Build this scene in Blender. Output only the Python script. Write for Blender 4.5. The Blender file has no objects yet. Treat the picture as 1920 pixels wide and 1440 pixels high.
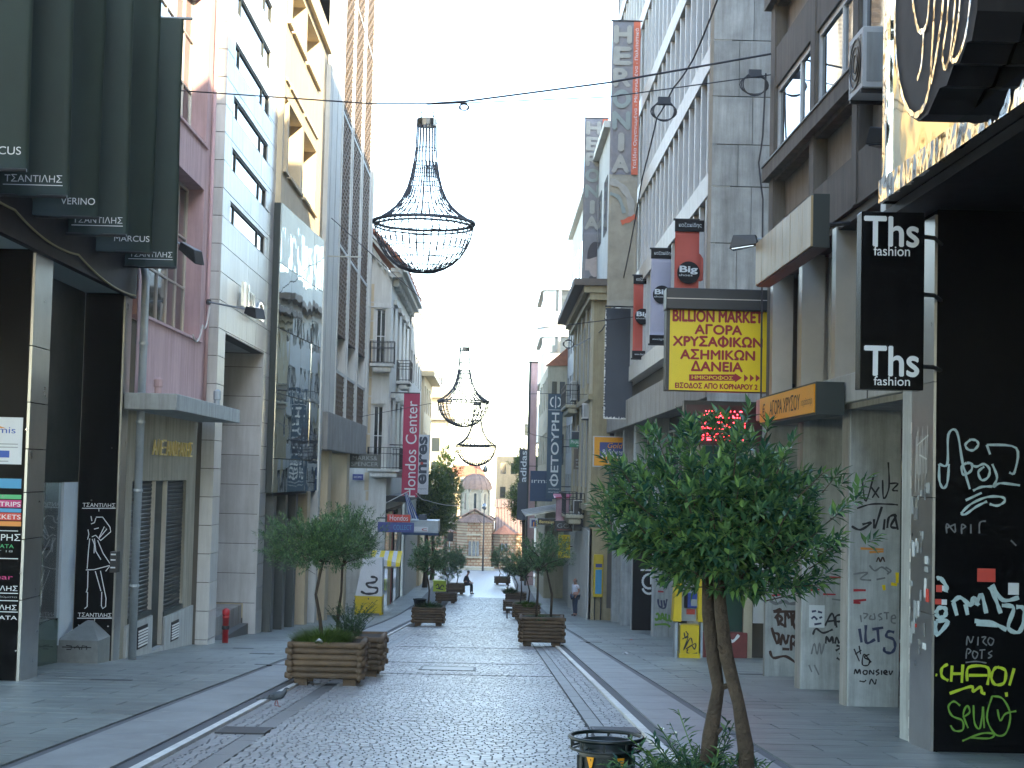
import bpy, bmesh, math, random
from mathutils import Vector, Matrix
rnd = random.Random(7)
R = math.radians
scene = bpy.context.scene
COL = scene.collection

# ------------------------------------------------------------------ camera
FOC = 3000.0                                  # focal length in photograph pixels (1920 wide)
EYE = Vector((0, 0, 1.68))
_vy = Vector((923 - 960, 720 - 890, -FOC)).normalized()
_z0 = Vector((0.0244, 1, 0)); _vz = (_z0 - _z0.dot(_vy) * _vy).normalized(); _vx = _vy.cross(_vz)
W2C = Matrix((_vx, _vy, _vz)).transposed()
cam_d = bpy.data.cameras.new('camera'); cam_d.sensor_width = 36; cam_d.lens = 36 * FOC / 1920
cam_d.clip_start = 0.1; cam_d.clip_end = 3000
cam = bpy.data.objects.new('camera', cam_d); COL.objects.link(cam)
cam.matrix_world = Matrix.Translation(EYE) @ W2C.transposed().to_4x4()
scene.camera = cam

# ------------------------------------------------------------------ daylight
SUN_AZ, SUN_EL = R(150), R(24)     # azimuth clockwise from +Y (street direction), elevation
sun_dir = Vector((math.sin(SUN_AZ) * math.cos(SUN_EL), math.cos(SUN_AZ) * math.cos(SUN_EL), math.sin(SUN_EL)))
world = bpy.data.worlds.new('World'); scene.world = world; world.use_nodes = True
nt = world.node_tree
sky = nt.nodes.new('ShaderNodeTexSky'); sky.sky_type = 'NISHITA'; sky.sun_disc = False
sky.sun_elevation = SUN_EL; sky.sun_rotation = SUN_AZ
sky.air_density = 1.0; sky.dust_density = .5; sky.ozone_density = .6; sky.altitude = 100
bg = nt.nodes['Background']; bg.inputs['Strength'].default_value = 0.15
nt.links.new(sky.outputs[0], bg.inputs['Color'])
sun_d = bpy.data.lights.new('sun', 'SUN'); sun_d.energy = 2.5; sun_d.angle = R(0.5); sun_d.color = (1, .83, .58)
sun = bpy.data.objects.new('sun', sun_d); COL.objects.link(sun)
sun.rotation_euler = sun_dir.to_track_quat('Z', 'Y').to_euler(); sun.location = (40, -40, 60)
vs = scene.view_settings; vs.view_transform = 'Standard'; vs.look = 'None'; vs.exposure = 3.1; vs.gamma = 1
scene.cycles.use_denoising = True
scene.cycles.max_bounces = 7; scene.cycles.diffuse_bounces = 4; scene.cycles.glossy_bounces = 4
scene.cycles.transparent_max_bounces = 8; scene.cycles.caustics_reflective = False; scene.cycles.caustics_refractive = False
scene.cycles.sample_clamp_indirect = 6

# ------------------------------------------------------------------ measuring: photograph pixel -> point in the place
def ray(px, py):
    return W2C.transposed() @ Vector(((px - 960) / FOC, (720 - py) / FOC, -1))
def onX(px, py, X):
    d = ray(px, py); return EYE + d * (X / d.x)
def onY(px, py, Y):
    d = ray(px, py); return EYE + d * (Y / d.y)
def rect(px0, py0, px1, py1, Y):
    """x0,x1,z0,z1 of an upright rectangle facing down the street at distance Y"""
    my = (py0 + py1) / 2; mx = (px0 + px1) / 2
    return onY(px0, my, Y).x, onY(px1, my, Y).x, onY(mx, py1, Y).z, onY(mx, py0, Y).z
def gz(y):
    if y < 60: return -0.066 * y
    y2 = min(y, 110); z = -3.96 - (0.066 * (y2 - 60) - 0.04 * (y2 - 60) ** 2 / 100)
    return z - 0.026 * max(0, y - 110)

# ------------------------------------------------------------------ materials
MATS = {}
def mat(name, col, rough=.6, metal=0., var=.18, scale=3., bump=0., bscale=40., streak=0., spec=.5, emit=0., island=0., coat=0.):
    if name in MATS: return MATS[name]
    m = bpy.data.materials.new(name); m.use_nodes = True; MATS[name] = m
    n = m.node_tree.nodes; L = m.node_tree.links.new; b = n['Principled BSDF']
    b.inputs['Roughness'].default_value = rough; b.inputs['Metallic'].default_value = metal
    b.inputs['Specular IOR Level'].default_value = spec
    if coat: b.inputs['Coat Weight'].default_value = coat
    tc = n.new('ShaderNodeTexCoord')
    c = (*col, 1)
    last = None
    if var > 0:
        no = n.new('ShaderNodeTexNoise'); no.inputs['Scale'].default_value = scale; no.inputs['Detail'].default_value = 6; no.inputs['Roughness'].default_value = .65
        L(tc.outputs['Object'], no.inputs['Vector'])
        rp = n.new('ShaderNodeValToRGB'); L(no.outputs['Fac'], rp.inputs['Fac'])
        rp.color_ramp.elements[0].position = .25; rp.color_ramp.elements[1].position = .75
        lo = 1 - var; hi = 1 + var * .7
        rp.color_ramp.elements[0].color = (col[0] * lo, col[1] * lo, col[2] * lo, 1)
        rp.color_ramp.elements[1].color = (min(1, col[0] * hi), min(1, col[1] * hi), min(1, col[2] * hi), 1)
        last = rp.outputs['Color']
        rr = n.new('ShaderNodeMapRange'); L(no.outputs['Fac'], rr.inputs['Value'])
        rr.inputs['To Min'].default_value = max(0, rough - .08); rr.inputs['To Max'].default_value = min(1, rough + .08)
        L(rr.outputs['Result'], b.inputs['Roughness'])
    if streak > 0:
        mp = n.new('ShaderNodeMapping'); mp.inputs['Scale'].default_value = (2.2, 2.2, .16); L(tc.outputs['Object'], mp.inputs['Vector'])
        n2 = n.new('ShaderNodeTexNoise'); n2.inputs['Scale'].default_value = 2.2; n2.inputs['Detail'].default_value = 7; n2.inputs['Roughness'].default_value = .7
        L(mp.outputs['Vector'], n2.inputs['Vector'])
        r2 = n.new('ShaderNodeValToRGB'); L(n2.outputs['Fac'], r2.inputs['Fac'])
        r2.color_ramp.elements[0].position = .32; r2.color_ramp.elements[1].position = .62
        k = 1 - streak; r2.color_ramp.elements[0].color = (k, k * .98, k * .94, 1); r2.color_ramp.elements[1].color = (1, 1, 1, 1)
        mx = n.new('ShaderNodeMix'); mx.data_type = 'RGBA'; mx.blend_type = 'MULTIPLY'; mx.inputs['Factor'].default_value = 1
        if last: L(last, mx.inputs['A'])
        else: mx.inputs['A'].default_value = c
        L(r2.outputs['Color'], mx.inputs['B']); last = mx.outputs['Result']
    if island > 0:
        g = n.new('ShaderNodeNewGeometry'); oi = n.new('ShaderNodeObjectInfo')
        ad = n.new('ShaderNodeMath'); ad.operation = 'ADD'; L(g.outputs['Random Per Island'], ad.inputs[0]); L(oi.outputs['Random'], ad.inputs[1])
        fr = n.new('ShaderNodeMath'); fr.operation = 'FRACT'; L(ad.outputs[0], fr.inputs[0])
        mr = n.new('ShaderNodeMapRange'); L(fr.outputs[0], mr.inputs['Value'])
        mr.inputs['To Min'].default_value = 1 - island; mr.inputs['To Max'].default_value = 1 + island
        mx = n.new('ShaderNodeVectorMath'); mx.operation = 'SCALE'
        if last: L(last, mx.inputs[0])
        else: mx.inputs[0].default_value = col
        L(mr.outputs[0], mx.inputs['Scale']); last = mx.outputs[0]
    if last: L(last, b.inputs['Base Color'])
    else: b.inputs['Base Color'].default_value = c
    if bump > 0:
        nb = n.new('ShaderNodeTexNoise'); nb.inputs['Scale'].default_value = bscale; nb.inputs['Detail'].default_value = 5
        L(tc.outputs['Object'], nb.inputs['Vector'])
        bp = n.new('ShaderNodeBump'); bp.inputs['Strength'].default_value = bump; bp.inputs['Distance'].default_value = .02
        L(nb.outputs['Fac'], bp.inputs['Height']); L(bp.outputs['Normal'], b.inputs['Normal'])
    if emit:
        b.inputs['Emission Color'].default_value = c; b.inputs['Emission Strength'].default_value = emit
    return m

def glass(name, tint=(.02, .03, .03), rough=.04, wav=0., wscale=1.2, metal=0.):
    """window pane: dark, sharply reflecting, slightly uneven"""
    if name in MATS: return MATS[name]
    m = mat(name, tint, rough, metal, var=0, spec=1.0 if not metal else .5)
    n = m.node_tree.nodes; L = m.node_tree.links.new; b = n['Principled BSDF']
    b.inputs['IOR'].default_value = 1.9
    if wav:
        tc = n.new('ShaderNodeTexCoord')
        nb = n.new('ShaderNodeTexNoise'); nb.inputs['Scale'].default_value = wscale; nb.inputs['Detail'].default_value = 1.5
        L(tc.outputs['Object'], nb.inputs['Vector'])
        bp = n.new('ShaderNodeBump'); bp.inputs['Strength'].default_value = wav; bp.inputs['Distance'].default_value = .05
        L(nb.outputs['Fac'], bp.inputs['Height']); L(bp.outputs['Normal'], b.inputs['Normal'])
    return m

def leaf_mat(name, c0, c1, trans=.25, rough=.45):
    m = bpy.data.materials.new(name); m.use_nodes = True; MATS[name] = m
    n = m.node_tree.nodes; L = m.node_tree.links.new; b = n['Principled BSDF']
    g = n.new('ShaderNodeNewGeometry'); oi = n.new('ShaderNodeObjectInfo')
    ad = n.new('ShaderNodeMath'); ad.operation = 'ADD'; L(g.outputs['Random Per Island'], ad.inputs[0]); L(oi.outputs['Random'], ad.inputs[1])
    fr = n.new('ShaderNodeMath'); fr.operation = 'FRACT'; L(ad.outputs[0], fr.inputs[0])
    rp = n.new('ShaderNodeValToRGB'); L(fr.outputs[0], rp.inputs['Fac'])
    rp.color_ramp.elements[0].color = (*c0, 1); rp.color_ramp.elements[1].color = (*c1, 1)
    e = rp.color_ramp.elements.new(.8); e.color = ((c0[0] * .5 + c1[0] * .5), (c0[1] * .5 + c1[1] * .5), (c0[2] * .5 + c1[2] * .5), 1)
    L(rp.outputs['Color'], b.inputs['Base Color']); b.inputs['Roughness'].default_value = rough
    t = n.new('ShaderNodeBsdfTranslucent'); L(rp.outputs['Color'], t.inputs['Color'])
    mx = n.new('ShaderNodeMixShader'); mx.inputs[0].default_value = trans
    L(b.outputs[0], mx.inputs[1]); L(t.outputs[0], mx.inputs[2]); L(mx.outputs[0], n['Material Output'].inputs['Surface'])
    return m

# ------------------------------------------------------------------ shapes
class Fr:
    """a facade frame: o + u*U + v*V(up) + n*N(outward)"""
    def __init__(s, o, U, N, V=(0, 0, 1)):
        s.o = Vector(o); s.U = Vector(U).normalized(); s.N = Vector(N).normalized(); s.V = Vector(V).normalized()
    def p(s, u, v, n=0.): return s.o + s.U * u + s.V * v + s.N * n
def FL(X): return Fr((X, 0, 0), (0, 1, 0), (1, 0, 0))       # left side of the street: u = Y, v = Z
def FRt(X): return Fr((X, 0, 0), (0, 1, 0), (-1, 0, 0))     # right side
def FC(Y): return Fr((0, Y, 0), (1, 0, 0), (0, -1, 0))      # facing back down the street: u = X, v = Z

class MB:
    def __init__(s): s.v = []; s.f = []
    def face(s, *pts):
        k = len(s.v); s.v += [Vector(p) for p in pts]; s.f.append(tuple(range(k, k + len(pts)))); return s
    def hexa(s, P):
        k = len(s.v); s.v += [Vector(p) for p in P]
        for q in ((0, 3, 2, 1), (4, 5, 6, 7), (0, 1, 5, 4), (1, 2, 6, 5), (2, 3, 7, 6), (3, 0, 4, 7)): s.f.append(tuple(k + i for i in q))
        return s
    def box(s, x0, x1, y0, y1, z0, z1):
        return s.hexa([(x0, y0, z0), (x1, y0, z0), (x1, y1, z0), (x0, y1, z0), (x0, y0, z1), (x1, y0, z1), (x1, y1, z1), (x0, y1, z1)])
    def fbox(s, fr, u0, u1, v0, v1, n0, n1):
        return s.hexa([fr.p(u0, v0, n0), fr.p(u1, v0, n0), fr.p(u1, v0, n1), fr.p(u0, v0, n1), fr.p(u0, v1, n0), fr.p(u1, v1, n0), fr.p(u1, v1, n1), fr.p(u0, v1, n1)])
    def prism(s, fr, poly, n0, n1):
        k = len(s.v); m = len(poly)
        s.v += [fr.p(u, v, n0) for u, v in poly] + [fr.p(u, v, n1) for u, v in poly]
        s.f.append(tuple(k + i for i in range(m))); s.f.append(tuple(k + m + i for i in range(m)))
        for i in range(m): s.f.append((k + i, k + (i + 1) % m, k + m + (i + 1) % m, k + m + i))
        return s
    def tube(s, pts, r, n=8, closed=False):
        pts = [Vector(p) for p in pts]; m = len(pts); rs = r if isinstance(r, (list, tuple)) else [r] * m
        k = len(s.v); ref = None
        for i, p in enumerate(pts):
            a = pts[i - 1] if (i > 0 or closed) else p; b = pts[(i + 1) % m] if (i < m - 1 or closed) else p
            t = (b - a).normalized() if (b - a).length > 1e-9 else Vector((0, 0, 1))
            if ref is None: ref = t.orthogonal().normalized()
            ref = (ref - ref.dot(t) * t); ref = ref.normalized() if ref.length > 1e-6 else t.orthogonal().normalized()
            q = t.cross(ref)
            for j in range(n):
                an = 2 * math.pi * j / n; s.v.append(p + (ref * math.cos(an) + q * math.sin(an)) * rs[i])
        last = m if closed else m - 1
        for i in range(last):
            for j in range(n):
                a = k + i * n + j; b = k + i * n + (j + 1) % n; c = k + ((i + 1) % m) * n + (j + 1) % n; d = k + ((i + 1) % m) * n + j
                s.f.append((a, b, c, d))
        if not closed:
            s.f.append(tuple(k + j for j in reversed(range(n)))); s.f.append(tuple(k + (m - 1) * n + j for j in range(n)))
        return s
    def lathe(s, c, prof, n=16, cap=True, a0=0., a1=2 * math.pi):
        c = Vector(c); k = len(s.v); full = abs(a1 - a0 - 2 * math.pi) < 1e-6; nn = n if full else n + 1
        for r, z in prof:
            for j in range(nn):
                an = a0 + (a1 - a0) * j / n; s.v.append(c + Vector((r * math.cos(an), r * math.sin(an), z)))
        for i in range(len(prof) - 1):
            for j in range(n):
                j2 = (j + 1) % nn; s.f.append((k + i * nn + j, k + i * nn + j2, k + (i + 1) * nn + j2, k + (i + 1) * nn + j))
        if cap and full:
            s.f.append(tuple(k + j for j in reversed(range(nn)))); s.f.append(tuple(k + (len(prof) - 1) * nn + j for j in range(nn)))
        return s
    def ribbon(s, fr, pts, w, n=0.004, dripless=True):
        """a painted stroke on a flat surface"""
        m = len(pts); k = len(s.v)
        for i, (u, v) in enumerate(pts):
            a = pts[max(0, i - 1)]; b = pts[min(m - 1, i + 1)]
            d = Vector((b[0] - a[0], b[1] - a[1]));  d = d.normalized() if d.length > 1e-9 else Vector((1, 0))
            q = Vector((-d.y, d.x)) * (w[i] if isinstance(w, (list, tuple)) else w) * .5
            s.v.append(fr.p(u + q.x, v + q.y, n)); s.v.append(fr.p(u - q.x, v - q.y, n))
        for i in range(m - 1): s.f.append((k + 2 * i, k + 2 * i + 1, k + 2 * i + 3, k + 2 * i + 2))
        return s
    def wall(s, fr, u0, u1, v0, v1, holes=(), depth=.2, n=0.):
        """a wall face with openings and their reveals"""
        us = sorted({u0, u1, *[h[0] for h in holes], *[h[1] for h in holes]}); vs_ = sorted({v0, v1, *[h[2] for h in holes], *[h[3] for h in holes]})
        us = [u for u in us if u0 - 1e-6 <= u <= u1 + 1e-6]; vs_ = [v for v in vs_ if v0 - 1e-6 <= v <= v1 + 1e-6]
        for i in range(len(us) - 1):
            for j in range(len(vs_) - 1):
                cu = (us[i] + us[i + 1]) / 2; cv = (vs_[j] + vs_[j + 1]) / 2
                if any(h[0] < cu < h[1] and h[2] < cv < h[3] for h in holes): continue
                s.face(fr.p(us[i], vs_[j], n), fr.p(us[i + 1], vs_[j], n), fr.p(us[i + 1], vs_[j + 1], n), fr.p(us[i], vs_[j + 1], n))
        for a, b, c, d in holes:
            s.face(fr.p(a, c, n), fr.p(b, c, n), fr.p(b, c, n - depth), fr.p(a, c, n - depth)); s.face(fr.p(a, d, n), fr.p(b, d, n), fr.p(b, d, n - depth), fr.p(a, d, n - depth))
            s.face(fr.p(a, c, n), fr.p(a, d, n), fr.p(a, d, n - depth), fr.p(a, c, n - depth)); s.face(fr.p(b, c, n), fr.p(b, d, n), fr.p(b, d, n - depth), fr.p(b, c, n - depth))
        return s
    def build(s, name, m, parent=None, smooth=False, bevel=0., label=None, cat=None, group=None, kind=None, base=None, fix=True):
        me = bpy.data.meshes.new(name)
        if parent is not None: b = Vector(parent['_b'])
        elif base is not None: b = Vector(base)
        elif s.v:
            xs = [v.x for v in s.v]; ys = [v.y for v in s.v]; zs = [v.z for v in s.v]
            b = Vector(((min(xs) + max(xs)) / 2, (min(ys) + max(ys)) / 2, min(zs)))
        else: b = Vector((0, 0, 0))
        me.from_pydata([v - b for v in s.v], [], s.f)
        if fix:
            bm = bmesh.new(); bm.from_mesh(me); bmesh.ops.recalc_face_normals(bm, faces=bm.faces); bm.to_mesh(me); bm.free()
        if smooth:
            for p in me.polygons: p.use_smooth = True
        me.materials.append(MATS[m] if isinstance(m, str) else m)
        o = bpy.data.objects.new(name, me); COL.objects.link(o); o['_b'] = tuple(b)
        if parent is not None: o.parent = parent
        else: o.location = b
        if bevel:
            md = o.modifiers.new('bevel', 'BEVEL'); md.width = bevel; md.segments = 2; md.limit_method = 'ANGLE'
        tag(o, label, cat, group, kind)
        return o

def tag(o, label=None, cat=None, group=None, kind=None):
    if label: o['label'] = label
    if cat: o['category'] = cat
    if group: o['group'] = group
    if kind: o['kind'] = kind
    return o
def thing(name, label, cat, loc, group=None):
    o = bpy.data.objects.new(name, None); COL.objects.link(o); o.location = loc; o['_b'] = tuple(loc); o.empty_display_size = .2
    return tag(o, label, cat, group)
def copy_tree(o, parent=None, off=None):
    c = o.copy(); COL.objects.link(c)
    if parent is not None: c.parent = parent
    for ch in o.children: copy_tree(ch, c)
    return c
def bx(parent, name, m, x0, x1, y0, y1, z0, z1, **k): return MB().box(x0, x1, y0, y1, z0, z1).build(name, m, parent, **k)
def fb(parent, name, m, fr, u0, u1, v0, v1, n0, n1, **k): return MB().fbox(fr, u0, u1, v0, v1, n0, n1).build(name, m, parent, **k)

def _txt(s, **k):
    cu = bpy.data.curves.new('txt', 'FONT'); cu.body = s; cu.size = 1; cu.resolution_u = 4
    ob = bpy.data.objects.new('txt', cu); me = bpy.data.meshes.new_from_object(ob); bpy.data.objects.remove(ob)
    xs = [v.co.x for v in me.vertices] or [0]; bpy.data.meshes.remove(me); bpy.data.curves.remove(cu); return min(xs), max(xs)
def text(parent, s, fr, u0, v0, m, h=None, w=None, n=.004, ext=.002, rot=0, name='lettering', bold=0., heavy=0., shear=0., flip=False, space=1., gap=0.):
    """lettering laid on a facade frame; bounding box starts at (u0,v0), height h and/or width w; rot=1 reads upwards, rot=-1 downwards"""
    s = s.translate(str.maketrans('ΑΒΕΖΗΙΚΜΝΟΡΤΥΧ', 'ABEZHIKMNOPTYX')); bars = []
    for i, ch in enumerate(s):                        # the letter phi is drawn as O with a stem through it
        if ch == 'Φ': t_ = s.replace('Φ', 'O'); x1_ = _txt(t_[:i + 1])[1]; bars.append(x1_ - (_txt('O')[1] - _txt('O')[0]) / 2)
    s = s.replace('Φ', 'O')
    cu = bpy.data.curves.new('txt', 'FONT'); cu.body = s; cu.size = 1; cu.offset = bold; cu.shear = shear; cu.space_character = space; cu.resolution_u = 8
    if '\n' in s: cu.align_x = 'CENTER'; cu.space_line = 1.0 + gap
    ob = bpy.data.objects.new('txt', cu)
    me = bpy.data.meshes.new_from_object(ob)
    bpy.data.objects.remove(ob)
    P = [(v.co.x, v.co.y) for v in me.vertices]
    for xb in bars: P += [(xb - .045, -.06), (xb + .045, -.06), (xb + .045, .79), (xb - .045, .79)]
    if rot == 1: P = [(-y, x) for x, y in P]
    elif rot == -1: P = [(y, -x) for x, y in P]
    a0 = min(p[0] for p in P); a1 = max(p[0] for p in P); b0 = min(p[1] for p in P); b1 = max(p[1] for p in P)
    sv = h / (b1 - b0) if h else None; su = w / (a1 - a0) if w else None
    sv = sv or su; su = su or sv
    if flip: P = [(a0 + a1 - p[0], p[1]) for p in P]
    b = MB(); k = len(P)
    pos = [(u0 + (p[0] - a0) * su, v0 + (p[1] - b0) * sv) for p in P]
    polys = [tuple(p.vertices) for p in me.polygons]; nb = len(me.vertices)
    for i in range(len(bars)): polys.append(tuple(range(nb + 4 * i, nb + 4 * i + 4)))
    b.v = [fr.p(u, v, n + ext) for u, v in pos]; b.f = list(polys)
    if heavy:                                         # thicker strokes
        for i, (du, dv) in enumerate(((1, 0), (-1, 0), (0, 1), (0, -1))):
            o_ = len(b.v); hh = heavy * (h or .2); b.v += [fr.p(u + du * hh, v + dv * hh, n + ext - .0005 * (i + 1)) for u, v in pos]; b.f += [tuple(q + o_ for q in p) for p in polys]
    if ext > .004 and not heavy:                                    # raised letters get sides
        b.v += [fr.p(u, v, n) for u, v in pos]
        cnt = {}
        for p in polys:
            for i in range(len(p)):
                e = (p[i], p[(i + 1) % len(p)]); key = tuple(sorted(e)); cnt.setdefault(key, []).append(e)
        for es in cnt.values():
            if len(es) == 1: i, j = es[0]; b.f.append((i, j, j + k, i + k))
    bpy.data.meshes.remove(me); bpy.data.curves.remove(cu)
    return b.build(name, m, parent, fix=ext > .004)

def window(parent, fr, u0, u1, v0, v1, n, fm, gm, nu=1, nv=1, fw=.06, fd=.06, name='window', us=None, panes=True):
    """frame with mullions and separate panes, set at depth n"""
    b = MB()
    b.fbox(fr, u0, u1, v0, v0 + fw, n - fd, n).fbox(fr, u0, u1, v1 - fw, v1, n - fd, n)
    b.fbox(fr, u0, u0 + fw, v0 + fw, v1 - fw, n - fd, n - .002).fbox(fr, u1 - fw, u1, v0 + fw, v1 - fw, n - fd, n - .002)
    ue = [u0 + fw + (u1 - u0 - 2 * fw) * i / nu for i in range(nu + 1)] if us is None else [u0 + fw] + [u0 + (u1 - u0) * t for t in us] + [u1 - fw]
    ve = [v0 + fw + (v1 - v0 - 2 * fw) * i / nv for i in range(nv + 1)]
    for u in ue[1:-1]: b.fbox(fr, u - fw * .45, u + fw * .45, v0 + fw, v1 - fw, n - fd, n - .004)
    for v in ve[1:-1]: b.fbox(fr, u0 + fw, u1 - fw, v - fw * .4, v + fw * .4, n - fd, n - .006)
    w = b.build(name, fm, parent)
    if panes:
        for i in range(len(ue) - 1):
            for j in range(nv):
                t = .004 * rnd.uniform(-1, 1); q = MB()
                q.hexa([fr.p(ue[i], ve[j], n - .05), fr.p(ue[i + 1], ve[j], n - .05), fr.p(ue[i + 1], ve[j], n - .04 + t), fr.p(ue[i], ve[j], n - .04), fr.p(ue[i], ve[j + 1], n - .05), fr.p(ue[i + 1], ve[j + 1], n - .05), fr.p(ue[i + 1], ve[j + 1], n - .04), fr.p(ue[i], ve[j + 1], n - .04 - t)])
                q.build('pane', gm, w)
    return w
def cable(pts, r, label, m='cable', sag=0., seg=14, group=None, name='overhead_cable'):
    P = []
    for a, b in zip(pts[:-1], pts[1:]):
        a = Vector(a); b = Vector(b)
        for i in range(seg + (b == Vector(pts[-1]))):
            t = i / seg; p = a.lerp(b, t); p.z -= sag * 4 * t * (1 - t); P.append(p)
    return MB().tube(P, r, 5).build(name, m, label=label, cat='cable', group=group)

# palette
mat('pink', (.52, .355, .345), .8, var=.12, scale=1.5, streak=.28, bump=.12, bscale=60)
mat('beige_stucco', (.33, .31, .24), .85, var=.2, scale=1.2, streak=.4, bump=.15)
mat('canopy_concrete', (.36, .39, .37), .8, var=.18, streak=.35, bump=.1)
mat('marble', (.54, .54, .50), .32, var=.16, scale=.9, streak=.22, island=.10)
mat('marble_joint', (.12, .11, .09), .9, var=.1)
mat('ochre_marble', (.48, .40, .24), .5, var=.2)
mat('cream', (.58, .48, .31), .75, var=.1, scale=1., streak=.15)
mat('white_wall', (.62, .62, .56), .7, var=.1, scale=1., streak=.22)
mat('grey_wall', (.42, .43, .40), .75, var=.12, streak=.25)
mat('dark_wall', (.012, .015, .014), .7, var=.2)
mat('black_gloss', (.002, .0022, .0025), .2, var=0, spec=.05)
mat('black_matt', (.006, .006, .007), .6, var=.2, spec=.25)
mat('black_metal', (.02, .022, .022), .42, var=.2)
mat('chrome', (.62, .62, .60), .13, 1, var=.1, scale=2, bump=.06, bscale=3)
mat('brushed_steel', (.42, .43, .41), .3, 1, var=.2, scale=2, bump=.05, bscale=4)
mat('steel_pipe', (.33, .38, .40), .45, .3, var=.2)
mat('green_glass', (.03, .07, .05), .08, var=0, spec=.8)
glass('pane_dark', (.012, .018, .015), .05)
glass('pane_sky', (.05, .06, .065), .03, wav=.05, wscale=.8)
glass('mirror_glass', (.62, .66, .64), .02, wav=.13, wscale=.8, metal=1)
mat('frame_dark', (.02, .03, .025), .5, var=.15)
mat('frame_white', (.60, .60, .56), .5, var=.12)
mat('frame_alu', (.48, .46, .40), .4, .5, var=.1)
mat('banner_green', (.024, .044, .034), .75, var=.25, scale=1.4, bump=.1, bscale=90)
mat('white_print', (.70, .74, .72), .7, var=.05)
mat('white_paint', (.72, .72, .68), .6, var=.12)
mat('red_print', (.36, .02, .025), .6, var=.05)
mat('gold_letter', (.80, .62, .22), .35, .35, var=.15)
mat('shutter_dark', (.008, .013, .011), .5, var=.25)
mat('cable', (.03, .03, .035), .6, var=0)
mat('concrete', (.36, .35, .31), .85, var=.22, scale=1.5, streak=.4, bump=.2)
mat('brown_concrete', (.20, .17, .13), .85, var=.2, scale=1.4, streak=.35, bump=.2)
mat('tan_panel', (.34, .29, .22), .8, var=.15, streak=.25)
mat('stone_slab', (.42, .42, .38), .6, var=.38, scale=1.3, streak=.4, island=.2, bump=.1, bscale=25)
mat('yellow_sign', (.92, .68, .006), .4, var=.06, scale=1)
mat('orange_sign', (.85, .36, .01), .4, var=.08)
mat('gold_panel', (.52, .36, .17), .45, var=.12, scale=2, streak=.25)
mat('wood_log', (.105, .068, .035), .75, var=.4, scale=6, bump=.35, bscale=18, island=.2)
mat('soil', (.04, .03, .02), .95, var=.3)
mat('bark', (.075, .055, .035), .9, var=.6, scale=16, streak=.4, bump=1., bscale=55)
mat('bin_green', (.005, .012, .011), .45, var=.25, scale=6)
mat('iron', (.02, .021, .022), .55, var=.2)
mat('terracotta', (.38, .15, .075), .8, var=.3, scale=4)
mat('ochre_wall', (.45, .38, .22), .8, var=.15, streak=.25)
mat('pale_yellow', (.52, .48, .34), .8, var=.12, streak=.25)
# ------------------------------------------------------------------ ground, road and pavements
KL, KR = -3.02, 1.85            # kerb lines
XL, XR = -6.9, 5.1              # building lines
def strip(name, m, x0, x1, y0, y1, dz, kind='structure', step=4., parent=None, under=.0):
    b = MB(); ys = [y0 + (y1 - y0) * i / max(1, int((y1 - y0) / step)) for i in range(max(1, int((y1 - y0) / step)) + 1)]
    k = 0
    for y in ys: b.v += [Vector((x0, y, gz(y) + dz)), Vector((x1, y, gz(y) + dz))]
    for i in range(len(ys) - 1): b.f.append((2 * i, 2 * i + 1, 2 * i + 3, 2 * i + 2))
    if under:
        for y0_, x in ((0, x0), (1, x1)):
            k = len(b.v)
            for y in ys: b.v += [Vector((x, y, gz(y) + dz)), Vector((x, y, gz(y) + dz - under))]
            for i in range(len(ys) - 1): b.f.append((k + 2 * i, k + 2 * i + 1, k + 2 * i + 3, k + 2 * i + 2))
    return b.build(name, m, parent, kind=None if parent else kind)
mat('earth', (.20, .19, .16), .9, var=.25, scale=.3)
mat('grout', (.05, .05, .05), .9, var=.3, scale=12)
mat('cobble', (.28, .285, .28), .4, var=.22, scale=9, island=.13, bump=.2, bscale=50)
mat('cobble_far', (.24, .245, .24), .38, var=.25, scale=7, bump=.5, bscale=9)
mat('paving', (.205, .235, .215), .42, var=.22, scale=1.3, island=.14, bump=.14, bscale=22)
mat('paving_bed', (.12, .125, .125), .8, var=.2)
mat('kerb_slab', (.25, .265, .255), .5, var=.18, scale=2, island=.08, bump=.1)
mat('kerb_white', (.74, .73, .66), .5, var=.25, scale=5, island=.12)
mat('gutter_slab', (.15, .155, .15), .45, var=.25, scale=3, island=.1, bump=.15)
def add_streaks(name, sc=(.5, 14, 1), amt=.35):
    """fine lines across the walking direction, as tooled paving has"""
    m = MATS[name]; n = m.node_tree.nodes; L = m.node_tree.links.new; b = n['Principled BSDF']
    src = b.inputs['Base Color'].links[0].from_socket
    g = n.new('ShaderNodeNewGeometry'); mp = n.new('ShaderNodeMapping'); mp.inputs['Scale'].default_value = sc; L(g.outputs['Position'], mp.inputs['Vector'])
    no = n.new('ShaderNodeTexNoise'); no.inputs['Scale'].default_value = 1.; no.inputs['Detail'].default_value = 5; no.inputs['Roughness'].default_value = .7; L(mp.outputs[0], no.inputs['Vector'])
    rp = n.new('ShaderNodeValToRGB'); L(no.outputs['Fac'], rp.inputs['Fac']); rp.color_ramp.elements[0].position = .35; rp.color_ramp.elements[1].position = .6
    k = 1 - amt; rp.color_ramp.elements[0].color = (k, k, k, 1); rp.color_ramp.elements[1].color = (1.08, 1.08, 1.08, 1)
    mx = n.new('ShaderNodeMix'); mx.data_type = 'RGBA'; mx.blend_type = 'MULTIPLY'; mx.inputs['Factor'].default_value = 1
    L(src, mx.inputs['A']); L(rp.outputs['Color'], mx.inputs['B']); L(mx.outputs['Result'], b.inputs['Base Color'])
add_streaks('paving', (.7, 9, 1), .3); add_streaks('paving', (.55, .4, .5), .3); add_streaks('cobble', (.45, .3, .4), .28); add_streaks('kerb_slab', (.8, .5, .5), .22)

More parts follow.
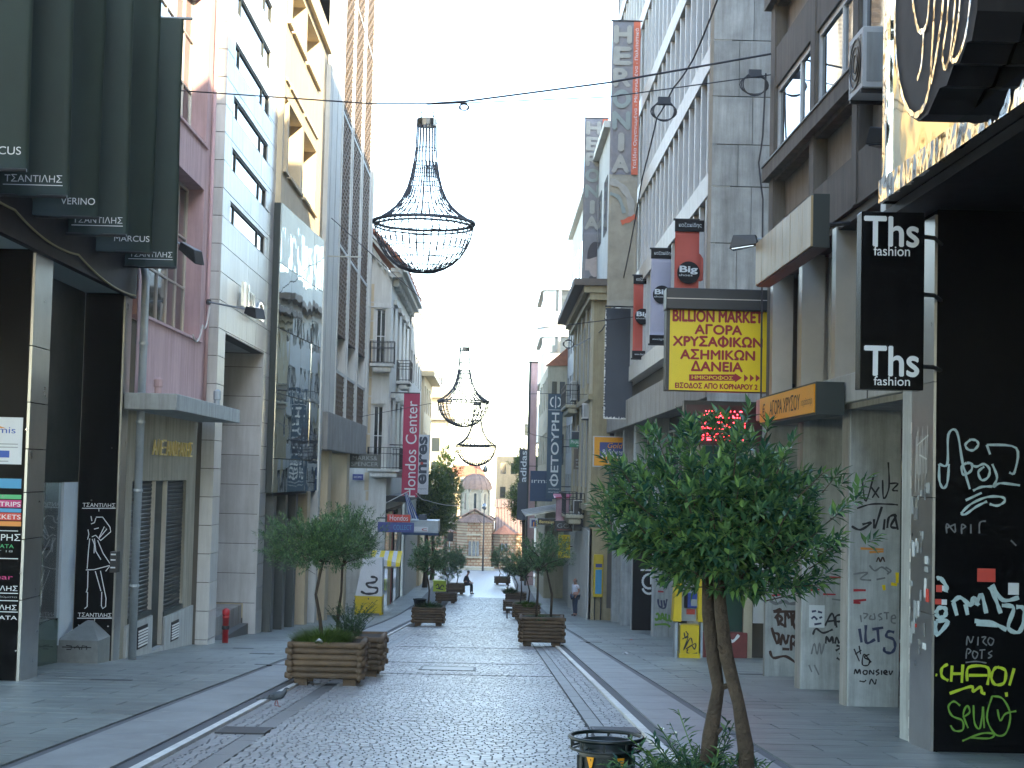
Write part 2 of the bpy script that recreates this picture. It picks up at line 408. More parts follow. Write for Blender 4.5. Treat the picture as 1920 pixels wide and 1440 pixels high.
strip('ground', 'earth', -900, 900, -60, 1500, -.12, step=12)
road = strip('road', 'grout', KL - .02, KR + .02, -40, 100, -.012)
strip('road_beyond', 'cobble_far', KL - .02, KR + .02, 100, 150, -.006)
# cobbles laid in courses across the street
GL, GR = -2.32, 1.16            # between the gutters
def stone(mb, x0, x1, y0, y1, h=.0):
    i = .004; e = .009; c0 = gz((y0 + y1) / 2)
    tl = [rnd.uniform(-.002, .002) for _ in range(4)]
    base = [(x0 + i, y0 + i), (x1 - i, y0 + i), (x1 - i, y1 - i), (x0 + i, y1 - i)]
    top = [(x0 + e, y0 + e), (x1 - e, y0 + e), (x1 - e, y1 - e), (x0 + e, y1 - e)]
    k = len(mb.v); g = gz
    mb.v += [Vector((x, y, g(y) - .014)) for x, y in base] + [Vector((x, y, g(y) + .008 + h + t)) for (x, y), t in zip(top, tl)]
    for q in ((4, 5, 6, 7), (0, 1, 5, 4), (1, 2, 6, 5), (2, 3, 7, 6), (3, 0, 4, 7)): mb.f.append(tuple(k + j for j in q))
mass = MB(); y = 12.4; singles = 0
while y < 100:
    dy = rnd.uniform(.094, .104); x = GL + rnd.uniform(-.05, 0)
    while x < GR - .02:
        dx = rnd.uniform(.093, .125); x1 = min(x + dx, GR + .03)
        if 14.45 < y < 15.4 and singles < 300 and x1 > -2.3 and x < .95:
            q = MB(); stone(q, x, x1, y, y + dy); q.build('cobble', 'cobble', road, fix=False); singles += 1
        else: stone(mass, x, x1, y, y + dy, rnd.uniform(-.002, .002))
        x = x1
    y += dy
for gx0, gx1 in ((KL + .09, KL + .46), (KR - .46, KR - .09)):     # narrow cobbled channel beside each kerb
    y = 12.4
    while y < 57:
        dy = rnd.uniform(.1, .14); x = gx0
        while x < gx1 - .03:
            x1 = min(x + rnd.uniform(.1, .15), gx1); stone(mass, x, x1, y, y + dy, -.006); x = x1
        y += dy
mass.build('cobbles', 'cobble', road, kind='stuff', fix=False)
# gutter slabs and kerbs as separate stones
for nm, m, x0, x1, top, ln, y1 in (('gutter_slab', 'gutter_slab', KL + .47, GL - .03, .004, 1.3, 62), ('gutter_slab', 'gutter_slab', GR + .05, KR - .47, .004, 1.3, 62),
                            ('kerb_stone', 'kerb_white', KL, KL + .085, .034, 1.0, 90), ('kerb_stone', 'kerb_white', KR - .095, KR, .036, 1.0, 90)):
    y = 12.5
    while y < y1:
        l = ln * rnd.uniform(.9, 1.1); b = MB(); g = .006
        b.hexa([(x0, y + g, gz(y) - .05), (x1, y + g, gz(y) - .05), (x1, y + l - g, gz(y + l) - .05), (x0, y + l - g, gz(y + l) - .05), (x0, y + g, gz(y) + top), (x1, y + g, gz(y) + top), (x1, y + l - g, gz(y + l) + top), (x0, y + l - g, gz(y + l) + top)])
        b.build(nm, m, road); y += l
pav = {}
for sd, x0, x1, ks0, ks1 in (('left', -14., KL - .005, KL - .92, KL - .13), ('right', KR + .005, 14., KR + .13, KR + .85)):
    p = strip('pavement_' + sd, 'paving_bed', x0, x1, -40, 150, .028, under=.06); pav[sd] = p
    y = 12.5
    while y < 78:                                                   # long kerb-side slabs
        l = rnd.uniform(1.2, 1.6); b = MB()
        b.hexa([(ks0, y + .006, gz(y) + .0), (ks1, y + .006, gz(y) + .0), (ks1, y + l - .006, gz(y + l) + .0), (ks0, y + l - .006, gz(y + l) + .0), (ks0, y + .006, gz(y) + .05), (ks1, y + .006, gz(y) + .05), (ks1, y + l - .006, gz(y + l) + .05), (ks0, y + l - .006, gz(y + l) + .05)])
        b.build('slab', 'kerb_slab', p); y += l
    a0, a1 = ((-8.2, ks0 - .12) if sd == 'left' else (ks1 + .12, 6.4))
    y = 13.2; cnt = 0; far = MB(); r = 0
    while y < 150:
        dy = .62 if y < 80 else 1.2; n = 4 if sd == 'left' else 3; w = (a1 - a0) / n; off = (r % 2) * w * .5
        xs = [a0] + [a0 + off + w * i for i in range(0 if off else 1, n + 1) if a0 < a0 + off + w * i < a1 - .05] + [a1]
        for i in range(len(xs) - 1):
            b = far if (cnt >= 290 or y > 80) else MB(); t = rnd.uniform(-.003, .003); g = .008
            A, B = xs[i] + g, xs[i + 1] - g
            b.hexa([(A, y + g, gz(y)), (B, y + g, gz(y)), (B, y + dy - g, gz(y + dy)), (A, y + dy - g, gz(y + dy)), (A, y + g, gz(y) + .048 + t), (B, y + g, gz(y) + .048), (B, y + dy - g, gz(y + dy) + .048 - t), (A, y + dy - g, gz(y + dy) + .048)])
            if b is not far: b.build('slab', 'paving', p); cnt += 1
        y += dy; r += 1
    far.build('slabs', 'paving', p, kind='stuff')
# manhole frames in the road and drain gratings by the kerb
def manhole(x0, x1, y0, y1, label):
    t = thing('manhole_cover', label, 'manhole', ((x0 + x1) / 2, (y0 + y1) / 2, gz((y0 + y1) / 2)))
    b = MB(); z = lambda y: gz(y) + .017
    for A, B, C, D in ((x0, x1, y0, y0 + .05), (x0, x1, y1 - .05, y1), (x0, x0 + .05, y0 + .05, y1 - .05), (x1 - .05, x1, y0 + .05, y1 - .05)):
        b.hexa([(A, C, z(C) - .03), (B, C, z(C) - .03), (B, D, z(D) - .03), (A, D, z(D) - .03), (A, C, z(C)), (B, C, z(C)), (B, D, z(D)), (A, D, z(D))])
    b.build('frame', 'iron', t)
    b = MB(); C, D = y0 + .05, y1 - .05; b.hexa([(x0 + .05, C, z(C) - .03), (x1 - .05, C, z(C) - .03), (x1 - .05, D, z(D) - .03), (x0 + .05, D, z(D) - .03), (x0 + .05, C, z(C) - .004), (x1 - .05, C, z(C) - .004), (x1 - .05, D, z(D) - .004), (x0 + .05, D, z(D) - .004)])
    b.build('lid', 'gutter_slab', t)
manhole(-1.28, -.22, 30.0, 31.3, 'iron framed rectangular manhole filled with paving in the cobbled road')
def drain(x0, x1, y0, y1, label):
    t = thing('drain_grating', label, 'drain', ((x0 + x1) / 2, (y0 + y1) / 2, gz((y0 + y1) / 2)))
    y = y0
    while y < y1 - .02:
        b = MB(); b.hexa([(x0, y, gz(y) - .02), (x1, y, gz(y) - .02), (x1, y + .035, gz(y) - .02), (x0, y + .035, gz(y) - .02), (x0, y, gz(y) + .019), (x1, y, gz(y) + .019), (x1, y + .035, gz(y) + .019), (x0, y + .035, gz(y) + .019)])
        b.build('bar', 'iron', t); y += .07
    b = MB()
    for x in (x0 - .03, x1): b.hexa([(x, y0, gz(y0) - .02), (x + .03, y0, gz(y0) - .02), (x + .03, y1, gz(y1) - .02), (x, y1, gz(y1) - .02), (x, y0, gz(y0) + .02), (x + .03, y0, gz(y0) + .02), (x + .03, y1, gz(y1) + .02), (x, y1, gz(y1) + .02)])
    b.build('frame', 'iron', t)
drain(-2.85, -2.38, 17.2, 17.9, 'iron drain grating by the white kerb beside the pigeon')
drain(1.25, 1.72, 18.2, 18.9, 'iron drain grating by the kerb beyond the round litter bin')

for px, py, w, lb in ((205, 1276, .62, 'narrow dark metal cover in the pavement before the dress shop'), (490, 1226, .5, 'narrow dark cover in the pavement by the marble steps'), (455, 1216, .45, 'narrow dark cover nearer the marble steps'), (1108, 1204, .62, 'thin dark cover in the right pavement near the tall planter'), (1412, 1265, .5, 'thin dark cover in the pavement beside the last graffiti pillar'), (505, 1247, .55, 'slim dark cover in the left pavement near the kerb')):
    d = ray(px, py); s_ = 5.
    while (EYE + d * s_).z > gz((EYE + d * s_).y) + .05: s_ += .05
    q = EYE + d * s_
    MB().hexa([(q.x - w / 2, q.y, gz(q.y) + .03), (q.x + w / 2, q.y, gz(q.y) + .03), (q.x + w / 2, q.y + .22, gz(q.y + .22) + .03), (q.x - w / 2, q.y + .22, gz(q.y + .22) + .03), (q.x - w / 2, q.y, gz(q.y) + .054), (q.x + w / 2, q.y, gz(q.y) + .054), (q.x + w / 2, q.y + .22, gz(q.y + .22) + .054), (q.x - w / 2, q.y + .22, gz(q.y + .22) + .054)]).build('cover_plate', 'iron', label=lb, cat='cover')

for y_ in (28.6, 32.6, 40.2):
    b = MB(); P_ = [(GL + (GR - GL) * i / 12, y_ + .012 * math.sin(i * 1.3) + .1 * i / 12) for i in range(13)]
    for (xa, ya), (xb_, yb_) in zip(P_[:-1], P_[1:]): b.hexa([(xa, ya, gz(ya) - .02), (xb_, yb_, gz(yb_) - .02), (xb_, yb_ + .035, gz(yb_) - .02), (xa, ya + .035, gz(ya) - .02), (xa, ya, gz(ya) + .014), (xb_, yb_, gz(yb_) + .014), (xb_, yb_ + .035, gz(yb_) + .012), (xa, ya + .035, gz(ya) + .012)])
    b.build('expansion_joint', 'iron', road)
# ------------------------------------------------------------------ left side of the street
def shutter(parent, fr, u0, u1, v0, v1, n, m='shutter_dark', pitch=.085, name='roller_shutter'):
    """roller shutter: rounded slats in one curtain, running in side rails"""
    b = MB(); v = v0; a = []
    while v < v1 - 1e-3:
        e = min(v + pitch, v1); a += [(v, n), (v + (e - v) * .25, n + .018), (v + (e - v) * .75, n + .018), (e, n)]; v = e
    for (va, na), (vb, nb) in zip(a[:-1], a[1:]):
        if vb > va: b.face(fr.p(u0, va, na), fr.p(u1, va, na), fr.p(u1, vb, nb), fr.p(u0, vb, nb))
    s = b.build(name, m, parent, fix=False)
    return s
def grille(parent, fr, u0, u1, v0, v1, n, bars=6, m='white_paint'):
    g = fb(parent, 'vent_grille', 'black_matt', fr, u0, u1, v0, v1, n, n + .015)
    h = (v1 - v0 - .08) / bars
    for i in range(bars): fb(g, 'slat', m, fr, u0 + .03, u1 - .03, v0 + .04 + i * h, v0 + .04 + i * h + h * .55, n + .016, n + .03)
    return g
def floodlight(tip, root, label, facing=(0, -1, 0)):
    t = thing('floodlight', label, 'floodlight', root); tip = Vector(tip); root = Vector(root); d = (tip - root).normalized(); q = d.cross(Vector((0, 0, 1))).normalized()
    MB().tube([root, tip - d * .1], .022, 6).build('arm', 'steel_pipe', t)
    MB().tube([root - d * .02, root + d * .02], .07, 8).build('bracket', 'iron', t)
    b = MB(); P = lambda a, c, z: tip + d * a + q * c + Vector((0, 0, z))
    b.hexa([P(-.28, -.10, -.10), P(.22, -.15, -.16), P(.22, .15, -.16), P(-.28, .10, -.10), P(-.24, -.08, .07), P(.16, -.13, .08), P(.16, .13, .08), P(-.24, .08, .07)])
    b.build('housing', 'black_metal', t, bevel=.015)
    MB().hexa([P(-.2, -.07, -.125), P(.18, -.12, -.172), P(.18, .12, -.172), P(-.2, .07, -.125), P(-.2, -.07, -.11), P(.18, -.12, -.155), P(.18, .12, -.155), P(-.2, .07, -.11)]).build('lens', 'pane_sky', t)
    return t

# --- the dress shop with the black pillars --------------------------------
g = lambda y: gz(y) + .03
T = thing('shop_building', 'dark shop building with black glossy pillars beside the pink building', 'building', (-9, 24, g(24)))
FX = FL(-6.95)
w = MB(); w.box(-17, -6.97, -20, 30.45, 5.02, 21); w.build('wall', 'dark_wall', T)
for i in range(9):
    u = 13 + i * 1.9
    window(T, FX, u, u + 1.5, 9.9, 11.6, .05, 'frame_alu', 'pane_sky', 2, 1)
fb(T, 'fascia', 'black_matt', FX, -20, 30.4, 4.86, 5.6, -.02, .10)
bx(T, 'soffit', mat('soffit_pale', (.34, .42, .41), .5, var=.1), -9.5, -6.97, 12, 30.3, 4.9, 5.015)
# pillar nearest the edge of the shop front
p = bx(T, 'pillar', 'black_gloss', -9.4, -6.99, 24.0, 24.98, g(24) - .3, 4.9)
b = MB(); zs = [g(24) - .2, -.35, .55, 1.25, 1.9, 2.6, 3.45, 4.86]
for z0, z1 in zip(zs[:-1], zs[1:]): fb(p, 'metal_panel', 'brushed_steel', FX, 24.02, 24.97, z0 + .008, z1 - .008, -.035, .004 + rnd.uniform(0, .006))
F24 = FC(24.0)
mat('poster_white', (.62, .66, .66), .5, var=.05); mat('print_blue', (.02, .08, .36), .5, var=.05); mat('print_red', (.55, .05, .03), .5, var=0); mat('print_pink', (.5, .03, .16), .5, var=0)
mat('print_green', (.08, .42, .16), .5, var=0); mat('print_orange', (.65, .25, .04), .5, var=0); mat('print_sky', (.06, .3, .5), .5, var=0); mat('print_grey', (.3, .33, .33), .6, var=0)
def on24(px, py): q = onY(px, py, 24.0); return q.x, q.z
def plate24(name, m, px0, py0, px1, py1, n1=.012, n0=.002):
    a = on24(px0, (py0 + py1) / 2)[0]; c = on24(px1, (py0 + py1) / 2)[0]; z1 = on24(px1, py0)[1]; z0 = on24(px1, py1)[1]
    return fb(p, name, m, F24, a, c, z0, z1, n0, n1), a, c, z0, z1
_, a, c, z0, z1 = plate24('poster', 'poster_white', -60, 783, 42, 871)
text(p, 'aramis', F24, on24(-36, 815)[0], on24(0, 812)[1], 'print_blue', h=.09, w=.52, n=.013)
MB().prism(F24, [(on24(-9, 0)[0] - .0, on24(-9, 803)[1]), (on24(9, 803)[0] + .02, on24(9, 803)[1]), (on24(4, 0)[0], on24(4, 789)[1])], .013, .016).build('logo', 'print_orange', p)
for i, (y0_, y1_) in enumerate(((832, 834), (838, 840))): plate24('print', 'print_grey', -50, y0_, 34, y1_, .015, .0125)
plate24('print', 'print_blue', -40, 845, 18, 858, .016, .0125); plate24('print', 'print_grey', -20, 864, 16, 866, .015, .0125)
for nm, y0_, y1_, txt in (('print_sky', 898, 916, None), ('print_green', 928, 936, None), ('print_pink', 938, 952, 'BEACH TRIPS'), ('print_sky', 954, 961, None), ('print_red', 962, 976, 'BUS TICKETS'), ('print_orange', 978, 987, None)):
    plate24('ticket_strip', nm, -60, y0_, 40, y1_)
    if txt: text(p, txt, F24, on24(-56, y1_)[0], on24(0, y1_ - 3)[1], 'white_print', h=.068, w=.75, n=.013)
for y_, txt, x0_, x1_, m, h in ((1012, 'ΠΟΝΗΡΗΣ', -60, 38, 'white_print', .10), (1026, 'ΚΟΣΜΗΜΑΤΑ', -60, 26, 'print_green', .06), (1034, 'ΕΡΜΟΥ 18', -50, 24, 'print_grey', .03), (1085, 'Bonear', -50, 24, 'print_pink', .07),
                          (1106, 'ΤΣΑΝΤΙΛΗΣ', -60, 33, 'white_print', .075), (1120, 'γυναικεία ενδύματα', -60, 32, 'print_grey', .035), (1142, 'ΤΣΑΝΤΙΛΗΣ', -60, 31, 'white_print', .075), (1160, 'ΕΝΔΥΜΑΤΑ', -60, 32, 'white_print', .06)):
    text(p, txt, F24, on24(x0_, y_)[0], on24(x0_, y_)[1], m, h=h, w=on24(x1_, y_)[0] - on24(x0_, y_)[0], n=.003)
for y_ in (995, 1047, 1112, 1126, 1147): plate24('rule', 'white_print', -60, y_, 34, y_ + 1.4, .004)
for px, py in ((50, 805), (38, 1075), (30, 1220), (6, 930)):
    q = onY(px, py, 24.0); MB().tube([q, q - Vector((0, .02, 0))], .012, 8).build('screw', 'chrome', p)
# glazing set back behind the pillars
FG = FL(-7.72)
fb(T, 'plinth', 'green_glass', FG, 25, 29.1, g(27) - .3, -1.06, -.05, .02)
fb(T, 'header_panel', mat('header_dark', (.008, .014, .012), .35, var=.15), FG, 25, 29.9, 1.36, 4.9, -.05, .03)
fb(T, 'glazing', mat('shop_pane', (.75, .85, .82), .03, var=0, spec=.6), FG, 25, 28.92, -1.06, 1.36, -.02, -.012)
MATS['shop_pane'].node_tree.nodes['Principled BSDF'].inputs['Transmission Weight'].default_value = .92
b = fb(T, 'corner_post', mat('post_white', (.52, .60, .63), .5, var=.1), FG, 28.92, 29.88, -1.55, 1.36, -.3, .035)
bx(T, 'display_back', mat('display_wall', (.40, .46, .42), .6, var=.1), -9.4, -9.3, 25, 29.9, -1.9, 1.4)
bx(T, 'display_floor', 'poster_white', -9.3, -7.75, 25, 29.9, -1.2, -1.08)
bx(T, 'display_shelf', 'wood_log', -9.2, -7.9, 26.2, 28.9, .15, .2)
for i in range(4): bx(T, 'folded_garment', mat('garment%d' % (i % 2), ((.12, .06, .04), (.25, .16, .1))[i % 2], .9, var=.2), -8.5, -7.95, 27.6, 28.6, .2 + i * .09, .28 + i * .09, bevel=.02)
bt = MB(); bt.tube([(-8.1, 28.2, -1.08), (-8.1, 28.2, -.7), (-8.05, 28.2, -.55)], [.05, .045, .05], 8).tube([(-8.1, 28.2, -1.05), (-7.95, 28.1, -1.06)], [.045, .02], 8); bt.build('boot', 'ochre_marble', T, smooth=True)
# pillar with the drawn figure
p = bx(T, 'pillar', 'black_gloss', -7.68, -6.97, 29.9, 30.42, g(30) - .3, 4.96)
F29 = FC(29.9)
def q29(px, py): q = onY(px, py, 29.9); return (q.x, q.z)
for s_, x0_, x1_, y_ in (('ΤΣΑΝΤΙΛΗΣ', 155, 216, 950), ('ΤΣΑΝΤΙΛΗΣ', 146, 209, 1156)):
    u0, v0 = q29(x0_, y_); text(p, s_, F29, u0, v0, 'white_print', h=.075, w=q29(x1_, y_)[0] - u0, n=.003)
    MB().ribbon(F29, [q29(x0_ - 1, y_ + 3), q29(x1_ + 1, y_ + 3)], .014).build('rule', 'white_print', p, fix=False)
    MB().ribbon(F29, [q29((x0_ + x1_) / 2, y_ + 3), q29((x0_ + x1_) / 2, y_ + 9)], .010, .003).build('tick', 'white_print', p, fix=False)
k = 2.483; cx, cy = 0, 860
fig = [[(424, 268), (428, 290)], [(447, 272), (478, 272), (512, 318), (516, 340), (470, 380)], [(462, 370), (497, 328), (486, 316), (462, 366)], [(447, 276), (440, 298), (424, 304)], [(410, 330), (414, 352), (408, 376)], [(438, 328), (460, 322)],
       [(428, 364), (445, 356), (470, 382)], [(418, 372), (412, 430), (406, 512)], [(440, 372), (446, 430), (470, 470)], [(455, 380), (480, 440), (516, 494), (492, 524)], [(400, 518), (440, 516), (516, 496)], [(410, 522), (408, 600), (404, 618)], [(444, 524), (470, 616)], [(468, 522), (486, 612), (494, 650), (492, 688), (478, 698), (472, 684), (474, 620)], [(400, 620), (408, 622), (406, 688), (394, 698)], [(430, 374), (440, 400), (438, 440)]]
for st in fig: MB().ribbon(F29, [q29(x / k + cx, y / k + cy) for x, y in st], .016).build('figure_line', 'white_print', p, fix=False)
for px, py in ((172, 938), (215, 938), (148, 1172), (203, 1174), (210, 840)):
    q = onY(px, py, 29.9); MB().tube([q, q - Vector((0, .02, 0))], .014, 8).build('screw', 'chrome', p)
fb(p, 'metal_edge', 'brushed_steel', FX, 29.93, 30.45, g(30) - .2, 4.95, -.02, .012)
bx(p, 'door_bell_box', 'black_metal', -6.98, -6.86, 29.6, 29.88, -.28, .10)
for z in (-.2, -.06, .04): bx(p, 'bell_plate', 'white_print', -6.962, -6.875, 29.585, 29.6, z, z + .025)
# granite block with a ridged top in front of it
b = MB(); zb = g(29.3) - .05
b.box(-7.72, -6.98, 28.95, 29.85, zb, -1.46).hexa([(-7.72, 28.95, -1.46), (-6.98, 28.95, -1.46), (-6.98, 29.85, -1.46), (-7.72, 29.85, -1.46), (-7.4, 29.7, -1.18), (-7.3, 29.7, -1.18), (-7.3, 29.85, -1.18), (-7.4, 29.85, -1.18)])
blk = b.build('granite_block', mat('granite', (.17, .19, .18), .55, var=.25, scale=6), label='grey granite block with ridged top before the drawn figure pillar', cat='block')
blk2 = MB(); F_ = FC(28.95)
for st in ([(-7.55, -1.55), (-7.45, -1.56), (-7.46, -1.62), (-7.54, -1.62)], [(-7.40, -1.6), (-7.34, -1.55), (-7.30, -1.62)], [(-7.27, -1.62), (-7.26, -1.55), (-7.18, -1.56), (-7.18, -1.62)], [(-7.62, -1.58), (-7.1, -1.58)]): blk2.ribbon(F_, st, .018)
blk2.build('graffiti', 'black_matt', blk, fix=False)

# --- the green banners ----------------------------------------------------
NB = ['next to the pink building', 'second from the pink building', 'third from the pink building', 'fourth from the pink building', 'fifth from the pink building', 'sixth from the pink building']
for i, (Y, txt) in enumerate(((29.25, 'ΤΣΑΝΤΙΛΗΣ'), (27.3, 'MARCUS'), (25.3, 'ΤΣΑΝΤΙΛΗΣ'), (23.55, 'VERINO'), (21.75, 'ΤΣΑΝΤΙΛΗΣ'), (19.85, 'MARCUS'))):
    t = thing('cloth_banner', 'dark green hanging cloth banner lettered in white, ' + NB[i], 'banner', (-6.9, Y, 5.3), 'green cloth banners of the dress shop')
    b = MB(); nx, nz = 16, 18; ph = rnd.uniform(0, 6); x0, x1, z0, z1 = -6.9, -5.9, 5.33, 9.95
    amp = .09
    for side in (0, 1):
        for jz in range(nz + 1):
            for ix in range(nx + 1):
                s = ix / nx; tz = jz / nz; z = z0 + (z1 - z0) * tz
                yy = Y + amp * math.sin(s * 5.2 + ph + .6 * math.sin(tz * 3 + ph)) * (1 - .4 * tz) + .05 * math.sin(tz * 4 + ph) + .006 * side - (.03 if ix == nx else 0)
                b.v.append(Vector((x0 + (x1 - x0) * s, yy, z)))
    N1 = (nx + 1) * (nz + 1)
    for side in (0, 1):
        for jz in range(nz):
            for ix in range(nx):
                a = side * N1 + jz * (nx + 1) + ix; b.f.append((a, a + 1, a + nx + 2, a + nx + 1))
    for ix in range(nx): b.f.append((ix, ix + 1, N1 + ix + 1, N1 + ix))
    for jz in range(nz): a = jz * (nx + 1) + nx; b.f.append((a, a + nx + 1, N1 + a + nx + 1, N1 + a))
    b.build('cloth', 'banner_green', t, smooth=True, fix=False)
    yt = Y - .13; F_ = FC(yt)
    wd = {'ΤΣΑΝΤΙΛΗΣ': .78, 'VERINO': .50, 'MARCUS': .6}[txt]
    text(t, txt, F_, -5.94 - wd, 5.50, 'white_print', w=wd, h=.10, n=0)
    if txt[0] == 'Τ': MB().ribbon(F_, [(-5.96 - wd, 5.46), (-5.93, 5.46)], .012, 0).build('rule', 'white_print', t, fix=False)
    MB().tube([(-6.95, Y, 5.33), (-5.9, Y, 5.33)], .025, 8).build('bottom_rod', 'black_metal', t)
    MB().tube([(-6.95, Y, 9.97), (-5.75, Y, 9.97)], .03, 8).build('top_rod', 'steel_pipe', t)
cable([(-6.84, 18.5, 5.6), (-6.83, 22.5, 5.25), (-6.83, 26, 5.1), (-6.83, 30.2, 4.9)], .018, 'yellowish loose cable sagging along the black shop fascia', m=mat('cable_pale', (.25, .22, .10), .6, var=0), sag=.12)
floodlight(onY(360, 471, 29.7) , (-6.8, 30.2, 6.35), 'black floodlight on a short arm beside the last green banner')

# --- the pink building ----------------------------------------------------
P = thing('pink_building', 'dusty pink rendered building above the grey canopy', 'building', (-9, 34, g(34)))
FP = FL(-6.85); Y0, Y1 = 30.5, 37.8
HW = [(30.95, 36.95, 4.62, 8.12), (30.95, 36.95, 9.14, 12.8), (30.95, 36.95, 13.7, 17.2)]
b = MB().wall(FP, Y0, Y1, 3.0, 21, HW, .42); b.face((-6.85, Y0, 5), (-6.85, Y0, 21), (-17, Y0, 21), (-17, Y0, 5)).face((-6.85, Y0, 21), (-6.85, Y1, 21), (-17, Y1, 21), (-17, Y0, 21))
b.build('wall', 'pink', P)
for h in HW:
    window(P, FP, h[0], h[1], h[2], h[3], -.36, 'frame_alu', 'pane_dark', 6, 3, .05)
    fb(P, 'sill', 'pink', FP, h[0] - .1, h[1] + .12, h[2] - .05, h[2] + .004, -.1, .06)
for h in HW:                                    # curtains showing behind the panes
    fb(P, 'blind', mat('blind', (.10, .12, .09), .9, var=.3, scale=2), FP, h[0], h[1], h[2], h[3], -.6, -.5)
c = MB(); c.box(-6.9, -5.92, 29.92, 37.4, 2.74, 3.05).build('canopy', 'canopy_concrete', P, bevel=.015)
FS = FL(-6.97)
SH = [(31.15, 33.3, -1.30, 1.39), (33.32, 34.5, -2.15, 1.39), (34.52, 36.65, -1.45, 1.39)]
b = MB().wall(FS, Y0, 38.0, g(34) - .8, 2.80, SH, .10); b.build('shop_wall', 'beige_stucco', P)
shutter(P, FS, SH[0][0], SH[0][1], SH[0][2], 1.39, -.08); shutter(P, FS, SH[2][0], SH[2][1], SH[2][2], 1.39, -.08)
d = fb(P, 'door', 'shutter_dark', FS, SH[1][0], SH[1][1], -2.15, 1.39, -.14, -.09)
for z in (-1.2, -.2, .7): fb(d, 'door_panel', 'frame_dark', FS, SH[1][0] + .15, SH[1][1] - .15, z, z + .7, -.089, -.08)
for u in (33.31, 34.51): fb(P, 'shutter_rail', 'frame_alu', FS, u - .04, u + .04, -2.1, 1.38, -.09, .0)
for a, q in ((31.15, 33.3), (34.52, 36.65)):
    sg = fb(P, 'shutter_foot', 'frame_dark', FS, a, q, (-1.36 if a < 32 else -1.51), (-1.26 if a < 32 else -1.41), -.07, .02)
fb(P, 'plinth', mat('plinth_grey', (.40, .42, .40), .8, var=.15, streak=.3, bump=.1), FS, 30.9, 33.28, g(32) - .5, -1.38, -.02, .05)
fb(P, 'plinth', 'plinth_grey', FS, 34.55, 37.8, g(36) - .6, -1.53, -.02, .05)
fb(P, 'door_step', 'plinth_grey', FS, 33.3, 34.53, g(34) - .4, -2.12, -.16, .04)
grille(P, FS, 31.85, 32.75, -1.93, -1.5, .052); grille(P, FS, 35.2, 36.0, -2.12, -1.7, .052)
t1 = text(P, 'ΑΛΕΞΑΝΔΡΑΚΗΣ', FS, 32.6, 1.92, 'gold_letter', h=.33, w=4.25, n=.05, ext=.03)
MB().tube([(-6.72, 30.55, g(30.5)), (-6.72, 30.55, 5.3), (-6.8, 30.5, 5.7), (-6.8, 30.5, 12)], .075, 10).build('downpipe', 'steel_pipe', P, smooth=True)
for z in (-.6, 1.2, 2.5, 4.0): MB().tube([(-6.72, 30.55, z), (-6.72, 30.55, z + .05)], .09, 10).build('pipe_clamp', 'steel_pipe', P)
MB().tube([(-6.78, 37.5, 3.1), (-6.78, 37.5, 6.5), (-6.78, 37.5, 13)], .045, 8).build('downpipe', 'pink', P, smooth=True)
for (yy, hh) in ((30.75, .3), (37.3, .42)):
    o = MB(); o.lathe((-6.45, yy, 3.05), [(.07, 0), (.07, hh * .5), (.09, hh * .55), (.09, hh), (.03, hh + .04)], 10); o.build('vent_pipe', 'pink' if yy < 31 else 'steel_pipe', P, smooth=False)
for ys in (31.6, 34.2): fb(P, 'wall_patch', 'beige_stucco', FS, ys, ys + .02, 1.45, 2.7, -.01, .006)
floodlight(onY(478, 583, 36.2), (-6.72, 37.3, 5.55), 'black floodlight on a long arm before the marble facade')
cable([onX(393, 575, -6.7), onX(380, 610, -6.7), onX(362, 628, -6.7)], .02, 'white cable looping from the lamp bracket over pink wall', m=mat('cable_white', (.5, .48, .42), .6, var=0), sag=.25)

# --- the marble building --------------------------------------------------
Mb = thing('marble_building', 'pale marble clad building with strip windows and open portico', 'building', (-9, 42, g(42)))
XM = -6.55; FM = FL(XM); Y0, Y1 = 37.75, 46.55
WZ = [(7.67, 8.2), (8.97, 9.52), (10.29, 10.81), (11.58, 12.15), (12.9, 13.45), (14.2, 14.75), (15.5, 16.05)]
holes = [(38.85, 44.75, a, q) for a, q in WZ]; OP = (38.75, 45.3, g(42) - .6, 4.95)
core = MB().wall(FM, Y0 + .02, Y1 - .02, g(42) - .7, 21, holes + [(38.75, 45.37, OP[2], OP[3])], .3, -.05)
core.face((XM - .05, Y0 + .02, -4), (XM - .05, Y0 + .02, 21), (-17, Y0 + .02, 21), (-17, Y0 + .02, -4)); core.face((XM - .05, Y0, 21), (XM - .05, Y1, 21), (-17, Y1, 21), (-17, Y0, 21))
core.build('wall', 'marble_joint', Mb)
def slab_f(fr, u0, u1, v0, v1, n0=-.045, n1=0., par=None, m='marble', g_=.009):
    if u1 - u0 < .05 or v1 - v0 < .04: return
    j = rnd.uniform(-.003, .003)
    MB().fbox(fr, u0 + g_ * .6, u1 - g_ * .6, v0 + g_, v1 - g_, n0, n1 + j).build('slab', m, par)
def sub_rect(r, hs):
    """clip the openings out of one slab"""
    out = [r]
    for h in hs:
        nxt = []
        for a, b_, c_, d_ in out:
            if h[0] >= b_ or h[1] <= a or h[2] >= d_ or h[3] <= c_: nxt.append((a, b_, c_, d_)); continue
            if c_ < h[2]: nxt.append((a, b_, c_, h[2]))
            if d_ > h[3]: nxt.append((a, b_, h[3], d_))
            lo, hi = max(c_, h[2]), min(d_, h[3])
            if a < h[0]: nxt.append((a, h[0], lo, hi))
            if b_ > h[1]: nxt.append((h[1], b_, lo, hi))
        out = nxt
    return out
co = .667; v = 7.67 - co * 16; row = 0
ucuts = [Y0, 38.75, 40.4, 42.05, 43.65, 45.3, Y1]
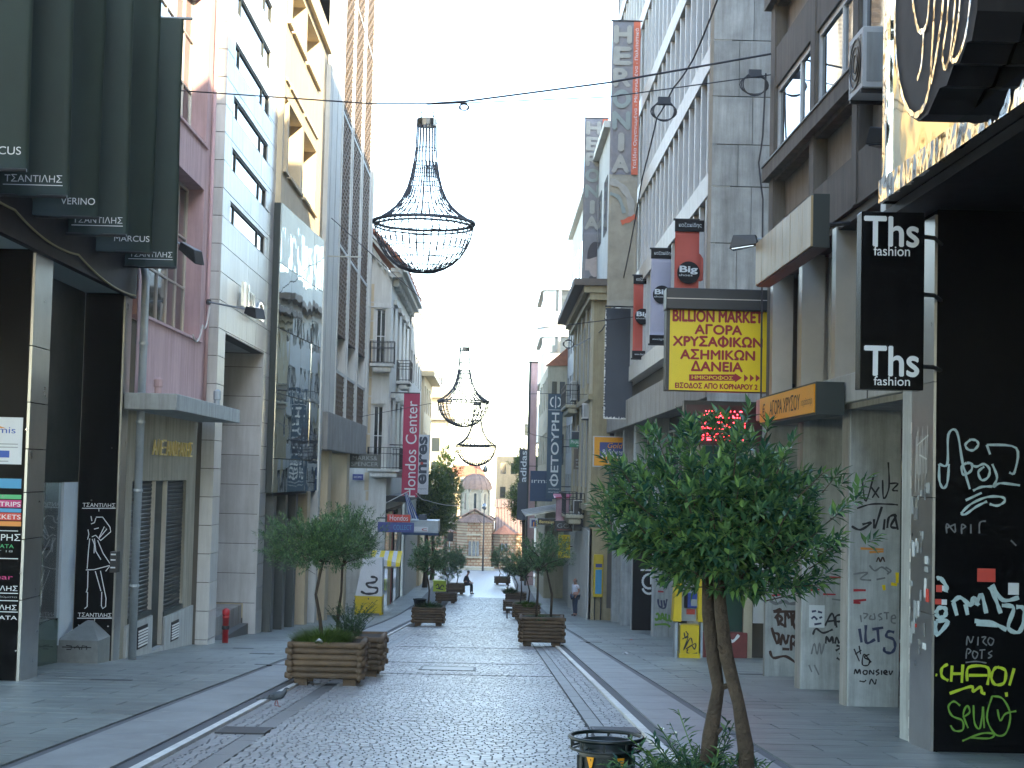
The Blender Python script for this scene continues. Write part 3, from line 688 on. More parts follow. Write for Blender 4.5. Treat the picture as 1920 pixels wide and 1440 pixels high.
while v < 15.9:
    for a, q in zip(ucuts[:-1], ucuts[1:]):
        for rr in sub_rect((a, q, max(v, g(a) - .1), v + co), holes + [OP]):
            if rr[3] > rr[2] + .03: slab_f(FM, *rr, par=Mb)
    slab_f(FC(Y0), -6.86, XM, max(v, -2.5), v + co, -.02, 0, par=Mb)         # the narrow return facing back
    v += co
fb(Mb, 'wall_top', 'marble', FM, Y0, Y1, v, 21, -.04, 0)
for a, q in WZ: window(Mb, FM, 38.85, 44.75, a, q, -.03, 'frame_dark', 'pane_sky', us=(.13, .80), fw=.045, fd=.05)
for u0 in (38.75,):                                                           # inside of the portico
    bx(Mb, 'portico_ceiling', 'grey_wall', -10.4, XM - .06, 38.75, 45.3, 4.96, 5.05)
    bx(Mb, 'portico_back', 'marble', -10.5, -10.4, 38, 46, g(42) - .8, 5.0)
    bx(Mb, 'portico_floor', 'concrete', -10.4, -6.95, 38.4, 45.28, -4.5, -2.12)
    bx(Mb, 'door', 'pane_dark', -10.39, -10.3, 40, 44, -2.1, .6)
FE = FC(45.3)
v = -2.08; 
MB().face((-10.4, 45.33, -3.6), (XM - .05, 45.33, -3.6), (XM - .05, 45.33, 5), (-10.4, 45.33, 5)).build('reveal_backing', 'marble_joint', Mb)
fb(Mb, 'reveal_base', 'ochre_marble', FE, -10.3, XM - .36, -2.5, -2.09, -.02, .0)
while v < 4.9:
    e = min(v + .83, 4.95); slab_f(FE, -8.45, XM + .0, v, e, -.02, 0, par=Mb); slab_f(FE, -10.35, -8.45, v, e, -.02, 0, par=Mb); v = e
fb(Mb, 'reveal_foot', 'marble', FE, XM - .36, XM, g(45.3) - .3, -2.09, -.02, 0)
st = thing('entrance_steps', 'dark stone steps rising into the marble portico', 'steps', (-7.2, 42, g(42)))
for i in range(3): bx(st, 'step', mat('step_stone', (.10, .10, .095), .6, var=.25), -9.4, -6.72 - i * .34, 39.4, 45.1, g(45) - .3 , -2.62 + i * .17)
text(Mb, 'ΙΙ', FM, 40.3, 5.78, 'chrome', h=.62, w=.9, n=.1, ext=.08); text(Mb, 'πι', FM, 41.3, 5.9, 'chrome', h=.36, w=.9, n=.1, ext=.08); text(Mb, 'Ω', FM, 42.8, 5.7, 'chrome', h=.5, w=1.0, n=.1, ext=.08)
# red riser pipe
t = thing('hydrant_riser', 'red fire hydrant riser standing at the marble pilaster', 'hydrant', (-6.35, 39.0, g(39)))
MB().lathe((-6.35, 39.0, g(39)), [(.075, 0), (.075, .62), (.085, .62), (.085, .66)], 14).build('pipe', mat('hydrant_red', (.45, .015, .02), .4, var=.1), t, smooth=True)
MB().lathe((-6.35, 39.0, g(39)), [(.083, .34), (.09, .35), (.09, .42), (.083, .43)], 14).build('band', 'iron', t, smooth=True)
MB().lathe((-6.35, 39.0, g(39)), [(.07, .66), (.09, .70), (.09, .80), (.05, .84), (.01, .85)], 14).build('cap', 'hydrant_red', t, smooth=True)

# --- the cream building with the mirror glass front -------------------------
Cb = thing('cream_building', 'cream building with mirrored glass front over dark shop columns', 'building', (-9, 52, g(52)))
XC = -6.4; FCm = FL(XC); Y0, Y1 = 46.6, 57.9
hw = []
for z0, z1 in ((10.55, 12.75), (15.0, 16.65)):
    for a, q in ((46.9, 47.7), (48.0, 51.2), (51.7, 55.3)): hw.append((a, q, z0, z1))
b = MB().wall(FCm, Y0, Y1, 9.5, 16.9, hw, .6); b.face((XC, Y0, 1), (XC, Y0, 16.9), (-17, Y0, 16.9), (-17, Y0, 1)).face((XC, Y0, 16.9), (XC, Y1, 16.9), (-17, Y1, 16.9), (-17, Y0, 16.9))
b.build('wall', 'cream', Cb)
for h in hw:
    window(Cb, FCm, *h, -.5, 'frame_white', 'pane_sky', 2, 1, .08)
    fb(Cb, 'sill', 'cream', FCm, h[0] - .05, h[1] + .05, h[2] - .09, h[2] + .003, -.2, .1)
    fb(Cb, 'shade_rail', 'ochre_marble', FCm, h[0], h[1], h[3] + .45, h[3] + .56, -.01, .06)
bx(Cb, 'parapet', 'cream', -17, XC + .15, Y0, Y1, 16.9, 17.6)
FG4 = Fr((-6.4, 46.4, 0), (.45, 7.5, 0), (7.5, -.45, 0))
fb(Cb, 'glass_carcass', 'frame_dark', FG4, 0, 7.5, 1.0, 9.46, -.5, .04)
ue = [0, 1.9, 3.8, 5.65, 7.5]; ve = [1.0, 2.0, 3.9, 5.8, 7.7, 9.46]
for i in range(4):
    for j in range(5):
        tu, tv = rnd.uniform(-.005, .005), rnd.uniform(-.006, .006); b = MB(); g_ = .012
        a, q, c_, d_ = ue[i] + g_, ue[i + 1] - g_, ve[j] + g_, ve[j + 1] - g_
        b.hexa([FG4.p(a, c_, .041), FG4.p(q, c_, .041), FG4.p(q, c_, .075 + tu), FG4.p(a, c_, .075 - tu), FG4.p(a, d_, .041), FG4.p(q, d_, .041), FG4.p(q, d_, .075 + tu + tv), FG4.p(a, d_, .075 - tu + tv)])
        b.build('mirror_pane', 'mirror_glass', Cb)
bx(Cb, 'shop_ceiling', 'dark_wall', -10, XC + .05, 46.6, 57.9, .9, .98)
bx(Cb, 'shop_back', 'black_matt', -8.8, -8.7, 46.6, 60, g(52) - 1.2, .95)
mat('column_green', (.05, .06, .055), .4, var=.15)
for i, (yy) in enumerate((47.0, 49.6, 52.2)): bx(Cb, 'column', 'column_green', -7.15, XC + .04, yy, yy + .55, g(yy) - .3, .93)
for i in range(3): 
    wn = window(Cb, FL(-7.8), 47.3 + i * 2.7, 49.9 + i * 2.7, g(52) - .5, .9, 0, 'frame_dark', 'pane_dark', 2, 1)
bx(Cb, 'column', 'cream', -7.0, XC + .1, 55.0, 55.9, g(55) - .4, .95, bevel=.02)
bx(Cb, 'corner_post', 'white_wall', -6.9, XC + .16, 57.75, 58.35, g(58) - .4, 16.5)
bx(Cb, 'side_wall', mat('peach_wall', (.62, .50, .36), .8, var=.12), -7.6, -7.2, 58.0, 62, g(60) - .5, 1.2)

# --- the building with the lattice screens -----------------------------------
S = thing('lattice_building', 'white building with brown lattice screens between tall white fins', 'building', (-9, 68, g(68)))
XS = -6.4; FS2 = FL(XS); Y0, Y1 = 58.35, 80.5
cols = [(64.4, 68.2), (69.2, 73.2), (74.4, 78.6)]
bands = [(3.95, 5.65), (7.3, 10.75), (11.0, 16.2), (16.5, 22), (22.3, 31)]
hs = []
for a, q in cols: hs += [(a, q, z0, z1) for z0, z1 in ((3.95, 5.65), (5.65, 7.3), (7.3, 10.75), (11.0, 16.2), (16.5, 22), (22.3, 31))]
b = MB().wall(FS2, Y0, Y1, 2.4, 32, [], .2, -.55); b.face((XS, Y1, 2), (XS, Y1, 32), (-17, Y1, 32), (-17, Y1, 2)).face((XS, Y0, 16), (XS, Y0, 32), (-17, Y0, 32), (-17, Y0, 16)).face((XS - .55, Y0, 32), (XS - .55, Y1, 32), (-17, Y1, 32), (-17, Y0, 32))
b.build('wall', 'grey_wall', S)
fb(S, 'end_panel', 'white_wall', FS2, Y0, 64.2, 3.2, 31.9, -.54, -.02); 
for y in (60.2, 62.2): fb(S, 'joint_strip', 'grey_wall', FS2, y, y + .07, 3.2, 31.8, -.03, -.005)
mat('lattice_brown', (.15, .11, .07), .7, var=.2)
for ci, (a, q) in enumerate(cols):
    for u in (a - .25, q): fb(S, 'fin', 'white_wall', FS2, u, u + .25, 3.6, 31.6, -.54, .02)
    for z0, z1 in bands:
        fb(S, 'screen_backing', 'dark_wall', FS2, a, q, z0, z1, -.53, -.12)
        b = MB(); n_ = max(3, int((z1 - z0) / .42)); k_ = int((q - a) / .42)
        for i in range(k_ + 1):
            u = a + (q - a) * i / k_; pts = []
            m_ = n_ * 4
            for j in range(m_ + 1):
                t_ = j / m_; pts.append((u + .09 * math.sin(t_ * n_ * math.pi * 2 + i * math.pi), z0 + (z1 - z0) * t_))
            for (ua, va), (ub, vb) in zip(pts[:-1], pts[1:]):
                if a < ua < q and a < ub < q: b.hexa([FS2.p(ua - .045, va, -.08), FS2.p(ua + .045, va, -.08), FS2.p(ua + .045, va, -.0), FS2.p(ua - .045, va, -.0), FS2.p(ub - .045, vb, -.08), FS2.p(ub + .045, vb, -.08), FS2.p(ub + .045, vb, -.0), FS2.p(ub - .045, vb, -.0)])
        for j in range(n_ * 2 + 1):
            v = z0 + (z1 - z0) * j / (n_ * 2); b.fbox(FS2, a, q, v - .03, v + .03, -.09, -.01)
        b.build('lattice_screen', 'lattice_brown', S)
        fb(S, 'screen_sill', 'white_wall', FS2, a, q, z1, z1 + .12, -.5, .015)
    window(S, FS2, a, q, 5.78, 7.28, -.3, 'frame_white', 'pane_dark', 2, 1)
for u in (79.2, 79.8): fb(S, 'rib', 'white_wall', FS2, u, u + .25, 3.6, 31.5, -.5, .1)
bx(S, 'canopy_fascia', 'concrete', -7.4, XS + .35, Y0 + .2, 76.5, 2.45, 3.85, bevel=.03)
bx(S, 'column', 'cream', -6.95, -6.25, 61.2, 62.4, g(62) - .5, 2.46, bevel=.03)
bx(S, 'column', 'cream', -6.95, -6.25, 69.0, 70.2, g(70) - .5, 2.46, bevel=.03)
bx(S, 'shop_back', 'black_matt', -8.6, -8.5, 58.3, 80, g(70) - 1, 2.4)
bx(S, 'side_wall', mat('peach_light', (.66, .55, .40), .8, var=.1), -7.3, -7.0, 62.6, 66, g(64) - .6, 0.2)
# ------------------------------------------------------------------ right side of the street
def strokes(parent, fr, sts, m, w, n=.004, name='graffiti', sub=5):
    """sprayed lines: each stroke is smoothed a little and laid on the surface"""
    b = MB()
    for st in sts:
        pts = []
        if len(st) > 2:
            P_ = [st[0]] + list(st) + [st[-1]]
            for i in range(1, len(P_) - 2):
                p0, p1, p2, p3 = P_[i - 1], P_[i], P_[i + 1], P_[i + 2]
                for k_ in range(sub):
                    t = k_ / sub
                    pts.append(tuple(.5 * ((2 * p1[a]) + (-p0[a] + p2[a]) * t + (2 * p0[a] - 5 * p1[a] + 4 * p2[a] - p3[a]) * t * t + (-p0[a] + 3 * p1[a] - 3 * p2[a] + p3[a]) * t ** 3) for a in (0, 1)))
            pts.append(tuple(st[-1]))
        else: pts = list(st)
        ws = [w * (.75 + .5 * abs(math.sin(i * .7 + len(pts)))) for i in range(len(pts))]
        b.ribbon(fr, pts, ws, n); n += .0006
    return b.build(name, m, parent, fix=False)
def pxs(Y, sts, k=1., ox=0., oy=0.):
    return [[(lambda q: (q.x, q.z))(onY(x / k + ox, y / k + oy, Y)) for x, y in st] for st in sts]

# --- the black shop with the chrome sign ------------------------------------
mat('spray_pale', (.42, .55, .54), .6, var=.25, scale=12); mat('spray_lime', (.42, .55, .01), .6, var=.2, scale=12); mat('spray_green', (.13, .30, .02), .6, var=.25, scale=12)
mat('spray_black', (.012, .012, .015), .6, var=.2, scale=12); mat('spray_brown', (.05, .022, .012), .6, var=.2, scale=12); mat('spray_grey', (.16, .17, .17), .6, var=.2, scale=12); mat('spray_blue', (.03, .04, .09), .6, var=.2)
glass('mirror_gold', (.78, .68, .44), .05, wav=.3, wscale=1.1, metal=1)
glass('mirror_chrome', (.75, .75, .73), .04, wav=.5, wscale=2.2, metal=1)
T = thing('black_shop', 'black glossy shop with mirrored gold fascia and big round script sign', 'shop', (6, 12, gz(12)))
bx(T, 'wall', 'dark_wall', 4.62, 17, -22, 17.35, 8.6, 21)
FF = FRt(4.12)
for i, (a, q) in enumerate(((-2, 3.5), (3.5, 8), (8, 12.3), (12.3, 16.7))):
    MB().fbox(FF, a + .01, q - .01, 4.85, 8.6, -.4, 0 + rnd.uniform(-.01, .01)).build('fascia_panel', 'mirror_gold', T)
MB().box(4.04, 4.6, -2, 16.85, 4.66, 4.9).build('fascia_frame', 'mirror_chrome', T)
MB().box(4.08, 4.6, 16.7, 16.88, 4.66, 8.6).build('fascia_frame', 'mirror_chrome', T)
bx(T, 'soffit', 'black_matt', 4.2, 9, -2, 17.3, 4.55, 4.65)
MB().box(5.2, 5.6, 12.0, 12.5, 4.52, 4.549).build('downlight', mat('lamp_pale', (.6, .7, .7), .4, var=0), T)
pl = bx(T, 'pier', 'black_gloss', 4.58, 5.62, 16.5, 17.36, gz(16.5) - .2, 4.55)
F16 = FC(16.5)
bx(pl, 'edge_strip', 'ochre_marble', 5.625, 5.66, 16.5, 17.36, gz(16.5) - .2, 4.55)
zz = [gz(16.5) - .1, .35, 1.55, 2.75, 4.5]
for a, q in zip(zz[:-1], zz[1:]): MB().box(4.55, 4.579, 16.502, 17.35, a + .004, q - .004).build('metal_panel', 'brushed_steel', pl)
bx(T, 'shop_front', 'black_gloss', 6.2, 6.3, -2, 17.3, gz(10) - .6, 4.6)
bx(T, 'rear_sun_stop', 'dark_wall', 6.6, 17, -22, 17.3, -3, 8.59)  # unseen solid core, added so sun cannot leak through the shop recess
# the big script sign, thick black body with chrome edging
SX = 3.72; FSg = FRt(SX)
def sg(px, py): q = onX(px, py, SX); return (q.y, q.z)
bodyp = [(1690, -160), (1678, -60), (1675, 40), (1678, 120), (1688, 180), (1704, 216), (1722, 228), (1740, 214), (1752, 186), (1762, 165), (1775, 160), (1788, 122), (1800, 118), (1812, 80), (1822, 76), (1832, 20), (1836, -60), (1840, -160)]
sgn = thing('script_sign', 'big black script sign edged in chrome on the mirrored fascia', 'sign', (SX + .35, 14.5, 5.2))
MB().prism(FSg, [sg(*q) for q in bodyp], -.38, 0).build('body', 'black_matt', sgn)
ln = MB()
def edge(pts, w): 
    P_ = [sg(*q) for q in pts]; return strokes(sgn, FSg, [P_], 'mirror_chrome', w, .012, 'chrome_edging', 8)
edge([(1694, -120), (1682, -30), (1680, 60), (1686, 140), (1700, 196), (1718, 216), (1736, 196), (1746, 150), (1752, 60), (1758, -80)], .05)
edge([(1712, -100), (1712, -20), (1718, 30), (1726, 58), (1738, 50), (1744, 10), (1746, -80)], .045)
edge([(1734, 60), (1730, 120), (1722, 150)], .04)
edge([(1776, -60), (1768, 30), (1757, 110), (1748, 156)], .05)
edge([(1784, -60), (1778, 40), (1770, 100), (1774, 128), (1784, 100), (1792, 20), (1798, -60)], .04)
edge([(1806, -60), (1800, 30), (1790, 90), (1786, 112), (1798, 108), (1814, 60), (1826, -40)], .04)
# graffiti on the black pier
k3, ox3, oy3 = 2.0, 1560, 720
A1 = [[(402, 300), (432, 300), (436, 190), (468, 180), (490, 300), (504, 340)], [(402, 300), (402, 360), (416, 390), (432, 370), (438, 300)], [(520, 208), (540, 212), (548, 228), (530, 248), (508, 244), (500, 226), (520, 208)], [(580, 228), (690, 240), (684, 330), (664, 332)], [(580, 228), (592, 264)],
      [(504, 296), (486, 310), (492, 340), (520, 326), (524, 300), (504, 296)], [(520, 300), (540, 310), (570, 300), (590, 320), (584, 350), (560, 360), (548, 330), (570, 310)], [(500, 340), (516, 394)], [(600, 300), (618, 350), (604, 386), (630, 372), (704, 380)], [(528, 400), (560, 386), (600, 384)], [(482, 486), (520, 450), (580, 424), (636, 424), (646, 440), (620, 456), (590, 450)], [(482, 486), (500, 488), (540, 460), (580, 440)], [(500, 436), (560, 408)]]
strokes(pl, F16, pxs(16.5, A1, k3, ox3, oy3), 'spray_pale', .022)
A2 = [[(430, 560), (430, 524), (460, 556), (460, 524)], [(430, 540), (460, 526)], [(486, 562), (486, 528), (500, 534), (488, 544)], [(520, 560), (520, 526)], [(552, 560), (554, 520), (576, 514)], [(670, 586), (690, 606)]]
strokes(pl, F16, pxs(16.5, A2, k3, ox3, oy3), 'spray_grey', .014)
A3 = [[(450, 820), (480, 800), (520, 830), (530, 800), (550, 830)], [(455, 820), (468, 868)], [(500, 826), (508, 866)], [(540, 830), (560, 790), (578, 860)], [(590, 760), (610, 800), (632, 860)], [(600, 752), (640, 810), (700, 800)], [(636, 830), (680, 840), (660, 912), (700, 930), (720, 880), (716, 840), (690, 836)], [(534, 888), (600, 896), (654, 922)], [(540, 898), (620, 906)], [(392, 730), (406, 728), (428, 760), (426, 780)], [(388, 860), (400, 840), (424, 842), (424, 866), (404, 876), (388, 860)], [(388, 888), (434, 890), (392, 940), (388, 888)]]
strokes(pl, F16, pxs(16.5, A3, k3, ox3, oy3), 'spray_pale', .038)
A4 = [[(504, 980), (508, 946), (520, 970), (530, 946)], [(546, 980), (548, 948)], [(560, 950), (576, 948), (566, 966), (580, 980)], [(590, 950), (606, 960), (596, 980), (584, 966), (590, 950)], [(502, 1030), (506, 994), (520, 1000), (510, 1012)], [(530, 1000), (546, 1010), (536, 1030), (526, 1016), (530, 1000)], [(560, 1030), (562, 996)], [(552, 998), (574, 996)], [(584, 1028), (598, 1020), (586, 1010), (600, 1000)], [(500, 1044), (540, 1040), (578, 1046)]]
strokes(pl, F16, pxs(16.5, A4, k3, ox3, oy3), 'spray_grey', .012)
A5 = [[(388, 1090), (394, 1092)], [(434, 1050), (412, 1066), (412, 1096), (436, 1112)], [(450, 1056), (446, 1116)], [(490, 1052), (486, 1120)], [(450, 1086), (488, 1086)], [(506, 1114), (512, 1062), (584, 1064), (582, 1128)], [(512, 1092), (582, 1092)], [(626, 1062), (650, 1076), (644, 1120), (610, 1126), (596, 1096), (610, 1066), (626, 1062)], [(682, 1066), (664, 1130)], [(440, 1160), (520, 1134), (528, 1152), (556, 1136), (562, 1158), (574, 1160)], [(652, 1156), (654, 1172)]]
strokes(pl, F16, pxs(16.5, A5, k3, ox3, oy3), 'spray_lime', .026)
A6 = [[(480, 1206), (456, 1190), (436, 1210), (450, 1244), (488, 1262), (490, 1296), (460, 1300), (444, 1280)], [(490, 1250), (516, 1230), (506, 1206), (492, 1240), (510, 1290)], [(530, 1204), (534, 1270), (554, 1290), (566, 1210)], [(566, 1210), (570, 1290)], [(600, 1170), (640, 1180), (668, 1240), (650, 1310), (610, 1312), (580, 1250), (600, 1170)], [(620, 1220), (630, 1262), (650, 1236), (690, 1226)], [(488, 1338), (560, 1310), (606, 1312), (590, 1328), (520, 1326)]]
strokes(pl, F16, pxs(16.5, A6, k3, ox3, oy3), 'spray_green', .017)
for nm, m, a in (('sticker', 'print_red', (544, 692, 612, 742)), ('sticker', 'poster_white', (660, 746, 700, 790)), ('sticker', 'print_red', (390, 754, 412, 780)), ('sticker', 'poster_white', (412, 756, 432, 776)), ('sticker', 'print_red', (386, 806, 410, 826)), ('sticker', 'poster_white', (410, 808, 430, 828))):
    x0, x1, z0, z1 = rect(a[0] / k3 + ox3, a[1] / k3 + oy3, a[2] / k3 + ox3, a[3] / k3 + oy3, 16.5); fb(pl, nm, m, F16, x0, x1, z0, z1, .003, .008)
FM2 = FRt(4.549)
for i in range(34):
    u = rnd.uniform(16.55, 17.25); v = rnd.uniform(-.2, 1.6); MB().fbox(FM2, u, u + rnd.uniform(.04, .14), v, v + rnd.uniform(.03, .2), .002, .004 + i * .0002).build('sticker_scrap', ('print_grey', 'poster_white', 'spray_grey', 'print_grey', 'brushed_steel', 'print_red')[i % 6 if i % 12 != 5 else 0], pl)
scr = [[(16.7 + .06 * i, 2.3 - .1 * (i % 3)), (16.72 + .06 * i, 1.8 - .2 * (i % 2))] for i in range(8)] + [[(16.65, 2.2), (17.1, 2.1)], [(16.7, 1.95), (17.0, 2.0)]]
strokes(pl, FM2, scr, 'white_print', .014)

# --- sign on brackets ---------------------------------------------------------
t = thing('hanging_sign', 'tall black Ths fashion sign on brackets by the chrome pier', 'sign', (3.95, 16.0, 2.6))
x0, x1, z0, z1 = rect(1609, 401, 1727, 732, 16.0); F18 = FC(15.88)
bx(t, 'box', 'black_gloss', x0, x1, 15.88, 16.1, z0, z1, bevel=.008)
for py0, py1, fy0, fy1 in ((407, 462, 461, 480), (650, 705, 706, 723)):
    a, q, c_, d_ = rect(1621, py0, 1722, py1, 15.88); text(t, 'Ths', F18, a, c_, 'white_print', h=d_ - c_, w=q - a, n=.0045, heavy=.025)
    a, q, c_, d_ = rect(1638, fy0, 1706, fy1, 15.88); text(t, 'fashion', F18, a, c_, 'white_print', h=d_ - c_, w=q - a, n=.003, bold=.004)
for z in (z0 + .25, z0 + .98, z1 - .22): MB().tube([(x1 - .01, 16.0, z), (x1 + .16, 16.1, z), (x1 + .36, 16.55, z)], .022, 6).build('bracket', 'iron', t)

# --- the office building with graffiti pillars ----------------------------------
O = thing('office_building', 'brown concrete office building over graffiti covered pillars', 'building', (8, 24, gz(24)))
X2 = 5.1; F2 = FRt(X2); Y0, Y1 = 17.4, 29.95
lev = [(5.65, 7.3, 7.62, 9.0), (9.0, 10.6, 10.92, 12.4), (12.4, 14, 14.3, 15.7), (15.7, 17.3, 17.6, 19), (19, 20.4, 20.7, 22)]
bays = [(17.8, 19.1), (19.5, 22.5), (22.95, 25.6), (26.1, 29.35)]
holes = []
for b0, s0, w0, w1 in lev:
    for a, q in bays: holes += [(a, q, w0, w1), (a, q, b0 + .75, s0 - .06)]
b = MB().wall(F2, Y0, Y1, 5.65, 22.5, holes, .28); b.face((X2, Y1, 3), (X2, Y1, 22.5), (19, Y1, 22.5), (19, Y1, 3)).face((X2, Y0, 22.5), (X2, Y1, 22.5), (19, Y1, 22.5), (19, Y0, 22.5)).face((X2, Y0, 5.65), (X2, Y1, 5.65), (7, Y1, 5.65), (7, Y0, 5.65))
b.face((X2, Y0, 5), (X2, Y0, 22.5), (19, Y0, 22.5), (19, Y0, 5))
b.build('wall', 'brown_concrete', O)
for b0, s0, w0, w1 in lev:
    for a, q in bays:
        fb(O, 'infill_panel', 'tan_panel', F2, a, q, b0 + .7, s0, -.3, -.2)
        window(O, F2, a, q, w0, w1, -.04, 'frame_white', 'pane_sky', us=(.32,), fw=.11, fd=.1)
    fb(O, 'sill', 'brown_concrete', F2, 17.5, Y1 + .05, s0 + .02, s0 + .29, -.2, .13)
    fb(O, 'sill_lip', 'frame_dark', F2, 17.5, Y1 + .05, s0 + .29, s0 + .32, -.2, .15)
for u in (17.4, 19.12, 22.55, 25.65, 29.4): fb(O, 'mullion', 'brown_concrete', F2, u, u + .28, 5.66, 22.4, -.05, .02)
# mezzanine
FM3 = FRt(5.55)
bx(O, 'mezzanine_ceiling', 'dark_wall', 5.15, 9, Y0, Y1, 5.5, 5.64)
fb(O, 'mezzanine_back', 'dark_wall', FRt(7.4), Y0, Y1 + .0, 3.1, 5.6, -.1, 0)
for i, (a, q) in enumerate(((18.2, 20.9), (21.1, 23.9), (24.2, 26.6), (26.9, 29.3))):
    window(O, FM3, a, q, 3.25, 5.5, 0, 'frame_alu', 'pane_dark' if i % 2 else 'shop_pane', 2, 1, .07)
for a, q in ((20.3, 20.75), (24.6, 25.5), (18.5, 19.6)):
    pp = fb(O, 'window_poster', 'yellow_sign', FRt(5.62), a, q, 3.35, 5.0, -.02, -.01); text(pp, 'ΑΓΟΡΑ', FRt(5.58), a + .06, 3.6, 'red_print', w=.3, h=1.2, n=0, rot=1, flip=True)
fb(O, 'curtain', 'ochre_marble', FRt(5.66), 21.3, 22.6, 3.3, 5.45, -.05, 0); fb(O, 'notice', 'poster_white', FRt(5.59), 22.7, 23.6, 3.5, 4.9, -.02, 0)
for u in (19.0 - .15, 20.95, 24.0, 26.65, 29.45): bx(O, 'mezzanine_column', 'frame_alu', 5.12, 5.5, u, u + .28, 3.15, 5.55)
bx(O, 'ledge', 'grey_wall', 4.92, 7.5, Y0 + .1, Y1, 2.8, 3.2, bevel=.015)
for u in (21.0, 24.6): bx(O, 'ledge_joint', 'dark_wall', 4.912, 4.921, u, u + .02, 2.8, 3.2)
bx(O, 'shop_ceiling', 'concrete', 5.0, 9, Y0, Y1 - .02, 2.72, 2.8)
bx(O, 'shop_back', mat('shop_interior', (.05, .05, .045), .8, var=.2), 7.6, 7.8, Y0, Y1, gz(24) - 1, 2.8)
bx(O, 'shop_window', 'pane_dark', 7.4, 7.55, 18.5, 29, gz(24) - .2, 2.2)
mat('pillar_paint', (.46, .49, .47), .8, var=.3, scale=2.2, streak=.4, bump=.12, bscale=20)
pilY = [(22.6, 5.06, 5.78), (26.2, 5.10, 5.84), (29.8, 5.13, 5.78)]
PL = []
for i, (yy, a, q) in enumerate(pilY):
    yb = yy + (.5 if i < 2 else .15)
    p_ = MB().box(a, q, yy, yb, gz(yy) - .1, 2.79).build('pillar', 'pillar_paint', O, bevel=.012); PL.append(p_)
    MB().box(a - .02, a - .001, yy + .05, yb - .05, gz(yy), 2.78).build('pillar_edge', 'concrete', p_)
MB().box(4.60, 4.98, 17.5, 17.95, gz(17.6) - .1, 3.15).build('pillar', 'pillar_paint', O, bevel=.012)
b = MB(); z = gz(17.6)
for i in range(22): b.box(4.585 + rnd.uniform(-.006, .006), 4.64, 17.46, 17.5 + rnd.uniform(0, .02), z + i * .2, z + i * .2 + rnd.uniform(.06, .2))
b.build('flaking_edge', 'kerb_white', O)
k1, ox1, oy1 = 3.0, 1400, 960
def G(i, Y, sts, m, w, n=.004): strokes(PL[i], FC(Y), pxs(Y, sts, k1, ox1, oy1), m, w, n)
B1 = [[(640, 580), (645, 620)], [(655, 570), (680, 576), (660, 600)], [(700, 580), (690, 600), (720, 602), (716, 570)], [(760, 570), (740, 580), (760, 600), (744, 608)], [(770, 566), (800, 566)], [(786, 566), (788, 604)], [(812, 600), (836, 596), (830, 580), (814, 590), (816, 620), (838, 626)]]
G(0, 22.6, B1, 'spray_grey', .02)
G(0, 22.6, [[(634, 656), (646, 734)], [(670, 636), (672, 734), (722, 716)], [(706, 660), (768, 650)], [(736, 654), (742, 732)], [(830, 676), (796, 672), (786, 700), (824, 716), (834, 760), (812, 792), (776, 784), (774, 760)]], 'spray_blue', .035)
G(0, 22.6, [[(604, 770), (634, 840)], [(632, 752), (640, 800)], [(610, 800), (645, 776)], [(690, 800), (660, 816), (690, 836), (680, 862), (650, 856), (660, 800), (700, 846)], [(604, 912), (612, 884), (622, 908), (634, 884), (640, 912)], [(660, 890), (678, 896), (670, 914), (654, 906), (660, 890)], [(690, 914), (692, 890), (712, 912), (714, 888)], [(744, 886), (726, 896), (744, 906), (728, 918)], [(758, 890), (758, 916)], [(772, 904), (790, 900), (778, 890), (770, 906), (792, 916)], [(800, 892), (808, 914), (820, 892)], [(634, 950), (660, 954), (670, 944)], [(690, 970), (700, 940), (720, 968), (728, 940)]], 'spray_black', .018)
LUX = [[(640 - 26, 1180), (622, 1210), (640, 1216)], [(650, 1150), (670, 1260), (716, 1110)], [(700, 1180), (744, 1240)], [(744, 1180), (706, 1240)], [(764, 1140), (770, 1244), (800, 1180), (796, 1040)], [(806, 1160), (850, 1160), (820, 1196), (850, 1200)], [(620, 1300), (700, 1276), (800, 1276), (850, 1280)]]
strokes(PL[0], FC(22.6), pxs(22.6, LUX, 3.0, 1400, 520), 'spray_black', .022)
SAIL = [[(590, 1400), (640, 1420), (700, 1380), (650, 1390)], [(716, 1360), (720, 1410), (760, 1290)], [(770, 1420), (776, 1360)], [(790, 1410), (800, 1350), (840, 1340), (810, 1400), (850, 1410)], [(830, 1330), (850, 1420)]]
strokes(PL[0], FC(22.6), pxs(22.6, SAIL, 3.0, 1400, 520), 'spray_black', .03, .0055)
G(0, 22.6, [[(600, 440), (670, 440)], [(600, 500), (672, 494)], [(600, 508), (640, 512)]], 'red_print', .03); G(0, 22.6, [[(640, 205), (770, 210)], [(690, 226), (770, 222)]], 'print_orange', .028)
G(0, 22.6, [[(730, 280), (742, 256), (752, 280), (764, 254), (776, 280)]], 'spray_brown', .02); G(0, 22.6, [[(770, 410), (774, 440)], [(812, 404), (846, 410)], [(846, 340), (846, 400)]], 'yellow_sign', .04)
G(0, 22.6, [[(600, 350), (680, 340), (640, 376), (700, 384)], [(730, 380), (780, 370)], [(690, 300), (720, 330), (760, 310), (800, 340)], [(790, 350), (810, 330), (780, 310)]], 'spray_grey', .022)
G(1, 26.2, [[(440, 640), (480, 570), (500, 640)], [(450, 616), (500, 610)], [(506, 650), (500, 590), (534, 580), (530, 612), (504, 616)], [(372, 690), (390, 656), (430, 680), (484, 660)], [(444, 740), (450, 700), (466, 730), (480, 700), (486, 740)], [(496, 740), (506, 706), (520, 740)], [(500, 780), (530, 760), (504, 750)], [(520, 800), (540, 790), (530, 830), (506, 820)]], 'spray_black', .03)
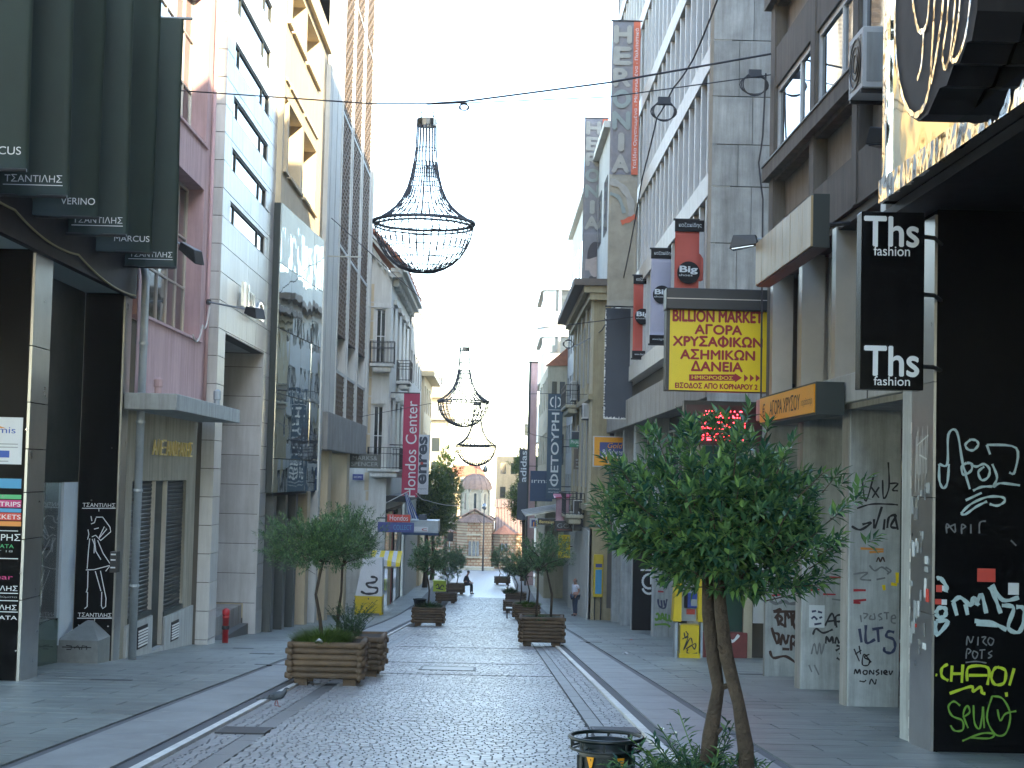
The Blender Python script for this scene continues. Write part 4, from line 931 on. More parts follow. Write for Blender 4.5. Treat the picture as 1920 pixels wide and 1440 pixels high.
G(1, 26.2, [[(364, 800), (380, 740), (396, 800), (410, 736), (420, 800), (436, 740)], [(350, 860), (366, 900)], [(380, 860), (406, 916)], [(440, 410), (500, 400), (548, 410)], [(480, 490), (530, 496)]], 'spray_grey', .022)
G(1, 26.2, [[(350, 440), (410, 436)], [(430, 462), (500, 464)], [(460, 366), (548, 370)]], 'red_print', .025)
q = rect(350 / k1 + ox1, 524 / k1 + oy1, 438 / k1 + ox1, 650 / k1 + oy1, 26.2); pst = fb(PL[1], 'paste_up', 'poster_white', FC(26.2), *q, .003, .006)
strokes(PL[1], FC(26.2), pxs(26.2, [[(366, 560), (390, 556)], [(400, 560), (424, 566)], [(364, 600), (380, 590), (396, 606)], [(408, 596), (424, 590)], [(380, 632), (420, 626)]], k1, ox1, oy1), 'spray_blue', .03, .0085)
G(2, 29.8, [[(150, 560), (190, 548), (160, 600)], [(180, 640), (172, 580), (200, 600), (186, 620), (210, 640)], [(216, 650), (220, 560), (240, 600)], [(250, 560), (256, 640)], [(270, 560), (296, 600), (280, 660), (262, 620), (270, 560)], [(150, 560), (300, 560)], [(140, 650), (170, 740), (180, 690), (150, 680)], [(190, 750), (200, 690), (220, 740), (236, 690)], [(250, 780), (252, 700), (280, 720), (254, 744)], [(270, 690), (300, 720), (290, 770), (262, 740)], [(130, 780), (150, 820), (220, 812), (290, 860)], [(200, 770), (240, 772)]], 'spray_brown', .045)
G(2, 29.8, [[(130, 500), (170, 516), (210, 500), (240, 516), (300, 510)]], 'spray_grey', .05); G(2, 29.8, [[(140, 470), (190, 466)]], 'red_print', .03)
bx(O, 'rear_sun_stop', 'brown_concrete', 8.5, 19, Y0 + .01, Y1 - .01, -6, 5.64)  # added out of sight to stop sun streaking in between the pillars
# wooden-faced box sign, orange sign
sg1 = thing('box_sign', 'blank tan boarded box sign above the mezzanine windows', 'sign', (4.5, 24.7, 5.0))
bx(sg1, 'box', 'frame_dark', 4.43, 4.66, 22.3, 27.1, 4.98, 5.74)
for i in range(15):
    a = 22.32 + i * .317; MB().fbox(FRt(4.43), a + .006, a + .311, 5.0, 5.72, 0, .03 + rnd.uniform(-.002, .002)).build('board', 'gold_panel', sg1)
for u in (23, 26.5): MB().tube([(4.66, u, 5.4), (5.1, u, 5.45)], .03, 6).build('bracket', 'iron', sg1)
sg2 = thing('box_sign', 'orange box sign lettered ΑΓΟΡΑ ΧΡΥΣΟΥ on the white ledge', 'sign', (4.6, 24.6, 2.65))
bx(sg2, 'box', 'frame_dark', 4.5, 4.9, 22.3, 26.95, 2.63, 3.09)
fb(sg2, 'face', 'orange_sign', FRt(4.5), 22.36, 26.9, 2.66, 3.06, 0, .02)
FT = Fr((4.478, 0, 0), (0, -1, 0), (-1, 0, 0))
text(sg2, 'ΑΓΟΡΑ ΧΡΥΣΟΥ', FT, -25.9, 2.74, 'spray_brown', h=.24, w=2.55, n=.002, bold=.002); text(sg2, 'ενεχυροδανειστήριο', FT, -23.25, 2.76, 'spray_brown', h=.13, w=.8, n=.002)
text(sg2, '€', FT, -26.6, 2.74, 'spray_brown', h=.22, w=.25, n=.002)
# air conditioner units
def ac_unit(x0, x1, y0, y1, z0, z1, label, side=1):
    t = thing('air_conditioner', label, 'air conditioner', ((x0 + x1) / 2, (y0 + y1) / 2, z0))
    bx(t, 'casing', 'frame_white', x0, x1, y0, y1, z0, z1, bevel=.012)
    fr = FC(y0); cx_, cz = (x0 + x1) / 2, (z0 + z1) / 2
    fb(t, 'side_grille', 'grey_wall', fr, x0 + .05, x1 - .05, z0 + .08, z1 - .08, .001, .006)
    r = min(y1 - y0, z1 - z0) * .4; xf = x0 if side == 1 else x1; s = -1 if side == 1 else 1
    b = MB(); cy = (y0 + y1) / 2
    for rr in (r, r * .7, r * .4): b.tube([(xf + s * .008, cy + rr * math.cos(a), cz + rr * math.sin(a)) for a in [2 * math.pi * i / 20 for i in range(20)]], .008, 4, closed=True)
    b.build('fan_guard', 'black_metal', t)
    MB().box(xf + s * .004 if s < 0 else xf + .001, xf + (s * .001 if s < 0 else .004), cy - r, cy + r, cz - r, cz + r).build('fan_recess', 'frame_dark', t)
    for y in (y0 + .06, y1 - .1): bx(t, 'bracket', 'iron', x0, x1 + (.25 if side == 1 else 0), y, y + .04, z0 - .05, z0 - .003)
    return t
ac_unit(4.62, 5.05, 20.2, 21.0, 6.75, 7.55, 'white air conditioner bracketed to the brown office building')
floodlight((4.35, 28.2, 5.95), (5.05, 28.0, 5.98), 'black floodlight over the tan boarded box sign')
floodlight((4.88, 20.0, 6.1), (5.05, 19.8, 6.05), 'small weathered lamp under the air conditioner on the office wall')
cable([(5.0, 29.9, 9.4), (4.96, 29.9, 8.2), (4.9, 29.95, 7.7), (4.98, 29.9, 7.0), (5.0, 29.9, 3.2)], .018, 'black cable hanging down the corner of the office building', sag=.03)

# --- the yellow gold-dealer board --------------------------------------------
t = thing('billboard', 'yellow board headed BILLION MARKET with dark roller box at the corner', 'sign', (4.35, 30.8, 3.39))
x0, x1, z0, z1 = rect(1250, 583, 1446, 734, 30.6); zt = onY(1350, 543, 30.6).z; F30 = FC(30.6)
bx(t, 'back_box', 'frame_dark', x0 - .02, x1 + .03, 30.62, 30.95, z0, z1)
fb(t, 'face', 'yellow_sign', F30, x0 + .05, x1 - .06, z0 + .01, z1 - .0, -.03, 0)
for a, q in ((x0 - .02, x0 + .05), (x1 - .06, x1 + .03)): fb(t, 'side_rail', 'black_metal', F30, a, q, z0, z1, -.04, .03)
bx(t, 'roller_box', 'black_metal', x0 - .04, x1 + .04, 30.45, 30.98, z1, zt, bevel=.02); fb(t, 'trim', 'frame_alu', FC(30.45), x0 - .03, x1 + .03, z1 + .2, z1 + .215, 0, .01)
def bt(s, px0, py0, px1, py1, m='red_print', bold=0, hv=.05):
    a, q, c_, d_ = rect(px0, py0, px1, py1, 30.6); text(t, s, F30, a, c_, m, h=d_ - c_, w=q - a, n=.0045, heavy=hv)
bt('BILLION MARKET', 1262, 583, 1430, 604); bt('ΑΓΟΡΑ', 1303, 609, 1391, 627); bt('ΧΡΥΣΑΦΙΚΩΝ', 1262, 630, 1429, 651); bt('ΑΣΗΜΙΚΩΝ', 1276, 656, 1415, 674); bt('ΔΑΝΕΙΑ', 1296, 678, 1392, 696)
def pz(px, py): q = onY(px, py, 30.6); return (q.x, q.z)
MB().prism(F30, [pz(*q) for q in ((1292, 714), (1378, 714), (1378, 717), (1391, 708.5), (1378, 700), (1378, 702), (1292, 702))], .002, .005).build('arrow', 'red_print', t)
for a in (1395, 1406, 1417): MB().prism(F30, [pz(a, 716), pz(a + 8, 709), pz(a, 702)], .002, .005).build('arrow_head', 'red_print', t)
bt('ΗΜΙΟΡΟΦΟΣ', 1297, 704, 1374, 712, 'yellow_sign', hv=0.02); t.children[-1].location.y -= .004
bt('ΕΙΣΟΔΟΣ ΑΠΟ ΚΟΡΝΑΡΟΥ 2', 1266, 719, 1420, 729, bold=.002)
MB().tube([(x1, 30.8, z0 + .1), (x1 + .3, 29.9, z0 + .1)], .04, 6).build('bracket', 'iron', t)
# LED board
t = thing('led_board', 'dark LED board with glowing red dot lettering below the yellow board', 'sign', (4.6, 31.2, 2.4))
x0, x1, z0, z1 = rect(1286, 757, 1426, 836, 31.2); F31 = FC(31.2)
bx(t, 'case', 'black_metal', x0 - .04, x1 + .04, 31.22, 31.5, z0, z1 + .05); fb(t, 'screen', mat('led_red_panel', (.05, .008, .012), .3, var=.1), F31, x0, x1, z0 + .03, z1 - .03, -.03, 0)
mat('led_red', (1, .02, .03), .5, var=0, emit=5.)
xm = (x0 + x1) / 2
for i, s in enumerate(('ΧΡΥΣΗ ΛΙΡΑ', 'ΑΓΟΡΑ ΧΡΥΣΟΥ', '€ ΔΑΝΕΙΑ €')):
    b = MB(); rr = random.Random(i); wtot = (x1 - x0) * (.62 - .1 * (i == 0)); n_ = int(wtot / .028); zc = z1 - .16 - i * .22
    for ix in range(n_):
        for iz in range(5):
            if (ix % 5 == 4): continue
            if rr.random() < (.75 if iz in (0, 4) else .42):
                a = xm - wtot / 2 + ix * .028; c_ = zc - iz * .03; b.fbox(F31, a, a + .02, c_, c_ + .02, .001, .008)
    b.build('led_text', 'led_red', t, kind='stuff')

# --- the tall stone clad building across the side street --------------------------
N = thing('tall_office_building', 'tall stone clad office building with rows of white window fins', 'building', (8, 55, gz(50)))
X3 = 5.1; F3 = FRt(X3); Y0, Y1 = 37.35, 70.0; TOP = 26
b = MB().wall(F3, Y0, Y1, 4.4, TOP, [], 0, -.35); b.face((X3, Y1, -4), (X3, Y1, TOP), (20, Y1, TOP), (20, Y1, -4)).face((X3, Y0, TOP), (X3, Y1, TOP), (20, Y1, TOP), (20, Y0, TOP)).face((X3 + .02, Y0 + .06, -4), (X3 + .02, Y0 + .06, TOP), (20, Y0 + .06, TOP), (20, Y0 + .06, -4))
b.build('wall', 'marble_joint', N)
FN = FC(Y0)
us = [4.98, 5.62, 6.42, 7.25, 8.1, 9.0, 10]; v = 2.6; r_ = 0
while v < 24.5:
    h = (1.15, 1.35, 1.0)[r_ % 3]
    cu = us if r_ % 2 else [4.98, 5.95, 6.8, 7.6, 8.5, 10]
    for a, q in zip(cu[:-1], cu[1:]): slab_f(FN, a, q, v, v + h, -.05, 0, par=N, m='stone_slab', g_=.011)
    v += h; r_ += 1
mat('fin_white', (.60, .60, .56), .5, var=.12, streak=.2)
floors = [5.35, 8.6, 11.7, 14.9, 18.1, 21.3, 24.4]
for i, z in enumerate(floors):
    fb(N, 'floor_band', 'fin_white', F3, Y0 + .02, Y1, z - .05, z + .5, -.34, .06 + .002 * i)
    z2 = (floors[i + 1] - .06) if i + 1 < len(floors) else 25.9
    u = Y0 + .12; k_ = 0
    while u < Y1 - .3:
        fb(N, 'fin', 'fin_white', F3, u, u + .16, z + .51, z2, -.34, .03)
        if u + 1.25 < Y1: 
            wn = fb(N, 'window', 'frame_alu', F3, u + .165, u + 1.245, z + .52, z + 1.1, -.33, -.09)
            fb(wn, 'pane', 'pane_sky' if rnd.random() < .7 else 'pane_dark', F3, u + .18, u + 1.23, z + 1.12, z2 - .02, -.3, -.10 + rnd.uniform(-.01, .01))
        u += 1.25; k_ += 1
bx(N, 'corner_trim', 'tan_panel', 4.93, 5.0, Y0 - .02, Y0 + .12, 4.4, TOP)
bx(N, 'parapet', 'fin_white', 4.95, 20, Y0, Y1, TOP, TOP + .8)
bx(N, 'rear_sun_stop', 'brown_concrete', 8.6, 19.9, Y0 + .08, Y1 - .01, -8, 5.0)  # unseen mass added to shut leaking sunlight out of the arcade
# ground floor arcade of that building
bx(N, 'arcade_beam', 'concrete', 4.95, 9, Y0 + .1, Y1, 3.6, 4.6, bevel=.02)
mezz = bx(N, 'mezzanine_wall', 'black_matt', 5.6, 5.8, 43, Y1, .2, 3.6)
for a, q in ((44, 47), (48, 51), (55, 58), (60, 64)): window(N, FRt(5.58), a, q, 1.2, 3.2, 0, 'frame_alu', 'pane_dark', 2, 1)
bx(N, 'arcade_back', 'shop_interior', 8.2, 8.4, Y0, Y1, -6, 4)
bx(N, 'corner_block', 'pale_yellow', 5.3, 5.62, 41.5, 43, -3.2, 3.6)
PN = []
for yy, yb in ((50.9, 51.6), (58.5, 59.2), (63.5, 64.1), (68, 68.8)):
    PN.append(bx(N, 'pillar', 'pillar_paint', 5.2, 6.0, yy, yb, gz(yb) - .3, 3.6, bevel=.02))
def px51(sts): return pxs(50.9, sts, 4.8, 1040, 1040)
strokes(PN[0], FC(50.9), px51([[(910, 540), (930, 530), (940, 560), (920, 590), (904, 570)], [(950, 590), (970, 530), (990, 590)], [(955, 570), (985, 570)], [(1000, 530), (1004, 590), (1030, 586)], [(1030, 540), (1034, 590), (1054, 600)], [(900, 630), (1000, 626), (1040, 650)]]), 'spray_green', .06)
strokes(PN[0], FC(50.9), px51([[(930, 400), (940, 460), (990, 480), (1010, 400)], [(960, 410), (966, 470)], [(984, 410), (990, 460)], [(910, 220), (960, 260), (1020, 210)], [(920, 260), (1010, 300)]]), 'spray_blue', .05)
strokes(PN[0], FC(50.9), px51([[(930, 330), (980, 334)]]), 'red_print', .05)
# black shop panel with a white 9-like emblem
sp = thing('shop_sign', 'tall black shop panel with white round emblem beyond the graffiti pillar', 'sign', (5.5, 55, gz(55)))
x0, x1, z0, z1 = rect(1186, 1060, 1226, 1182, 55); bx(sp, 'panel', 'black_matt', x0, x1 + .4, 55, 55.2, z0, z1 + .6)
F55 = FC(55)
cxp, czp = onY(1217, 1090, 55).x, onY(1217, 1090, 55).z
strokes(sp, F55, [[(cxp + .22 * math.cos(a), czp + .24 * math.sin(a)) for a in [math.radians(d) for d in range(70, 300, 20)]]], 'white_print', .07, name='emblem'); strokes(sp, F55, [[(cxp + .22 * math.cos(a), czp - .18 + .24 * math.sin(a)) for a in [math.radians(d) for d in range(195, 345, 15)]]], 'white_print', .07, name='emblem')
strokes(sp, F55, [[(cxp + .06, czp + .3), (cxp + .06, czp - .1)], [(cxp - .3, czp + .38), (cxp + .3, czp + .38)]], 'white_print', .05, name='emblem')
# corner shop front in the side street
shp = thing('corner_shop_front', 'dark green glass shop front on red stone base behind the phone box', 'shop', (5.8, 37.2, gz(37)))
x0, x1, z0, z1 = rect(1312, 1080, 1392, 1180, 37.2); bx(shp, 'window', 'green_glass', x0, x1, 37.2, 37.32, z0 - .05, 2.6)
bx(shp, 'base', mat('red_stone', (.16, .035, .03), .4, var=.3, scale=5), x0 - .1, x1 + .1, 37.0, 37.33, gz(37) - .2, z0 - .05, bevel=.02)
strokes(shp, FC(37.0), [[(x0 + .3, z0 - .25), (x0 + .5, z0 - .15), (x0 + .7, z0 - .3)], [(x1 - .4, z0 - .1), (x1 - .25, z0 - .25), (x1 - .1, z0 - .1)]], 'white_print', .06)
bx(shp, 'panel', 'pale_yellow', x1 + .02, x1 + .22, 37.1, 37.3, gz(37) - .2, 2.6); bx(shp, 'poster_board', 'poster_white', x1 + .24, x1 + .5, 37.12, 37.2, -1.6, .2)
text(shp, 'ΒΙΕ', FC(37.12), x1 + .27, -.9, 'black_matt', w=.2, h=.5, n=.003)
bx(shp, 'column', mat('yellow_paint', (.55, .33, .01), .5, var=.15), x1 + .52, x1 + .78, 36.9, 37.3, gz(37) - .2, 2.6); bx(shp, 'door', mat('orange_wood', (.26, .10, .02), .6, var=.25), x1 + .8, x1 + 1.6, 37.1, 37.25, gz(37), 1.5)
# phone box
ph = thing('phone_box', 'yellow phone box with blue payphone and graffiti on its base', 'phone box', (4.55, 36.6, gz(36.6)))
mat('phone_yellow', (.62, .45, .005), .4, var=.12, scale=5)
x0, x1, z0, z1 = rect(1275, 1172, 1311, 1238, 36.5); bx(ph, 'pedestal', 'phone_yellow', x0, x1, 36.5, 36.9, gz(36.5) - .05, z1, bevel=.02); bx(ph, 'pedestal_foot', 'phone_yellow', x0 - .02, x1 + .02, 36.48, 36.92, gz(36.5) - .05, gz(36.5) + .15)
bx(ph, 'frame_post', 'steel_pipe', x0 - .12, x0 - .06, 36.5, 36.9, gz(36.5) - .05, z1 + .05); bx(ph, 'frame_post', 'steel_pipe', x1 + .03, x1 + .08, 36.5, 36.9, gz(36.5) - .05, z1 + .05)
hx0, hx1, hz0, hz1 = rect(1262, 1050, 1318, 1166, 36.5)
b = MB(); b.prism(FC(36.45), [(hx0, hz0), (hx0 + .2, hz0), (hx0 + .2, hz1 - .1), (hx0 + .1, hz1), (hx0 + .06, hz1 - .1)], -.45, 0); b.build('hood_side', 'phone_yellow', ph, bevel=.02)
b = MB(); b.prism(FC(36.45), [(hx1 - .12, hz0), (hx1 + .04, hz0), (hx1, hz1 - .1), (hx1 - .04, hz1), (hx1 - .12, hz1 - .1)], -.45, 0); b.build('hood_side', 'phone_yellow', ph, bevel=.02)
bx(ph, 'hood_top', 'phone_yellow', hx0 + .06, hx1 - .03, 36.4, 36.95, hz1 - .02, hz1 + .12, bevel=.04); bx(ph, 'back_panel', 'steel_pipe', hx0 + .2, hx1 - .12, 36.75, 36.85, hz0, hz1)
pp = rect(1284, 1112, 1311, 1140, 36.6); bx(ph, 'payphone', mat('phone_blue', (.02, .06, .32), .4, var=.1), pp[0], pp[1], 36.58, 36.76, pp[2], pp[3], bevel=.02)
MB().box(pp[0] - .02, pp[0] + .06, 36.53, 36.58, pp[2], pp[3]).build('handset', 'black_matt', ph, bevel=.015); MB().box(pp[0] + .14, pp[1] - .04, 36.565, 36.579, pp[2] + .05, pp[2] + .2).build('keypad', 'print_grey', ph)
pr = rect(1287, 1142, 1303, 1152, 36.74); MB().box(pr[0], pr[1], 36.735, 36.748, pr[2], pr[3]).build('sticker', 'print_red', ph)
strokes(ph, FC(36.5), pxs(36.5, [[(1165, 700), (1175, 750), (1200, 720), (1180, 690)], [(1150, 760), (1200, 740), (1160, 860), (1220, 750), (1240, 800)], [(1180, 850), (1265, 800), (1260, 850), (1230, 810)], [(1200, 850), (1190, 880), (1230, 896), (1284, 884)]], 4.8, 1040, 1040), 'spray_black', .025)
# ------------------------------------------------------------------ farther down the street, left
g = lambda y: gz(y) + .03
def balcony(parent, x0, x1, y0, y1, z, h=1.0, n=None, m='iron', slab='white_wall', th=.16):
    """stone slab on a moulded underside, iron railing with bars"""
    B = bx(parent, 'balcony', slab, x0, x1, y0, y1, z - th, z, bevel=.03)
    MB().box(x0 + .12, x1 - .12, y0 + .12, y1 - .12, z - th - .28, z - th - .002).build('corbel', slab, B, bevel=.08)
    r = MB()
    for a, b_ in (((x0, y0), (x1, y0)), ((x1, y0), (x1, y1)), ((x0, y1), (x1, y1)), ((x0, y0), (x0, y1))):
        for zz in (z + .06, z + h * .72, z + h): r.tube([(a[0], a[1], zz), (b_[0], b_[1], zz)], .022, 4)
        L_ = math.hypot(b_[0] - a[0], b_[1] - a[1]); k_ = max(2, int(L_ / .16))
        for i in range(k_ + 1):
            t = i / k_; r.tube([(a[0] + (b_[0] - a[0]) * t, a[1] + (b_[1] - a[1]) * t, z), (a[0] + (b_[0] - a[0]) * t, a[1] + (b_[1] - a[1]) * t, z + h)], .014, 4)
    r.build('railing', m, B); return B

NC = thing('neoclassical_building', 'pale neoclassical building with gable cornice and iron balconies', 'building', (-7, 88, g(88)))
X6 = -5.3; F6 = FL(X6); FE6 = FC(80.5)
hw = [(82.3, 83.9, 7.1, 10.2), (86.3, 88.0, 7.1, 10.2), (90.3, 92, 7.1, 10.2), (94, 95.6, 7.1, 10.2), (82.3, 83.9, 2.0, 5.4), (86.3, 88.0, 2.0, 5.4), (90.3, 92, 2.0, 5.4), (94, 95.6, 2, 5.4)]
b = MB().wall(F6, 80.5, 98, -.2, 11.6, hw, .25)
eh = [(-6.05, -5.55, 7.15, 9.9), (-6.05, -5.55, 2.0, 5.0)]
b.wall(FE6, -9, X6, -6, 11.6, eh, .2); b.face((-9, 80.5, 11.6), (X6, 80.5, 11.6), (-6.9, 80.5, 13.9), (-9, 80.5, 13.9)); b.face((X6, 98, -6), (X6, 98, 12), (-14, 98, 12), (-14, 98, -6))
b.build('wall', 'white_wall', NC)
for i in range(12): fb(NC, 'quoin', 'cream', FE6, -6.4 + (.0 if i % 2 else .08), -6.18, -.2 + i * .95, .7 + i * .95, .002, .03)
for h in hw: 
    window(NC, F6, *h, -.15, 'frame_dark', 'pane_dark', 2, 2, .08); fb(NC, 'lintel', 'white_wall', F6, h[0] - .2, h[1] + .2, h[3] + .1, h[3] + .35, 0, .18)
for h in eh: window(NC, FE6, *h, -.12, 'frame_white', 'pane_dark', 2, 2, .06); fb(NC, 'lintel', 'white_wall', FE6, h[0] - .12, h[1] + .12, h[3] + .1, h[3] + .3, 0, .12)
b = MB()                                                        # raking cornice and eaves
for o_, t_ in ((0, .16), (.18, .13)): 
    P_ = [(-7.1, 14.15 + o_), (-4.75 + o_ * .5, 11.55 + o_), (-4.75 + o_ * .5, 11.55 + o_ + t_), (-7.1, 14.15 + o_ + t_)]
    b.prism(FC(80.0 - o_ * .6), P_, -.6 - o_, 0)
b.build('raking_cornice', 'white_wall', NC)
MB().box(-5.35, -4.75, 80.2, 98, 11.5, 11.75).box(-5.35, -4.55, 80.1, 98.1, 11.75, 11.95).build('cornice', 'white_wall', NC)
rf = MB(); rf.face((-4.6, 80.0, 12.0), (-4.6, 98, 12.0), (-7.1, 98, 14.6), (-7.1, 80.0, 14.6)).face((-10, 80.0, 11.6), (-10, 98, 11.6), (-7.1, 98, 14.6), (-7.1, 80.0, 14.6)); rf = rf.build('roof', 'terracotta', NC)
for i in range(10): MB().tube([(-4.55, 80.3 + i * 1.8, 12.02), (-7.1, 80.3 + i * 1.8, 14.68)], .11, 6).build('ridge_tile', 'terracotta', rf)
bx(rf, 'chimney', 'ochre_marble', -7.2, -6.9, 80.6, 80.9, 13.8, 15.3)
for i in range(11): MB().box(-5.28, -4.95, 81 + i * 1.55, 81.3 + i * 1.55, 11.1, 11.48).build('modillion', 'white_wall', NC, bevel=.06)
for i in range(5): MB().prism(FC(80.45), [(-6.6 + i * .3, 12.9 - i * .33), (-6.45 + i * .3, 12.73 - i * .33), (-6.45 + i * .3, 13.0 - i * .33), (-6.6 + i * .3, 13.17 - i * .33)], 0, .3).build('modillion', 'white_wall', NC)
balcony(NC, -6.25, -5.05, 79.7, 80.48, 7.1, 1.1); balcony(NC, -5.28, -4.55, 86.0, 88.4, 6.6, 1.1); balcony(NC, -6.2, -4.6, 79.4, 84.5, 1.85, 1.05)
bx(NC, 'shop_canopy', 'dark_wall', -5.3, -4.3, 80.5, 97, .2, .5)
for i in range(7): slab_f(FC(80.45), -8.9, -6.0, -5.2 + i * .78, -5.2 + (i + 1) * .78, -.03, .02, par=NC, m='white_wall', g_=.02)
bx(NC, 'shop_front', 'black_matt', -5.6, -5.4, 80.52, 97.5, -6, .2)
for i, (a, q, m_) in enumerate(((81, 83.5, 'pane_dark'), (84, 86, 'ochre_marble'), (86.4, 87, 'red_print'), (88.5, 91, 'pane_sky'), (91.5, 94, 'grey_wall'))): bx(NC, 'shop_panel', m_, -5.4, -5.3, a, q, -5.5, -.4)
# further left-hand buildings
def plain_building(name, label, x, y0, y1, zt, m, side, rows=3, cols=4, z0=-1., extra=0., cornice=None, wm='pane_dark'):
    t = thing(name, label, 'building', (x, (y0 + y1) / 2, gz((y0 + y1) / 2)))
    fr = FL(x) if side == 'L' else FRt(x); xb = x - 12 if side == 'L' else x + 12; s = -1 if side == 'L' else 1
    fh = (zt - z0) / rows; hw = []
    for r in range(rows):
        for c in range(cols):
            u0 = y0 + (y1 - y0) * (c + .22) / cols; u1 = y0 + (y1 - y0) * (c + .78) / cols; hw.append((u0, u1, z0 + r * fh + fh * .25, z0 + r * fh + fh * .82))
    b = MB().wall(fr, y0, y1, gz(y1) - 1, zt, hw, .25)
    for yy in (y0, y1): b.face((x, yy, gz(y1) - 1), (x, yy, zt), (xb, yy, zt), (xb, yy, gz(y1) - 1))
    b.face((x, y0, zt), (x, y1, zt), (xb, y1, zt), (xb, y0, zt)); b.build('wall', m, t)
    for h in hw: window(t, fr, *h, -.15, 'frame_white', wm, 2, 1, .07)
    if cornice: bx(t, 'cornice', cornice, min(x - s * .7, xb), max(x - s * .7, xb), y0 - .4, y1 + .3, zt, zt + .35)
    return t
plain_building('shop_block', 'narrow blue grey block behind the crimson banner', -5.2, 98.1, 114, 13.2, 'grey_wall', 'L', 4, 5, 0)
t = plain_building('shop_block', 'low cream block with brown eaves beyond the crimson banner', -5.0, 114.2, 128, 8.6, 'cream', 'L', 3, 4, -1.5, cornice='ochre_marble')
t = thing('apartment_block', 'tall sunlit cream apartment block with stepped balconies far behind the trees', 'building', (-7.2, 182, gz(180)))
F180 = FC(180.)
hw = [(-8.8 + i * 1.2, -8.2 + i * 1.2, z, z + 1.5) for i in range(3) for z in (-1, 2, 5, 8, 11)]
b = MB().wall(F180, -14, -5.4, -12, 13.4, hw, .3); b.face((-5.4, 180, -12), (-5.4, 180, 13.4), (-5.4, 200, 13.4), (-5.4, 200, -12)).face((-14, 180, 13.4), (-5.4, 180, 13.4), (-5.4, 200, 13.4), (-14, 200, 13.4)); b.build('wall', 'cream', t)
for h in hw: window(t, F180, *h, -.2, 'frame_white', 'pane_sky', 2, 1, .08)
bx(t, 'roof_storey', 'cream', -13, -7, 182, 198, 13.4, 16.2)
for z in (1.6, 4.6, 7.6, 10.6): balcony(t, -9.5, -5.3, 178.9, 179.98, z, 1.0, m='frame_alu', slab='cream')
t = thing('side_block', 'slim sunlit tan block with projecting roof slab beside the church', 'building', (-5, 171, gz(170)))
bx(t, 'wall', 'cream', -9, -5.0, 168, 178, -10, 7.3); bx(t, 'roof_slab', 'ochre_marble', -9.4, -4.3, 167.3, 178.4, 7.3, 7.7)
for z in (-1, 1.5, 4): MB().box(-4.99, -4.9, 169, 172, z, z + 1.4).build('window', 'pane_dark', t); MB().box(-6.4, -5.6, 167.9, 167.99, z, z + 1.4).build('window', 'pane_dark', t)
for nm, x0, x1, y0, zt, m_, lb in (('distant_house', -5.4, -1.0, 196, 1.5, 'cream', 'low pale house showing left of the church dome'), ('distant_house', .5, 4, 200, 4.0, 'pale_yellow', 'pale house showing right of the church dome'), ('distant_house', 3.2, 9, 190, 8.6, 'white_wall', 'taller white house behind the sign with white vertical lettering')):
    t = thing(nm, lb, 'building', ((x0 + x1) / 2, y0 + 4, gz(y0))); fr = FC(y0); hw = [(x0 + .5 + i * 1.3, x0 + 1.2 + i * 1.3, zt - 2.2 - 3 * j, zt - .8 - 3 * j) for i in range(int((x1 - x0 - .6) / 1.3)) for j in range(3)]
    b = MB().wall(fr, x0, x1, -12, zt, hw, .25); b.face((x0, y0, -12), (x0, y0, zt), (x0, y0 + 10, zt), (x0, y0 + 10, -12)).face((x1, y0, -12), (x1, y0, zt), (x1, y0 + 10, zt), (x1, y0 + 10, -12)).face((x0, y0, zt), (x1, y0, zt), (x1, y0 + 10, zt), (x0, y0 + 10, zt)); b.build('wall', m_, t)
    for h in hw: MB().fbox(fr, *h, -.2, -.12).build('window', 'pane_dark', t)
    if 'left' in lb: MB().face((x0 - .3, y0 - .3, zt), (x1 + .3, y0 - .3, zt), (x1 - .6, y0 + 4, zt + 1.3), (x0 + .6, y0 + 4, zt + 1.3)).build('roof', 'terracotta', t)
# rows of roofs beyond that close the view at ground level
for i, (x0, x1, y0, zt, m_) in enumerate(((-60, -14, 185, 9, 'cream'), (9.5, 60, 185, 10, 'pale_yellow'))):
    t = thing('distant_block', ('long cream block closing the street behind the left-hand shops', 'long yellowish block closing the street behind the right-hand shops')[i], 'building', ((x0 + x1) / 2, y0 + 5, gz(y0)))
    fr = FC(y0); n_ = int((x1 - x0) / 2.5); hw = [(x0 + .8 + k_ * 2.5, x0 + 2 + k_ * 2.5, zt - 2.4 - 3.1 * j, zt - .8 - 3.1 * j) for k_ in range(n_) for j in range(4)]
    b = MB().wall(fr, x0, x1, -12, zt, hw, .3); b.face((x0, y0, zt), (x1, y0, zt), (x1, y0 + 12, zt), (x0, y0 + 12, zt)); b.build('wall', m_, t)

